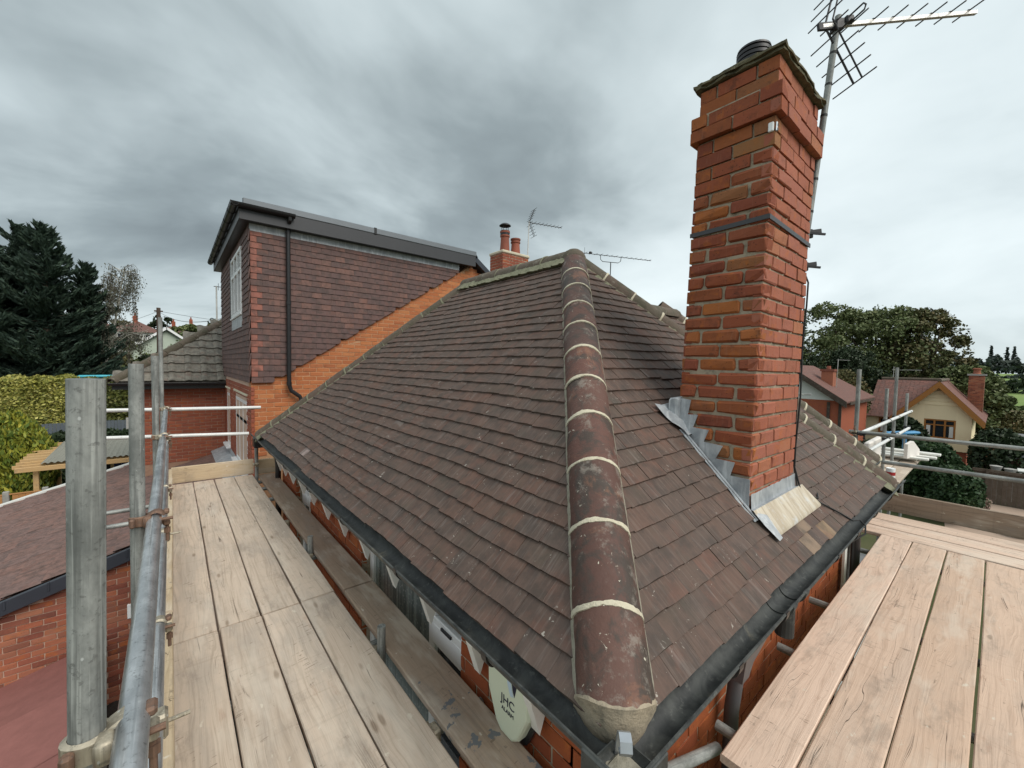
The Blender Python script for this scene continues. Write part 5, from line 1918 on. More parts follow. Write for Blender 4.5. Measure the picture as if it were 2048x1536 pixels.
# toe boards belong to the frame
def board_mesh(name, mat, L, wd=.224, th=.038, hoops=False):
    m = MB()
    n = max(3, int(L / .35))
    xs = np.linspace(0, L, n + 1)
    c = .005
    prof = [(-wd / 2, -th + c), (-wd / 2, -c), (-wd / 2 + c, 0), (wd / 2 - c, 0), (wd / 2, -c), (wd / 2, -th + c), (wd / 2 - c, -th), (-wd / 2 + c, -th)]
    w1, w2 = rng.uniform(0, 6, 2)
    rings = []
    for i, x in enumerate(xs):
        sway = .0022 * math.sin(x * 1.7 + w1)
        sag = .0022 * math.sin(x * 1.3 + w2)
        e = .006 if i in (0, n) else 0
        rings.append(np.array([(x, a * (1 - e * 2) + sway + rng.normal(0, .0006), b + sag) for a, b in prof]))
    m.rings(rings, True)
    return m.mesh(name, M[mat])
def board(x0, y0, x1, y1, z, mat, label, group, wd=.224, tilt=0.0, name='scaffold_board', cat='plank', parent=None, up=(0, 0, 1)):
    p0, p1 = A(x0, y0, z), A(x1, y1, z + tilt)
    d = p1 - p0
    L = np.linalg.norm(d)
    me = board_mesh(name, mat, L, wd)
    y = np.cross(A(*up), d / L)
    f = Fr(p0, d, y)
    o = link(name, me, parent, f.mat())
    if parent is None:
        o['label'] = label
        o['category'] = cat
        if group:
            o['group'] = group
    return o
# toe boards: left edge (standing on edge), far end
board(-.055, .2, -.055, 3.05, -1.588, 'toe_board', None, None, .222, name='toe_board', parent=scafL, up=(-1, 0, 0))
board(-.055, 3.07, -.055, 7.1, -1.588, 'toe_board', None, None, .222, name='toe_board', parent=scafL, up=(-1, 0, 0))
board(-.03, 7.16, .925, 7.16, -1.588, 'toe_board', None, None, .224, name='toe_board', parent=scafL, up=(0, -1, 0))
board(.935, 7.07, 1.20, 7.07, -1.588, 'toe_board', None, None, .224, name='toe_board', parent=scafL, up=(0, -1, 0))

# walkway boards, left: near run and far run
GB = 'boards of the left walkway'
xs = [-.029, .206, .441, .676]
names = ['outermost', 'second from the rail', 'third from the rail', 'innermost']
near_lab = ['pale scaffold board nearest the guard rail, in the near run of the left walkway',
            'near-run scaffold board second from the guard rail on the left walkway',
            'near-run scaffold board third from the guard rail on the left walkway',
            'near-run scaffold board of the left walkway with heavy grain and pink stains beside the gap']
far_lab = ['scaffold board nearest the guard rail, in the far run of the left walkway',
           'far-run scaffold board second from the guard rail on the left walkway',
           'far-run scaffold board third from the guard rail on the left walkway',
           'far-run scaffold board of the left walkway beside the short upright tubes']
for i, x in enumerate(xs):
    board(x + .1135, -.9, x + .1135 + rng.normal(0, .002), 3.078 + .01 * (i % 2), DECK + rng.normal(0, .0015), 'board_grey', near_lab[i], GB, .2265)
    board(x + .1135, 3.096 + .01 * (i % 2), x + .1135 + rng.normal(0, .002), 7.12, DECK + rng.normal(0, .0015), 'board_grey', far_lab[i], GB, .2265)
board(1.072, -.9, 1.072, 3.062, DECK + .002, 'board_painted', 'brown inner scaffold board spattered with blue grey paint next to the house wall', GB, .224)
board(1.074, 3.078, 1.072, 7.03, DECK + .001, 'board_dark', 'brown inner scaffold board of the far run next to the house wall', GB, .224)

# right scaffold ------------------------------------------------------
scafR = thing('scaffold', (6.8, .5, G0), 'galvanised tube scaffold at the right with guard rails and a loading bay of uprights beyond', 'scaffold', 'tube scaffolds round the roof')
GBR = 'boards of the right platform'
for i, (yc, lab) in enumerate(((.602, 'weathered pinkish scaffold board along the right hand wall, nearest the gutter'), (.362, 'second scaffold board out from the right hand wall'), (.121, 'third scaffold board out from the right hand wall'), (-.121, 'fourth scaffold board out from the right hand wall'), (-.362, 'outermost visible scaffold board of the right platform'))):
    board(1.84 if i == 0 else 1.7, yc, 5.69 - .012 * i, yc + .002, DECK + rng.normal(0, .0015), 'board_warm', lab, GBR, .232)
GBX = 'cross boards at the end of the right platform'
for xc, lab in ((5.835, 'cross board touching the ends of the right platform boards'), (6.125, 'middle cross board beyond the right platform'), (6.405, 'cross board next to the far toe board of the right platform')):
    board(xc, -1.4, xc, 3.2, DECK + .001, 'board_warm', lab, GBX, .262)
board(6.72, -1.4, 6.72, 2.2, -1.585, 'toe_board_dark', None, None, .235, name='toe_board', parent=scafR, up=(-1, 0, 0))
board(1.45, -.6, 1.45, .86, -1.762, 'garden_timber', 'short timber lying under the end of the right platform boards', None, .2, name='timber_offcut')
for x, ya, yb in ((2.05, -.8, .82), (2.95, -.8, .83), (3.75, -.8, .86), (5.2, -.8, .80)):
    tube_obj('transom', (x, ya, -1.764), (x, yb, -1.764), 'tube_grey', scafR, 18)
tube_obj('ledger', (1.0, .775, -1.40), (1.95, .775, -1.79), 'tube_grey', scafR, 18)
tube_obj('ledger', (1.6, -.75, -1.80), (6.9, -.75, -1.80), 'tube_grey', scafR, 14)
PX = 6.86
for x, zt_, n in ((PX, .03, 18), (9.0, -.27, 14), (9.9, .085, 14), (11.35, -.42, 14)):
    tube_obj('standard', (x, 1.17, G0), (x, 1.17, zt_), 'tube_grey', scafR, n)
tube_obj('guard_rail', (PX, 1.24, -.79), (PX - .02, -1.6, -.77), 'tube_grey', scafR)
tube_obj('guard_rail', (PX - .06, .95, -1.125), (PX - .06, -1.6, -1.10), 'tube_grey', scafR)
for (x0, z0, x1, z1) in ((PX, -.80, 11.6, -.79), (PX, -1.10, 11.4, -1.12)):
    tube_obj('bay_rail', (x0, 1.12, z0), (x1, 1.12, z1), 'tube_white', scafR, 14)
    for x in (PX, 9.0, 9.9, 11.35):
        coupler(scafR, (x, 1.17, z0), (0, 0, 1), (1, 0, 0), (0, -1, 0), ('aerial_dark', 'aerial_dark'), detail=(x < 7))
coupler(scafR, (PX, 1.17, -.80), (0, 0, 1), (0, 1, 0), (-1, 0, 0), detail=True)
tube_obj('standard', (11.36, 1.17, -2.0), (11.36, 1.17, -1.25), 'tube_blue', scafR, 12, label='blue painted upright', r=.032)
# rails of the scaffold seen past the chimney
tube_obj('bay_rail', (11.0, 4.0, -.62), (14.5, 3.55, -.70), 'tube_grey', scafR, 12)
tube_obj('standard', (12.2, 3.86, G0), (12.2, 3.86, -.28), 'tube_grey', scafR, 12)
# materials waiting on the loading bay
GW = 'white plastic lengths on the loading bay'
wl = ['longest cream white roofline board on top of the loading bay pile', 'cream white roofline board at the rear of the loading bay pile', 'cream white roofline board in the middle of the loading bay pile',
      'cream white roofline board at the front of the loading bay pile', 'short white roofline board under the loading bay pile', 'white roofline board lying at the left of the loading bay by the first upright']
for i, (x, ya, yb, z) in enumerate(((10.75, .62, 2.0, -1.53), (10.95, .70, 2.1, -1.575), (10.6, .66, 2.0, -1.575), (10.3, .74, 1.9, -1.575), (10.45, .9, 1.9, -1.62), (9.3, 1.02, 2.1, -1.56))):
    o = MB().box((x, ya, z), (x + .14, yb, z + .04), ch=.008).obj('roofline_board', M['white_paint'])
    o['label'] = wl[i]
    o['category'] = 'plank'
    o['group'] = GW
for i in range(2):
    board(8.3, 1.0 + .24 * i, 11.6, 1.0 + .24 * i, -1.64, 'board_grey', ['loading bay board nearest the right rail', 'loading bay board under the uprights'][i], 'loading bay boards')
o = MB().box((8.6, 1.28, -1.56), (9.6, 1.36, -1.14), ch=.02).obj('insulation_sheet', M['polystyrene'], label='pinkish white foam sheet standing among the loading bay uprights', category='insulation')
o = MB().prism([(0, 0), (.55, 0), (.55, .12), (.25, .30), (0, .26)], Fr((10.2, 1.05, -1.56), (1, -.2, 0), (0, 0, 1)), 0, .05).obj('foam_offcut', M['polystyrene'], label='white foam offcut leaning on the far upright of the loading bay', category='insulation')
o = MB().bar((10.9, 1.42, -1.22), (11.3, .98, -1.18), .16, .05, ch=.02).obj('blue_tube_bundle', M['bin_blue'], label='bright blue plastic trough lying across the loading bay', category='trough')
m = MB()
for i in range(3):
    m.lathe([(.05, -.5), (.055, -.5), (.055, .5), (.05, .5)], (8.55 + .12 * i, 1.02, -1.50), 12, Fr((0, 0, 0), (1, 0, 0), (0, 0, 1)) if False else WORLD)
tb = thing('red_marked_tin', (8.25, .98, -1.58), 'white tin with a red mark beside the loading bay uprights', 'tin')
MB().lathe([(.055, 0), (.055, .14), (.05, .145), (.045, .14)], (8.25, .98, -1.58), 18).obj('tin', M['upvc_white'], tb, 40)
MB().lathe([(.0565, .04), (.0565, .09)], (8.25, .98, -1.58), 18, caps=False).obj('band', M['red_paint'], tb)

# ------------------------------------------------------------------ alarm box on the left wall
def alarm():
    yc, zc = 1.372, -1.44
    t = thing('alarm_box', (WX, yc, zc), 'cream burglar alarm box with navy logo and JHC lettering under the eaves', 'alarm')
    # outline in wall plane: a = along -y (to the right in view), b = up
    out = [(-.135, .20), (.135, .20), (.15, .12), (.14, -.10), (.075, -.235), (.04, -.262), (-.04, -.262), (-.075, -.235), (-.14, -.10), (-.15, .12)]
    fr = Fr((WX - .012, yc, zc), (0, -1, 0), (0, 0, 1))       # z axis = -x outward
    m = MB()
    m.prism([(a * 1.10, b * 1.10 - .012) for a, b in out], fr, 0, .022)
    m.obj('back_plate', M['black_plastic'], t)
    m = MB()
    n = len(out)
    rings = [fr.w([(a * s_, b * s_, z) for a, b in out]) for s_, z in ((1.0, .022), (1.0, .060), (.965, .074), (.93, .078))]
    m.rings(rings, True)
    m.obj('cover', M['alarm_cream'], t)
    # logo: sweeping navy blade with pale blade beside it
    lg = [(.005, .19), (.03, .165), (.065, .11), (.075, .06), (.070, .01), (.058, -.035), (.045, -.01), (.03, .05), (.015, .11)]
    MB().prism(lg, fr, .0785, .0795).obj('logo', M['logo_navy'], t)
    lg2 = [(-.004, .19), (.010, .11), (.025, .05), (.040, -.01), (.052, -.038), (.030, -.045), (.008, .0), (-.004, .08)]
    MB().prism(lg2, fr, .0785, .0792).obj('logo', M['logo_blue'], t)
    for txt, size, b, a in (('JHC', .058, -.105, 0.0), ('ALARM', .027, -.140, 0.0)):
        cu = bpy.data.curves.new('lettering', 'FONT')
        cu.body = txt
        cu.size = size
        cu.align_x = 'CENTER'
        cu.extrude = .0006
        ob = bpy.data.objects.new('lettering', cu)
        COL.objects.link(ob)
        dg = bpy.context.evaluated_depsgraph_get()
        me = bpy.data.meshes.new_from_object(ob.evaluated_get(dg))
        bpy.data.objects.remove(ob)
        bpy.data.curves.remove(cu)
        me.materials.clear()
        me.materials.append(M['logo_navy'])
        link('lettering', me, t, fr.mat((a + .012, b, .0795)))
alarm()

# ------------------------------------------------------------------ aerials
def yagi(parent, base, d, up, L, n, el, mat, boom=.012, refl=None, rod=.0035, dipole=.12):
    """boom from base along d; elements along e = d x up"""
    base, d, up = A(*base), A(*d), A(*up)
    d /= np.linalg.norm(d)
    up = up - d * (up @ d)
    up /= np.linalg.norm(up)
    e = np.cross(d, up)
    b = MB()
    b.bar(base, base + d * L, boom, boom, up)
    b.obj('boom', M['alu'] if mat == 'alu' else M['aerial_dark'], parent)
    for i in range(n):
        p = base + d * (L * (i + .6) / n) + up * boom * .7
        k = el * (1 - .12 * i / n)
        m = MB()
        m.path([p - e * k, p + e * k], rod, 6)
        m.box((-.010, -.010, -.007), (.010, .010, .009), Fr(p, d, e), ch=.002)
        m.obj('element', M['aerial_dark'], parent)
    if refl:
        # V shaped corner reflector at the back
        for sg in (1, -1):
            m = MB()
            dd = (-d * -.35 + up * sg)
            dd = d * .42 + up * sg
            dd /= np.linalg.norm(dd)
            m.path([base + d * .02, base + d * .02 + dd * refl], rod * 1.5, 6)
            m.path([base + d * .02 + e * .06, base + d * .02 + dd * refl + e * .06], rod * 1.2, 6)
            for k in range(5):
                p = base + d * .02 + dd * (refl * (k + 1) / 5)
                m.path([p - e * el * 1.5, p + e * el * 1.5], rod, 6)
            m.obj('reflector', M['aerial_dark'], parent)
    if dipole:
        p = base + d * (L * .16) + up * .02
        m = MB()
        m.path([p - e * dipole * .9 - up * .02, p + e * dipole * .9 - up * .02, p + e * dipole + up * .0, p + e * dipole * .9 + up * .02, p - e * dipole * .9 + up * .02, p - e * dipole, p - e * dipole * .9 - up * .02], rod * 1.2, 6)
        m.box((-.03, -.03, -.025), (.03, .03, .025), Fr(p, d, e), ch=.008)
        m.obj('dipole', M['aerial_dark'], parent)

def main_aerial():
    t = thing('television_aerial', (3.42, .93, .7), 'large television aerial on a grey pole strapped to the tall leaning chimney', 'aerial')
    p0, p1 = A(3.405, .925, .70), A(3.455, .80, 2.37)
    MB().pipe(p0, p1, .019, .003, 18).obj('mast', M['tube_grey'], t, 40)
    d = (p1 - p0)
    m = MB()
    for f in (.10, .24, .37, .50, .62, .74, .86, .95):
        c = p0 + d * f
        m.path([c - d * .004, c + d * .004], .021, 14)
    m.obj('tape', M['cable_black'], t)
    # brackets and lashing band round the stack
    for f in (.02, .155):
        m = MB()
        c = p0 + d * f
        m.box((-.035, -.03, -.012), (.055, .03, .012), Fr(c, (1, -.3, 0), (0, 0, 1)), ch=.004)
        m.bar(c, c + A(.09, -.06, .02), .012, .03, ch=.002)
        m.bar(c, c + A(-.05, .05, 0), .03, .03, ch=.002)
        m.bar(c, c + A(.07, -.09, -.015), .01, .014)
        m.obj('bracket', M['aerial_dark'], t)
    zb = .865
    x0, x1, o = chx(zb), chx(zb) + CHW, .004
    m = MB()
    for a, b in (((x0 - o, CHY + CHD + o, zb - .01), (x0 - o, CHY - o, zb + .0)), ((x0 - o, CHY - o, zb), (x1 + o, CHY - o, zb - .015))):
        m.bar(a, b, .006, .026)
    m.obj('lashing_band', M['dark_fascia'], t)
    # boom and elements
    b0 = p0 + d * .965
    bd = A(.9, -.6, .2)
    yagi(t, b0 - bd * .10, bd, (-.06, .05, 1), 1.18, 8, .105, 'alu', .022, .42, .0045, .13)
    m = MB()
    m.box((-.03, -.04, -.03), (.03, .03, .03), Fr(b0, bd / np.linalg.norm(bd), (0, 0, 1)), ch=.006)
    m.bar(b0 - bd * .13, b0 + bd * .02, .02, .05, ch=.004)
    m.obj('clamp', M['aerial_dark'], t)
    # cable: down the edge of the chimney, over the tiles, into the gutter
    nrm = A(0, -1, 1) / S2
    def rf(x, y):
        return A(x, y, y - (HY - HE)) + nrm * .042
    pts = [p0 + A(-.02, -.01, .02)]
    for z in np.linspace(.6, -.66, 9):
        pts.append(A(chx(z) + CHW + .012, CHY - .004 + .004 * math.sin(z * 9), z))
    pts += [rf(3.245, .852), rf(3.27, .825), rf(3.33, .79), rf(3.42, .745), rf(3.52, .69), rf(3.60, .635), A(3.645, .575, -1.03), A(3.655, .545, -1.06), A(3.63, .538, -1.11), A(3.50, .60, -1.16)]
    MB().path(pts, .0055, 8).obj('cable', M['cable_black'], t, True)
    pts = [A(chx(z) + CHW + .020, CHY + .01, z) for z in np.linspace(.5, -.62, 7)] + [rf(3.235, .87), rf(3.30, .845), rf(3.36, .80), rf(3.40, .79), rf(3.46, .81)]
    MB().path(pts, .0045, 8).obj('cable', M['cable_black'], t, True)
main_aerial()

def far_chimney():
    y = 8.5
    t = thing('far_chimney', (7.2, y, G0), 'distant red brick chimney stack with two clay pots peeping over the ridge', 'chimney')
    x0, x1, d = 6.72, 7.62, .55
    zt_ = 3.02
    zb = 2.42
    m = MB()
    m.box((x0, y, G0), (x1, y + d, zt_ - .06))
    c = m.obj('stack', M['mortar_cream'], t)
    BASE[c.name] = Vector((0, 0, 0))
    b = Bricks()
    b.wall(Fr((x0, y, zb), (1, 0, 0), (0, 0, 1)), x1 - x0, zt_ - zb - .05, 'red_brick', c, proud=.008)
    b.wall(Fr((x0, y + d, zb), (0, -1, 0), (0, 0, 1)), d, zt_ - zb - .05, 'red_brick', c, proud=.008)
    b.flush(300)
    MB().box((x0 - .03, y - .03, zt_ - .06), (x1 + .03, y + d + .03, zt_ + .02), ch=.02).obj('capping', M['mortar_cream'], t)
    prof = [(r * .80, z * .72) for r, z in [(.17, 0), (.165, .15), (.145, .45), (.14, .62), (.165, .64), (.165, .69), (.15, .70), (.15, .76), (.17, .78), (.17, .84), (.13, .85), (.13, .80)]]
    P1 = MB().lathe(prof, (7.0, y + .28, zt_), 24).obj('chimney_pot', M['pot_clay'], t, 30)
    P2 = MB().lathe([(r * 1.02, z * .80) for r, z in prof], (7.38, y + .28, zt_), 24).obj('chimney_pot', M['pot_clay'], t, 30)
    m = MB()
    cx, cy = 7.0, y + .28
    m.lathe([(.122, .50), (.128, .50), (.128, .62), (.122, .62)], (cx, cy, zt_), 20)
    m.lathe([(.02, .81), (.10, .79), (.16, .755), (.155, .77), (.10, .81), (.02, .835)], (cx, cy, zt_), 20)
    for a in range(4):
        an = a * math.pi / 2 + .4
        m.bar((cx + .10 * math.cos(an), cy + .10 * math.sin(an), zt_ + .60), (cx + .10 * math.cos(an), cy + .10 * math.sin(an), zt_ + .79), .010, .010)
    m.obj('cowl', M['pot_cowl'], t, 30)
    a = thing('television_aerial', (7.6, y, 2.9), 'television aerial with a diamond reflector beside the distant clay chimney pots', 'aerial')
    MB().tube((7.66, y + .1, 2.5), (7.71, y + .1, 4.02), .015, 8).obj('mast', M['alu'], a)
    yagi(a, (7.68, y + .1, 3.99), (1, -.25, .02), (0, 0, 1), 1.10, 9, .12, 'dark', .014, .40, .005, 0)
    b = thing('television_aerial', (12.45, 9.5, 3.0), 'long thin aerial on a stub mast rising behind the right hip of the roof', 'aerial')
    MB().tube((12.75, 9.6, 1.2), (12.78, 9.6, 3.95), .018, 8).obj('mast', M['aerial_dark'], b)
    MB().path([(12.35, 9.75, 4.18), (12.36, 9.75, 4.02), (12.45, 9.72, 3.95), (13.1, 9.5, 3.97), (13.2, 9.46, 4.04), (13.22, 9.45, 4.2)], .012, 6).obj('cradle', M['aerial_dark'], b)
    yagi(b, (11.62, 10.0, 4.17), (1, -.34, .016), (0, 0, 1), 3.1, 14, .13, 'dark', .018, 0, .006, 0)
    MB().tube((11.7, 9.97, 4.0), (11.7, 9.97, 4.38), .006, 6).obj('element', M['aerial_dark'], b)
    MB().ball((11.95, 9.9, 4.22), (.08, .05, .05), 8).obj('dipole', M['aerial_dark'], b)
far_chimney()
# ------------------------------------------------------------------ vegetation helpers
def leaf_quads(C, size, aspect=1.6, dirs=None, flat=0.0, jit=1.0):
    """C: n x 3 centres. returns mesh data of one bent quad (two triangles) per leaf"""
    n = len(C)
    if dirs is None:
        d = rng.normal(0, 1, (n, 3))
    else:
        d = dirs + rng.normal(0, .35 * jit, (n, 3))
    d /= np.linalg.norm(d, axis=1)[:, None]
    r = rng.normal(0, 1, (n, 3))
    if flat:
        r[:, 2] *= (1 - flat)
    s = np.cross(d, r)
    s /= np.linalg.norm(s, axis=1)[:, None] + 1e-9
    sz = size * rng.uniform(.6, 1.35, n)[:, None]
    a = d * sz * aspect / 2
    b = s * sz / 2
    V = np.stack([C - a, C + b, C + a, C - b], 1).reshape(-1, 3)
    return V, n
def leaf_obj(name, parts, mat, parent):
    V = np.concatenate([p[0] for p in parts])
    n = len(V) // 4
    me = bpy.data.meshes.new(name)
    me.vertices.add(len(V))
    me.vertices.foreach_set('co', V.astype(np.float32).ravel())
    me.loops.add(n * 4)
    me.loops.foreach_set('vertex_index', np.arange(n * 4, dtype=np.int32))
    me.polygons.add(n)
    me.polygons.foreach_set('loop_start', np.arange(0, n * 4, 4, dtype=np.int32))
    me.materials.append(mat)
    me.update(calc_edges=True)
    return link(name, me, parent)

def clump_points(c, r, n, shell=.55):
    d = rng.normal(0, 1, (n, 3))
    d /= np.linalg.norm(d, axis=1)[:, None]
    rr = (shell + (1 - shell) * rng.random(n)) ** .8
    return A(*c) + d * rr[:, None] * A(*r)

def broad_tree(name, x, y, h, cr, mat, label, seed, nclump=46, per=170, leaf=.26, group=None, crown_low=.30, gappy=.0, aspect=1.5):
    global rng
    old = rng
    rng = np.random.default_rng(seed)
    z = float(gz(x, y)) if name != 'x' else 0
    t = thing(name, (x, y, z), label, 'tree', group)
    tk = MB()
    top = A(x + rng.normal(0, .3), y + rng.normal(0, .3), z + h * .62)
    tk.path([(x, y, z - .3), (x + rng.normal(0, .1), y, z + h * .25), top], [h * .030, h * .022, h * .009], 8)
    cen, rad_ = [], []
    for i in range(nclump):
        u = rng.random()
        zz_ = crown_low + (1 - crown_low) * rng.random() ** .85
        prof = math.sin(math.pi * min(1, .12 + .86 * (zz_ - crown_low) / (1 - crown_low) * .93 + .03)) ** .6
        an = rng.random() * 2 * math.pi
        rr = cr * prof * math.sqrt(rng.random()) * 1.0
        cc = A(x + rr * math.cos(an), y + rr * math.sin(an), z + h * (.06 + .90 * zz_))
        cen.append(cc)
        rad_.append(cr * rng.uniform(.13, .27))
    for cc in cen[:14]:
        b0 = A(x, y, z + h * rng.uniform(.25, .5))
        mid = (b0 + cc) / 2 + A(0, 0, -.1 * h * .2) + rng.normal(0, .15, 3)
        tk.path([b0, mid, cc], [h * .010, h * .007, h * .003], 5)
    tk.obj('trunk', M['bark'], t, True)
    parts = []
    for cc, r in zip(cen, rad_):
        P = clump_points(cc, (r, r, r * .72), per)
        parts.append(leaf_quads(P, leaf, aspect))
    # loose outer sprays
    P = clump_points((x, y, z + h * (.5 + crown_low / 2)), (cr * 1.02, cr * 1.02, h * .5 * (1 - crown_low)), int(nclump * per * .10), .8)
    parts.append(leaf_quads(P, leaf, aspect))
    leaf_obj('crown', parts, M[mat], t)
    rng = old
    return t

def cypress(x, y, h, cr, label, seed, group=None, dens=1.0, lean=0.0):
    global rng
    old = rng
    rng = np.random.default_rng(seed)
    z = G0 - .2
    t = thing('cypress_tree', (x, y, z), label, 'tree', group)
    tk = MB()
    tk.path([(x, y, z), (x + lean * .4, y, z + h * .5), (x + lean, y, z + h * .97)], [h * .024, h * .015, h * .003], 8)
    parts = []
    nb = int(230 * dens)
    for i in range(nb):
        f = .10 + .90 * (i + rng.random()) / nb
        an = rng.random() * 2 * math.pi
        L = cr * (1 - f) ** .72 * rng.uniform(.50, 1.25) + .22
        if f < .25:
            L *= .75 + f
        b0 = A(x + lean * f, y, z + h * f)
        rise = rng.uniform(.02, .34) * (.35 + 1.2 * f)
        droop = rng.uniform(.0, .16)
        nseg = 5
        pts = []
        for k in range(nseg + 1):
            u = k / nseg
            pts.append(b0 + A(math.cos(an), math.sin(an), 0) * L * u + A(0, 0, 1) * L * (rise * u - droop * math.sin(u * math.pi) + .22 * u * u))
        if L > 1.2:
            tk.path(pts, list(np.linspace(.05, .008, nseg + 1)), 4)
        n = int((30 + L * 62) * dens)
        u = rng.random(n) ** .72
        pi = np.array(pts)
        idx = np.minimum((u * nseg).astype(int), nseg - 1)
        fr_ = (u * nseg - idx)[:, None]
        C = pi[idx] * (1 - fr_) + pi[idx + 1] * fr_
        d = pi[idx + 1] - pi[idx]
        d /= np.linalg.norm(d, axis=1)[:, None]
        side = A(-math.sin(an), math.cos(an), 0)
        wd = (.11 * L + .07) * (1 - .75 * u)
        C = C + side * (rng.normal(0, 1, n) * wd)[:, None] + A(0, 0, 1) * rng.normal(0, .065, n)[:, None]
        d = d + side * rng.normal(0, .55, n)[:, None] + A(0, 0, .25)
        parts.append(leaf_quads(C, .085, 4.6, d, 0.0, .5))
    tk.obj('trunk', M['bark'], t, True)
    leaf_obj('crown', parts, M['leaf_cypress'], t)
    rng = old

cypress(-9.6, 41.5, 15.6, 4.4, 'tallest dark cypress at the far left edge, its thin top reaching highest', 11, 'dark cypress trees behind the hedge')
cypress(-8.0, 43.5, 15.3, 4.2, 'dark cypress with a slender plume top, second from the left edge', 12, 'dark cypress trees behind the hedge')
cypress(-6.4, 41.0, 15.0, 4.4, 'dark cypress with the broad bushy top in the middle of the evergreen group', 13, 'dark cypress trees behind the hedge', 1.15)
cypress(-5.0, 42.5, 13.0, 3.4, 'dark cypress nearest the birch, shorter and spreading to the right', 14, 'dark cypress trees behind the hedge', 1.1, .3)
cypress(-11.5, 47, 14.0, 4.4, 'dark cypress half hidden behind the tallest one at the picture edge', 15, 'dark cypress trees behind the hedge')

def birch():
    global rng
    old = rng
    rng = np.random.default_rng(31)
    x, y, z = -3.95, 43.0, -3.2
    h = 10.0
    t = thing('birch_tree', (x, y, z), 'thin leafed silver birch with drooping twigs right of the dark cypresses', 'tree')
    tk = MB()
    path = [A(x, y, z - 2), A(x + .05, y, z + 2.5), A(x + .55, y, z + 5), A(x + .95, y, z + 7.5), A(x + 1.25, y, z + h)]
    tk.path(path, [.15, .12, .085, .05, .012], 8)
    parts = []
    tw = MB()
    for i in range(60):
        f = rng.uniform(.30, .98)
        k = min(int(f * 4), 3)
        b0 = path[k] * (1 - (f * 4 - k)) + path[k + 1] * (f * 4 - k)
        an = rng.random() * 2 * math.pi
        L = 3.3 * (1.06 - f) ** .55 * rng.uniform(.5, 1.05)
        e = b0 + A(math.cos(an) * L, math.sin(an) * L, L * rng.uniform(.45, .95))
        mid = (b0 + e) / 2 + A(0, 0, .16 * L)
        tk.path([b0, mid, e], [.03, .02, .008], 4)
        for j in range(9):
            u = rng.uniform(.35, 1)
            s = mid * (1 - u) + e * u
            dl = rng.uniform(.6, 2.3)
            o = rng.normal(0, .18, 2)
            pts = [s, s + A(o[0], o[1], -.15 * dl), s + A(o[0] * 1.5, o[1] * 1.5, -dl)]
            tw.path(pts, [.009, .007, .004], 3, False)
            n = int(8 * dl)
            v = rng.random(n)[:, None]
            C = pts[1] * (1 - v) + pts[2] * v + rng.normal(0, .07, (n, 3))
            parts.append(leaf_quads(C, .075, 1.8, np.tile(A(0, 0, -1), (n, 1))))
    tk.obj('trunk', M['birch_bark'], t, True)
    tw.obj('twigs', M['bark'], t)
    leaf_obj('crown', parts, M['leaf_birch'], t)
    rng = old
birch()

def bush(name, x, y, z0, r, mat, label, seed, n=9000, leaf=.10, cat='shrub', clumps=26, group=None, aspect=1.7, upward=False, stem=True):
    global rng
    old = rng
    rng = np.random.default_rng(seed)
    t = thing(name, (x, y, z0), label, cat, group)
    if stem:
        m = MB()
        for i in range(5):
            m.path([(x + rng.normal(0, .1), y + rng.normal(0, .1), z0 - .2), (x + rng.normal(0, r[0] * .3), y + rng.normal(0, r[1] * .3), z0 + r[2] * .9)], [.05, .02], 5)
        m.obj('stems', M['bark'], t)
    c = A(x, y, z0 + r[2])
    parts = [leaf_quads(clump_points(c, A(*r) * .93, n // 2, .82), leaf, aspect, np.tile(A(0, 0, 1), (n // 2, 1)) if upward else None)]
    for i in range(clumps):
        cc = clump_points(c, A(*r) * .86, 1, .8)[0]
        k = n // 2 // clumps
        rr = A(*r) * rng.uniform(.16, .30)
        parts.append(leaf_quads(clump_points(cc, rr, k, .4), leaf, aspect, np.tile(A(0, 0, 1), (k, 1)) if upward else None))
    leaf_obj('foliage', parts, M[mat], t)
    rng = old
    return t
def hedge(name, x0, x1, y0, y1, z0, z1, mat, label, seed, n=14000, leaf=.13, cat='hedge', bump=.12):
    global rng
    old = rng
    rng = np.random.default_rng(seed)
    t = thing(name, ((x0 + x1) / 2, (y0 + y1) / 2, z0), label, cat)
    MB().box((x0 + .12, y0 + .12, z0), (x1 - .12, y1 - .12, z1 - .15)).obj('branches', M['bark'], t)
    q = rng.random(n)
    P = np.empty((n, 3))
    P[:, 0] = rng.uniform(x0, x1, n)
    P[:, 2] = rng.uniform(z0, z1, n)
    P[:, 1] = y0
    topm = q < .30
    P[topm, 2] = z1
    P[topm, 1] = rng.uniform(y0, y1, topm.sum())
    sd = q > .94
    P[sd, 0] = np.where(rng.random(sd.sum()) < .5, x0, x1)
    P[sd, 1] = rng.uniform(y0, y1, sd.sum())
    wv = bump * (np.sin(P[:, 0] * 2.7) * np.cos(P[:, 2] * 3.1 + P[:, 1]) + .5 * np.sin(P[:, 0] * 6.1 + 1))
    P[:, 1] -= np.where(topm, 0, wv)
    P[:, 2] += np.where(topm, wv, 0)
    P += rng.normal(0, .06, P.shape)
    leaf_obj('foliage', [leaf_quads(P, leaf, 1.5)], M[mat], t)
    rng = old
    return t

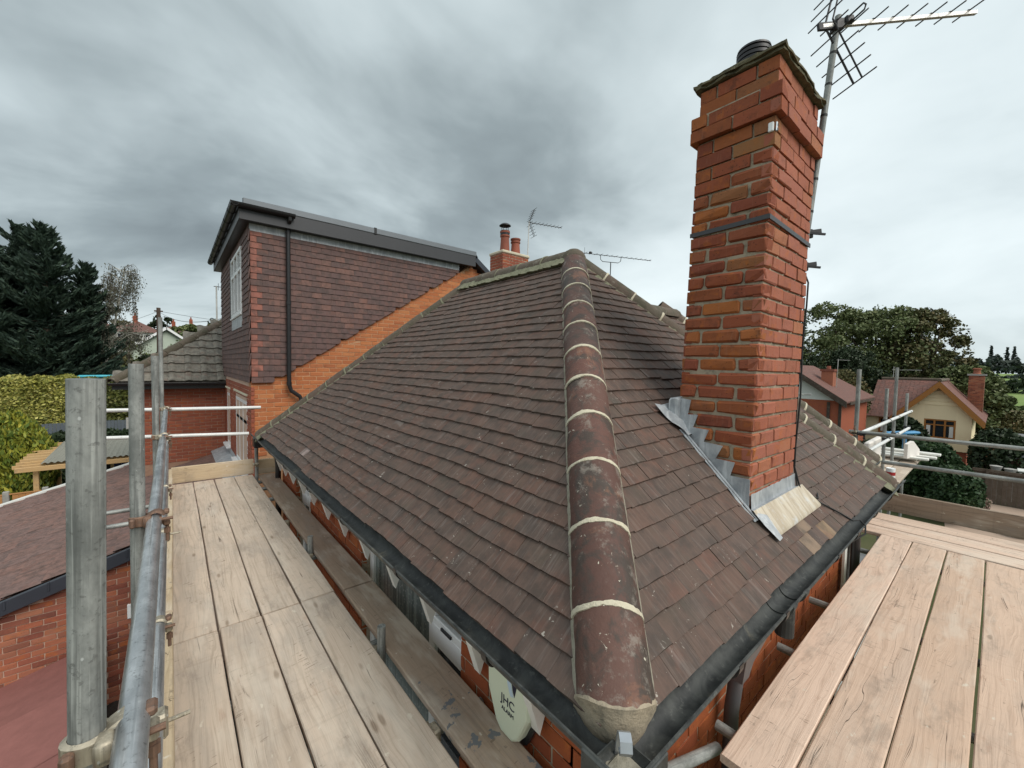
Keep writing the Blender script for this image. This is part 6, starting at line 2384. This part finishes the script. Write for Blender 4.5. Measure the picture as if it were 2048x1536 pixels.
# left garden ----------------------------------------------------------
hedge('hedge', -7.6, -4.6, 36.6, 38.2, -4.6, -1.32, 'leaf_variegated', 'tall yellow variegated part of the clipped hedge at the far left', 41, 22000, .12)
hedge('hedge', -4.65, -1.2, 36.7, 38.2, -4.6, -1.42, 'leaf_hedge', 'tall olive green clipped hedge right of the yellow part', 42, 22000, .12)
hedge('hedge', -6.4, -1.0, 34.2, 35.2, -6.1, -4.55, 'leaf_dark', 'low dark green hedge in front of the grey fence', 43, 9000, .14)
def grey_fence():
    t = thing('grey_fence', (-4, 35.9, -6), 'grey blue board fence with pale posts below the tall hedge', 'fence')
    xs_ = np.arange(-7.2, -.9, .155)
    for x in xs_:
        MB().box((x, 35.9, -5.6), (x + .145, 35.93, -3.92 + rng.normal(0, .008))).obj('fence_board', M['fence_grey'], t)
    for x in (-6.3, -4.4, -2.32):
        MB().box((x, 35.84, -5.8), (x + .13, 35.9, -3.78)).obj('post', M['concrete'], t)
grey_fence()
bush('conifer_bush', -4.55, 23.4, -6.1, (1.12, 1.1, 2.02), 'leaf_gold', 'bright yellow green conifer bush behind the pergola at the left edge', 44, 15000, .085, upward=True, aspect=2.6, clumps=60)
bush('dark_bush', -3.3, 27.0, -6.1, (1.5, 1.0, 1.15), 'leaf_dark', 'dark evergreen bush between the yellow bush and the pergola roof', 45, 7000, .10)
def pergola():
    t = thing('pergola', (-2.6, 21.5, -6.1), 'pale timber pergola with a corrugated sheet roof beyond the garden fence', 'pergola')
    x0, x1, y0, y1, zt_ = -3.95, -.55, 20.2, 24.2, -3.62
    zb = -3.46
    for x in (x0 + .35, (x0 + x1) / 2 + .2, x1 - .3):
        MB().box((x, y0 + .2, -6.1), (x + .13, y0 + .33, zt_ - .12), ch=.01).obj('post', M['garden_timber'], t)
        MB().box((x, y1 - .35, -6.1), (x + .13, y1 - .22, zb - .12), ch=.01).obj('post', M['garden_timber'], t)
    MB().bar((x0, y0, zt_ - .06), (x1 + .2, y0, zt_ - .06), .06, .16, ch=.01).obj('beam', M['garden_timber'], t)
    MB().bar((x0, y1, zb - .06), (x1 + .2, y1, zb - .06), .06, .16, ch=.01).obj('beam', M['garden_timber'], t)
    n = 9
    for i in range(n):
        y = y0 + .25 + (y1 - y0 - .4) * i / (n - 1)
        z = zt_ + (zb - zt_) * i / (n - 1)
        MB().bar((x0 - .10, y, z + .0), (x1 + .2, y, z + .0), .05, .12, ch=.008).obj('rafter', M['garden_timber'], t)
    # corrugated roof
    k = 150
    xs_ = np.linspace(x0 + .55, x1 + .25, k)
    zz_ = .022 * np.sin(xs_ * 2 * math.pi / .152)
    m = MB()
    m.strip([np.c_[xs_, np.full(k, y), zz_ + zt_ + .10 + (zb - zt_) * (y - y0) / (y1 - y0)] for y in (y0 + .05, y0 + 2, y1 - .05)])
    m.obj('corrugated_sheet', M['corrugated'], t, True)
    MB().box((x0 + .9, y1 - .15, -6.1), (x1 + .1, y1 - .1, zb - .2)).obj('back_panel', M['shed_inside'], t)
    c = thing('washing', (-1.3, 21.2, -4.2), 'dark blue clothes hanging in a row under the pergola', 'laundry')
    MB().tube((-2.5, 21.4, -3.86), (-.6, 21.4, -3.86), .008, 6).obj('line', M['wire'], c)
    for i in range(6):
        x = -1.75 + .2 * i
        m = MB()
        q = np.linspace(0, 1, 6)
        m.strip([np.c_[np.full(6, x + dx), 21.4 + .02 * np.sin(q * 5 + i), -3.87 - q * (.55 + .1 * (i % 3))] for dx in (0, .06, .12, .17)])
        m.obj('garment', M['cloth_blue'], c)
pergola()
def orange_fence():
    t = thing('garden_fence', (-3, 17, -6.1), 'orange brown panel fence with concrete posts beyond the lean-to roof', 'fence')
    zt_ = -3.80
    for x in np.arange(-6.0, -1.3, .122):
        if min(abs(x + .05 - p) for p in (-3.55, -2.83)) < .07:
            continue
        MB().box((x, 17.3, -6.0), (x + .118, 17.32, zt_ + rng.normal(0, .004))).obj('fence_board', M['fence_orange'], t)
    MB().box((-6.0, 17.285, zt_ + .004), (-1.3, 17.335, zt_ + .03)).obj('rail', M['fence_orange'], t)
    for x in (-3.55, -2.83):
        MB().box((x - .06, 17.27, -6.1), (x + .06, 17.37, zt_ + .10), ch=.01).obj('post', M['concrete'], t)
orange_fence()
m = thing('paddling_pool_rim', (-4.0, 38.9, -1.3), 'cyan blue cover edge showing above the hedge', 'cover')
MB().path([(-4.9, 39, -1.35), (-4.7, 39, -1.22), (-3.0, 39, -1.20), (-2.8, 39, -1.32)], .09, 8).obj('rim', M['pool_cyan'], m, True)

def gable_house(name, label, cx, y, w_, d, ze, zr, wall, roofm, zb=None, hip=False, extra=None):
    """simple far house: front at y, ridge along x when hip else along y"""
    zb = float(gz(cx, y)) - 1.5 if zb is None else zb
    t = thing(name, (cx, y + d / 2, zb), label, 'house')
    x0, x1 = cx - w_ / 2, cx + w_ / 2
    MB().box((x0, y, zb), (x1, y + d, ze)).obj('wall', M[wall], t)
    o = .35
    m = MB()
    if hip:
        k = min(w_, d) / 2
        P = [(x0 - o, y - o, ze), (x1 + o, y - o, ze), (x1 + o, y + d + o, ze), (x0 - o, y + d + o, ze), (x0 + k, y + d / 2, zr), (x1 - k, y + d / 2, zr)]
        m.add(P, [[0, 1, 5, 4], [1, 2, 5], [2, 3, 4, 5], [3, 0, 4], [3, 2, 1, 0]])
    else:
        P = [(x0 - o, y - o, ze - .2), (cx, y - o, zr), (x1 + o, y - o, ze - .2), (x0 - o, y + d + o, ze - .2), (cx, y + d + o, zr), (x1 + o, y + d + o, ze - .2)]
        P2 = [(a, b, c - .12) for a, b, c in P]
        m.add(P + P2, [[0, 1, 4, 3], [1, 2, 5, 4], [6, 7, 1, 0], [7, 8, 2, 1], [6, 9, 10, 7], [7, 10, 11, 8]])
        MB().prism([(x0, ze - .05), (x1, ze - .05), (cx, zr - .25)], Fr((0, y + .02, 0), (1, 0, 0), (0, 0, 1)), 0, -d + .1).obj('gable', M[wall], t)
        for sgn in (-1, 1):
            MB().bar((cx, y - o - .02, zr - .10), (cx + sgn * (w_ / 2 + o), y - o - .02, ze - .30), .05, .22).obj('bargeboard', M['upvc_white'], t)
    m.obj('roof', M[roofm], t)
    return t
# pale green gable house and the houses on the hill (left background)
gh = gable_house('green_gable_house', 'pale green rendered house with white bargeboards half hidden by trees', -.35, 56, 5.6, 9, 1.15, 3.35, 'green_render', 'far_tile', -6)
for a, b, c, d in ((-2.6, -1.3, -.9, .2), (.2, 1.2, -.8, .3)):
    MB().box((a, 55.94, c), (b, 55.99, d)).obj('window', M['glass'], gh)
MB().box((-4.6, 54.5, -4), (-3.3, 56, -.9)).obj('porch', M['green_render'], gh)
hill = [('hill_house', 'white walled house with an orange red tiled hip roof on the hill', -4.3, 88, 6.2, 8, 4.25, 6.3, 'white_render', 'far_tile', True),
        ('hill_house', 'small red roofed house at the left end of the hill row beside the birch', -8.6, 96, 4.5, 7, 4.2, 6.2, 'white_render', 'far_tile', True),
        ('hill_house', 'long red roofed house behind the telegraph pole on the hill', .6, 104, 6.5, 8, 5.2, 6.9, 'red_brick', 'far_tile', True),
        ('hill_house', 'orange roofed house with a rounded hip in the middle of the hill row', 3.6, 112, 6.0, 8, 5.8, 8.2, 'red_brick', 'far_tile', True),
        ('hill_house', 'low red roofed house at the right end of the hill row above the grey roof', 9.2, 108, 7.0, 8, 5.4, 7.2, 'red_brick', 'far_tile', True),
        ('hill_house', 'red roofed house with pale chimney between the trees on the hill', 6.6, 100, 4.0, 7, 4.9, 6.6, 'cream_render', 'far_tile', True)]
for h_ in hill:
    o = gable_house(*h_[:9], h_[9], None, True)
    o['group'] = 'red roofed houses on the hill'
    cx, y, zr = h_[2], h_[3], h_[7]
    MB().box((cx - .5, y + 3, zr - 1.0), (cx + .1, y + 3.8, zr + .75)).obj('chimney', M['red_brick'] if cx < 6 else M['cream_render'], o)
    MB().lathe([(.14, 0), (.12, .5)], (cx - .2, y + 3.4, zr + .75), 8).obj('chimney_pot', M['pot_clay'], o)
    for k in (-1, 0, 1):
        MB().box((cx + k * 1.6 - .45, y - .05, h_[6] - 1.5), (cx + k * 1.6 + .45, y - .01, h_[6] - .35)).obj('window', M['glass'], o)
broad_tree('garden_tree', -5.6, 50.5, 8.2, 3.0, 'leaf_brown', 'brownish green tree behind the birch trunk', 51, 26, 150, .24)
broad_tree('garden_tree', -3.6, 52.5, 7.2, 2.2, 'leaf_broad', 'green tree just right of the birch trunk', 52, 22, 140, .24)
broad_tree('garden_tree', 1.9, 52, 8.0, 2.6, 'leaf_broad', 'leafy tree in front of the green gable above the grey roof', 53, 30, 160, .22)
broad_tree('garden_tree', -.9, 45, 6.6, 1.9, 'leaf_dark', 'dark tree right of the green house corner', 54, 26, 150, .20)
broad_tree('garden_tree', 4.4, 60, 9.0, 3.0, 'leaf_brown', 'autumn tinted tree above the grey hip roof', 55, 26, 150, .26)
broad_tree('hill_tree', -1.4, 118, 7.2, 2.2, 'leaf_dark', 'small round dark tree on the skyline between the hill houses', 56, 18, 90, .42)
broad_tree('hill_tree', 7.8, 118, 7.4, 1.6, 'leaf_dark', 'small tree on the skyline at the right of the hill houses', 57, 14, 90, .42)
broad_tree('hill_tree', -6.3, 92, 5.6, 2.2, 'leaf_brown', 'bushy tree below the white walled hill house', 58, 18, 100, .34)
broad_tree('hill_tree', 2.3, 86, 5.8, 3.0, 'leaf_broad', 'green tree below the hill houses right of the pole', 59, 22, 110, .32)
broad_tree('hill_tree', 6.0, 84, 5.4, 2.6, 'leaf_brown', 'brown tinted tree below the hill houses at the right', 60, 20, 110, .32)
def telegraph():
    x, y = -.70, 40.5
    t = thing('telegraph_pole', (x, y, G0), 'brown telegraph pole with overhead wires rising behind the scaffold uprights', 'pole')
    MB().path([(x - .05, y, G0), (x, y, 3.85)], [.16, .12], 12).obj('pole', M['pole_wood'], t)
    MB().box((x - .25, y - .05, 3.55), (x + .25, y + .05, 3.65)).obj('crossarm', M['pole_wood'], t)
    for e in ((-9, 70, 3.2), (1.6, 17.5, 1.55), (14, 55, 4.6)):
        pts = []
        for k in range(17):
            u = k / 16
            p = A(x, y, 3.6) * (1 - u) + A(*e) * u
            p[2] -= 1.0 * 4 * u * (1 - u) * .45
            pts.append(p)
        MB().path(pts, .012, 4).obj('wire', M['wire'], t)
telegraph()

# right side -----------------------------------------------------------
def yellow_house():
    t = thing('cream_house', (41, 3, G0), 'cream rendered chalet house with brown bargeboards and a red tiled roof', 'house')
    X = 38.0
    ya, yb = .95, 3.92         # gable wall extent
    yr, zr = 2.43, -.50        # gable ridge
    zj = -4.95
    # gable front built round the window (wall faces -x)
    wy0, wy1, wz0, wz1 = 1.62, 3.05, -4.22, -3.0
    fr = Fr((X, 0, 0), (0, -1, 0), (0, 0, 1))   # x = -y, y = z, z = -x outward
    m = MB()
    def P(yz):
        return [(-y, z) for y, z in yz]
    ze = -2.62
    m.prism(P([(yb, zj), (yb, -2.30), (wy1, -1.34), (wy1, zj)]), fr, 0, -.2)
    m.prism(P([(wy0, zj), (wy0, -1.62), (ya, -2.42), (ya, zj)]), fr, 0, -.2)
    m.prism(P([(wy1, wz1), (wy1, -1.34), (yr, zr - .14), (wy0, -1.62), (wy0, wz1)]), fr, 0, -.2)
    m.prism(P([(wy1, zj), (wy1, wz0), (wy0, wz0), (wy0, zj)]), fr, 0, -.2)
    # side and main body walls
    m.box((X + .2, ya, zj), (46, ya + .2, ze))
    m.box((X + .55, 4.0, G0), (X + .8, 6.15, -3.0))
    m.obj('wall', M['cream_render'], t)
    MB().box((X + .12, ya + .15, G0), (45.5, yb, zj - .004)).obj('base_wall', M['red_brick'], t)
    # horizontal boards in the gable top
    for i in range(5):
        z = -1.02 - .24 * i
        hw = (zr - .2 - z) * .70
        MB().box((X - .035, yr - hw, z - .10), (X - .002, yr + hw, z + .115), ch=.006).obj('weatherboard', M['cream_render'], t)
    # roofs
    o = .45
    m = MB()
    eL, eR = (yb + .75, -3.0), (ya - .55, -2.95)
    xf = X - o
    def slab(pts):
        a = A(*pts)
        b = a - A(0, 0, .10)
        m.add(np.concatenate([a, b]), [[0, 1, 2, 3], [7, 6, 5, 4], [0, 4, 5, 1], [1, 5, 6, 2], [2, 6, 7, 3], [3, 7, 4, 0]])
    slab([(xf, eR[0], eR[1]), (46, eR[0], eR[1]), (46, yr, zr), (xf, yr, zr)])
    slab([(xf, yr, zr), (42, yr, zr), (42, eL[0], eL[1]), (xf, eL[0], eL[1])])
    slab([(X + .25, 6.25, -3.0), (42.0, 5.75, -.50), (42.0, yr - .2, -.50), (X + .25, 3.4, -3.0)])
    rf = m.obj('roof', M['far_tile'], t)
    BASE[rf.name] = Vector((0, 0, 0))
    # courses of tiles on the two visible slopes
    tl = MB()
    L = math.hypot(3.75, 2.5)
    for r in range(18):
        u = r / 18
        x, z = X + .25 + 3.75 * u, -3.0 + 2.5 * u
        yl = 6.25 - .5 * u
        k = 0
        y = 3.0
        while y < yl:
            tl.box((0, 0, 0), (.22, .26, .02), Fr((x, y, z + .03), (0, 1, 0), (-3.75, 0, -2.5)), jit=.006)
            y += .23
    tl.obj('roof_tiles', M['far_tile'], rf, kind='stuff')
    MB().path([(xf, yr, zr + .02), (46, yr, zr + .02)], .11, 10).obj('ridge', M['ridge_tile_old'], t)
    MB().path([(42.0, yr, -.48), (42.0, 5.8, -.48)], .11, 10).obj('ridge', M['ridge_tile_old'], t)
    # bargeboards
    for e in (eL, eR):
        MB().bar((xf - .02, yr, zr - .22), (xf - .02, e[0], e[1] - .20), .06, .42, up=(-1, 0, 0)).obj('x', M['brown_barge'], t) if False else None
        d = A(0, e[0] - yr, e[1] - zr)
        q = A(0, 0, -.42)
        a = A(xf - .03, yr, zr - .03)
        m = MB()
        V = [a, a + d, a + d + q, a + q]
        V2 = [v + A(.06, 0, 0) for v in V]
        m.add(V + V2, [[0, 1, 2, 3], [7, 6, 5, 4], [0, 4, 5, 1], [1, 5, 6, 2], [2, 6, 7, 3], [3, 7, 4, 0]])
        m.obj('bargeboard', M['brown_barge'], t)
        m = MB()
        s0 = a + q + A(.06, 0, .02)
        V = [s0, s0 + d, s0 + d + A(o - .02, 0, 0), s0 + A(o - .02, 0, 0)]
        m.add(V, [[0, 1, 2, 3]])
        m.obj('soffit', M['brown_barge'], t)
    # windows
    for (a, b, z0, z1, x) in ((wy0, wy1, wz0, wz1, X + .02), (4.35, 5.35, -4.25, -3.2, X + .5)):
        m = MB()
        w3 = (b - a) / 3
        m.box((x, a, z0), (x + .1, b, z0 + .09)); m.box((x, a, z1 - .09), (x + .1, b, z1))
        for k in range(4):
            y = a + k * w3 - (.05 if k else 0)
            m.box((x + .002, min(y, b - .09), z0 + .09), (x + .098, min(y, b - .09) + .09, z1 - .09))
        m.box((x + .004, a + .05, z1 - .40), (x + .096, b - .05, z1 - .33))
        wo_ = m.obj('window', M['brown_barge'], t)
        BASE[wo_.name] = Vector((0, 0, 0))
        for k in range(3):
            MB().box((x + .05, a + k * w3 + .04, z0 + .05), (x + .055, a + (k + 1) * w3 - .02, z1 - .05)).obj('pane', M['glass'], wo_)
        for yy in (a + .10, b - .30):
            MB().box((x + .02, yy, z0 + .10), (x + .03, yy + .18, z1 - .42)).obj('curtain', M['white_render'], wo_)
        MB().box((x - .1, a - .05, z0 - .07), (x + .02, b + .05, z0 - .005)).obj('sill', M['brown_barge'], wo_)
    # chimney
    m = MB()
    m.box((42.3, .62, -3.2), (43.1, 1.35, -.02))
    c = m.obj('chimney', M['mortar_red'], t)
    BASE[c.name] = Vector((0, 0, 0))
    b = Bricks()
    b.wall(Fr((42.3, 1.35, -2.6), (0, -1, 0), (0, 0, 1)), .73, 2.4, 'mixed_brick', c, proud=.01, h=.065)
    b.flush(0)
    MB().box((42.22, .54, -.14), (43.18, 1.43, -.02)).obj('chimney_cap', M['concrete'], c)
    MB().lathe([(.22, 0), (.18, .08), (.17, .28), (.22, .30), (.22, .38), (.1, .40)], (42.7, 1.0, -.02), 14).obj('chimney_pot', M['mixed_brick'], c)
    a = thing('television_aerial', (41.5, 5.2, -.4), 'thin pale aerial on the red roof of the cream house', 'aerial')
    MB().path([(42.0, 5.15, -.5), (42.0, 5.15, .42)], .02, 6).obj('mast', M['alu'], a)
    yagi(a, (42.0, 5.25, .18), (.1, -1, 0), (0, 0, 1), 1.6, 6, .16, 'alu', .03, 0, .01, 0)
yellow_house()

def brown_house():
    t = thing('timbered_house', (33, 7.5, G0), 'brick house with red tiled roof and white timbered gable just right of the tall chimney', 'house')
    X = 29.5
    ye, ze, yr, zr = 5.45, -1.72, 8.4, .35
    m = MB()
    m.box((X + .2, ye + .35, G0), (37, 12, ze))
    m.obj('wall', M['red_brick'], t)
    MB().prism([(-ye - .3, ze), (-yr, zr - .2), (-12, ze)], Fr((X + .2, 0, 0), (0, -1, 0), (0, 0, 1)), .0, -.2).obj('gable', M['white_render'], t)
    m = MB()
    P = [(X - .3, ye, ze), (37.4, ye, ze), (34.6, yr, zr), (X - .3, yr, zr), (X - .3, 11.5, ze), (37.4, 11.5, ze)]
    P2 = [(a, b, c - .10) for a, b, c in P]
    m.add(P + P2, [[0, 1, 2, 3], [3, 2, 5, 4], [1, 5, 2], [0, 6, 7, 1], [0, 3, 9, 6], [3, 4, 10, 9]])
    m.obj('roof', M['far_tile'], t)
    for e in ((ye, ze), (11.4, ze)):
        m = MB()
        a = A(X - .33, yr, zr - .02)
        d = A(0, e[0] - yr, e[1] - zr)
        q = A(0, 0, -.34)
        V = [a, a + d, a + d + q, a + q]
        m.add(V + [v + A(.06, 0, 0) for v in V], [[0, 1, 2, 3], [7, 6, 5, 4], [0, 4, 5, 1], [1, 5, 6, 2], [2, 6, 7, 3], [3, 7, 4, 0]])
        m.obj('bargeboard', M['dark_timber'], t)
    for y in (5.75, 6.3):
        MB().box((X + .12, y, G0), (X + .18, y + .14, ze - .1)).obj('timber', M['dark_timber'], t)
    MB().box((X + .5, ye - .04, ze - .22), (37, ye + .02, ze - .06)).obj('gutter', M['dark_timber'], t)
    m = MB()
    m.box((31.2, 6.55, -1.8), (31.9, 7.15, .12))
    c = m.obj('chimney', M['mixed_brick'], t)
    BASE[c.name] = Vector((0, 0, 0))
    for z in (.12,):
        MB().box((31.14, 6.49, z - .14), (31.96, 7.21, z)).obj('chimney_cap', M['mixed_brick'], c)
    MB().lathe([(.12, 0), (.1, .2)], (31.5, 6.85, .12), 10).obj('chimney_pot', M['pot_clay'], c)
    a = thing('television_aerial', (31.6, 6.3, 0), 'slender aerial mast beside the brick chimney of the timbered house', 'aerial')
    MB().tube((31.6, 6.45, -1.2), (31.6, 6.42, .75), .018, 6).obj('mast', M['alu'], a)
    MB().bar((31.6, 6.5, .70), (31.9, 5.9, .68), .02, .02).obj('boom', M['alu'], a)
brown_house()
GT = 'trees behind the cream house'
for args in ((45, 15.5, 10.5, 4.2, 'leaf_broad', 'green tree at the left end of the group, beside the chimney edge', 71),
             (50, 11.2, 12.8, 4.8, 'leaf_broad', 'broad green tree rising highest left of the cream house', 72),
             (53, 7.6, 12.6, 4.6, 'leaf_broad', 'airy green tree with sky gaps behind the red roof ridge', 73),
             (54, 4.9, 12.2, 3.4, 'leaf_brown', 'russet brown topped tree behind the cream gable', 74),
             (56, 1.9, 5.6, 2.3, 'leaf_brown', 'lower brown green tree right of the cream house chimney', 75),
             (52, -.4, 3.6, 1.9, 'leaf_broad', 'rounded green tree at the right end of the group', 76),
             (46, 1.7, 6.7, 2.3, 'leaf_broad', 'green tree directly behind the cream house chimney', 77),
             (44, 8.8, 8.0, 3.4, 'leaf_dark', 'dark green tree between the two houses', 78),
             (38, 7.6, 6.2, 1.9, 'leaf_brown', 'small rust tinted tree at the corner of the timbered house', 79)):
    x, y, h_, cr_, mt, lab, sd = args
    broad_tree('broadleaf_tree', x, y, h_, cr_, mt, lab, sd, 62, 270, .17 if x > 44 else .13, GT)
bush('shrub', 26.3, 1.95, -6.1, (1.5, 1.35, 1.55), 'leaf_shrub', 'large dark green shrub behind the guard rails', 81, 14000, .13, clumps=40)
bush('shrub', 24.6, .95, -6.1, (1.3, .85, 1.2), 'leaf_shrub', 'rounded green shrub in front of the larger one beside the paving', 82, 9000, .11)
bush('shrub', 28.4, 2.9, -6.1, (1.2, 1.0, 2.0), 'leaf_dark', 'dark climbing shrub against the cream house base', 83, 8000, .13)
bush('shrub', 25.5, 3.6, -6.1, (1.2, 1.0, 1.5), 'leaf_dark', 'dark shrub below the loading bay', 84, 8000, .12)
bush('flower_bush', 27.2, .35, -6.1, (.42, .40, .40), 'flower_pink', 'small pale pink flowered plant at the foot of the dark fence', 85, 1500, .07, cat='plant', clumps=10)
bush('ground_plant', 24.4, -.82, -6.1, (.5, .4, .26), 'leaf_broad', 'low green plant on the paving at the right edge', 86, 1800, .08, cat='plant', clumps=10)
bush('shrub', 33, -.2, -6.1, (1.6, 1.2, 1.7), 'leaf_dark', 'dark bush behind the garden shelter at the right edge', 87, 6000, .14)
bush('shrub', 47, -.6, -6.1, (2.0, 1.6, 1.7), 'leaf_brown', 'olive brown bush beyond the orange shed at the right', 88, 9000, .14)
def dark_fence():
    t = thing('dark_fence', (29.5, 0, G0), 'dark brown vertical board fence behind the paving at the right', 'fence')
    for y in np.arange(-3.2, .62, .152):
        MB().box((29.5, y, -6.1), (29.53, y + .146, -4.55 + rng.normal(0, .012))).obj('fence_board', M['fence_dark'], t)
    MB().box((29.44, -3.2, -4.62), (29.499, .62, -4.50)).obj('rail', M['fence_dark'], t)
    for y in (.1, -1.7):
        MB().box((29.38, y, -6.1), (29.49, y + .10, -4.5)).obj('post', M['fence_dark'], t)
dark_fence()
structure(MB().add([(20, -4, G0 + .012), (29.4, -4, G0 + .012), (29.4, 1.0, G0 + .012), (26.5, 1.35, G0 + .012), (22, 1.0, G0 + .012), (20, .5, G0 + .012)], [[0, 1, 2, 3, 4, 5]]).obj('paving', M['patio']))
def shelter():
    t = thing('garden_shelter', (33, -.9, G0), 'small brown garden shelter with a low pitched grey felt roof beyond the fence', 'shed')
    X = 32.0
    MB().box((X + .3, -1.75, G0), (X + 2.2, -.35, -4.35)).obj('wall', M['summerhouse_brown'], t)
    MB().prism([(1.75, -4.35), (1.05, -4.02), (.35, -4.35)], Fr((X + .3, 0, 0), (0, -1, 0), (0, 0, 1)), 0, -1.8).obj('gable', M['summerhouse_brown'], t)
    m = MB()
    for a, b in (((-1.05, -3.93), (-.15, -4.36)), ((-1.05, -3.93), (-1.95, -4.36))):
        V = [(X, a[0], a[1]), (X, b[0], b[1]), (X + 2.4, b[0], b[1]), (X + 2.4, a[0], a[1])]
        V2 = [(p, q, r - .10) for p, q, r in V]
        m.add(V + V2, [[0, 1, 2, 3], [7, 6, 5, 4], [0, 4, 5, 1], [1, 5, 6, 2], [2, 6, 7, 3], [3, 7, 4, 0]])
    m.obj('roof', M['roof_felt_grey'], t)
    b_ = thing('orange_shed', (36, -.8, G0), 'orange brown timber shed behind the garden shelter', 'shed')
    MB().box((35.5, -2.2, G0), (37.5, .3, -3.55)).obj('wall', M['summerhouse_orange'], b_)
    MB().box((35.3, -2.4, -3.54), (37.7, .5, -3.44)).obj('roof', M['roof_felt_grey'], b_)
    tb = thing('garden_table', (31, -.6, G0), 'pale garden table standing behind the dark fence', 'table')
    MB().box((30.7, -1.9, -4.62), (31.5, -.75, -4.55), ch=.02).obj('table_top', M['white_render'], tb)
    for y in (-1.8, -.9):
        for x in (30.8, 31.4):
            MB().box((x, y, G0), (x + .07, y + .07, -4.63)).obj('leg', M['white_render'], tb)
    st_ = thing('garden_ornament', (30.8, -.1, G0), 'pale stone pedestals beside the garden table', 'ornament')
    MB().lathe([(.2, 0), (.14, .2), (.10, 1.2), (.16, 1.45), (.22, 1.62), (.0, 1.66)], (30.8, -.1, G0), 12).obj('pedestal', M['concrete'], st_, 40)
    MB().lathe([(.2, 0), (.14, .2), (.10, 1.1), (.16, 1.35), (.22, 1.56), (.0, 1.6)], (30.8, -.55, G0), 12).obj('pedestal', M['concrete'], st_, 40)
shelter()
# lower lean-to roof below the right platform
o = thing('glass_lean_to', (6.0, 2, G0), 'grey glazed lean-to roof showing through the gap at the end of the gutter', 'lean-to')
MB().box((5.05, .9, -3.2), (9, 4, -3.1)).obj('roof', M['roof_felt_grey'], o)
for y in (1.1, 1.6, 2.1, 2.6):
    MB().tube((5.05, y, -3.06), (9, y, -3.06), .03, 8).obj('glazing_bar', M['alu'], o)
MB().box((5.2, 1.0, G0), (8.9, 3.9, -3.21)).obj('wall', M['white_render'], o)

# fields, hedgerows and woodland --------------------------------------
def hedgerow(x, y0, y1, h_, wd, label, seed, n, leaf_, name='hedgerow'):
    global rng
    old = rng
    rng = np.random.default_rng(seed)
    t = thing(name, (x, (y0 + y1) / 2, float(gz(x, 0))), label, 'hedgerow' if name == 'hedgerow' else 'wood')
    y = rng.uniform(y0, y1, n)
    xx = x + rng.normal(0, wd, n)
    prof = h_ * (.55 + .30 * np.sin(y * .21 + seed) * np.sin(y * .067 + 1) + .18 * np.sin(y * .9) + .10 * np.sin(y * 2.3))
    z = gz(xx, y) + rng.random(n) ** .6 * prof
    leaf_obj('foliage', [leaf_quads(np.c_[xx, y, z], leaf_, 1.2)], M['leaf_far'] if x > 200 else M['leaf_dark'], t)
    rng = old
hedgerow(152, -70, 30, 5.2, 2.5, 'dark hedgerow with small trees across the green fields', 91, 9000, .8)
hedgerow(235, -110, 40, 2.2, 1.5, 'thin far hedgerow line between the upper fields', 92, 5000, .8)
t_ = thing('woodland', (345, -20, 0), 'long belt of distant woodland on the skyline at the right', 'wood')
def woods():
    global rng
    old = rng
    rng = np.random.default_rng(93)
    n = 26000
    y = rng.uniform(-260, 160, n)
    xx = 345 + rng.normal(0, 7, n)
    prof = 11.5 * (.62 + .18 * np.sin(y * .11) + .12 * np.sin(y * .31 + 2) + .10 * np.sin(y * .83) + .08 * np.sin(y * 1.9))
    z = gz(xx, y) + rng.random(n) ** .6 * prof
    leaf_obj('canopy', [leaf_quads(np.c_[xx, y, z], 1.5, 1.2)], M['leaf_far'], t_)
    rng = old
woods()
t_['kind'] = 'stuff'
for i, (y, h_) in enumerate(((3.5, 15), (-2.2, 14), (-4.6, 14.5), (-17, 15), (-19.5, 15.5))):
    z = float(gz(350, y))
    t = thing('poplar_tree', (350, y, z), ['tall thin tree on the skyline above the woodland, leftmost', 'second thin tree on the skyline, middle pair left', 'second thin tree on the skyline, middle pair right', 'thin tree on the skyline near the picture edge, left of a pair', 'thin tree on the skyline nearest the picture edge'][i], 'tree', 'thin skyline trees')
    MB().path([(350, y, z), (350, y, z + h_)], [.4, .1], 6).obj('trunk', M['leaf_far'], t)
    rng2 = np.random.default_rng(100 + i)
    u = rng2.random(260)
    C = np.c_[350 + rng2.normal(0, .5, 260), y + rng2.normal(0, .6, 260) * (1.1 - u), z + h_ * (.3 + .72 * u)]
    leaf_obj('crown', [leaf_quads(C, .8, 1.6)], M['leaf_far'], t)
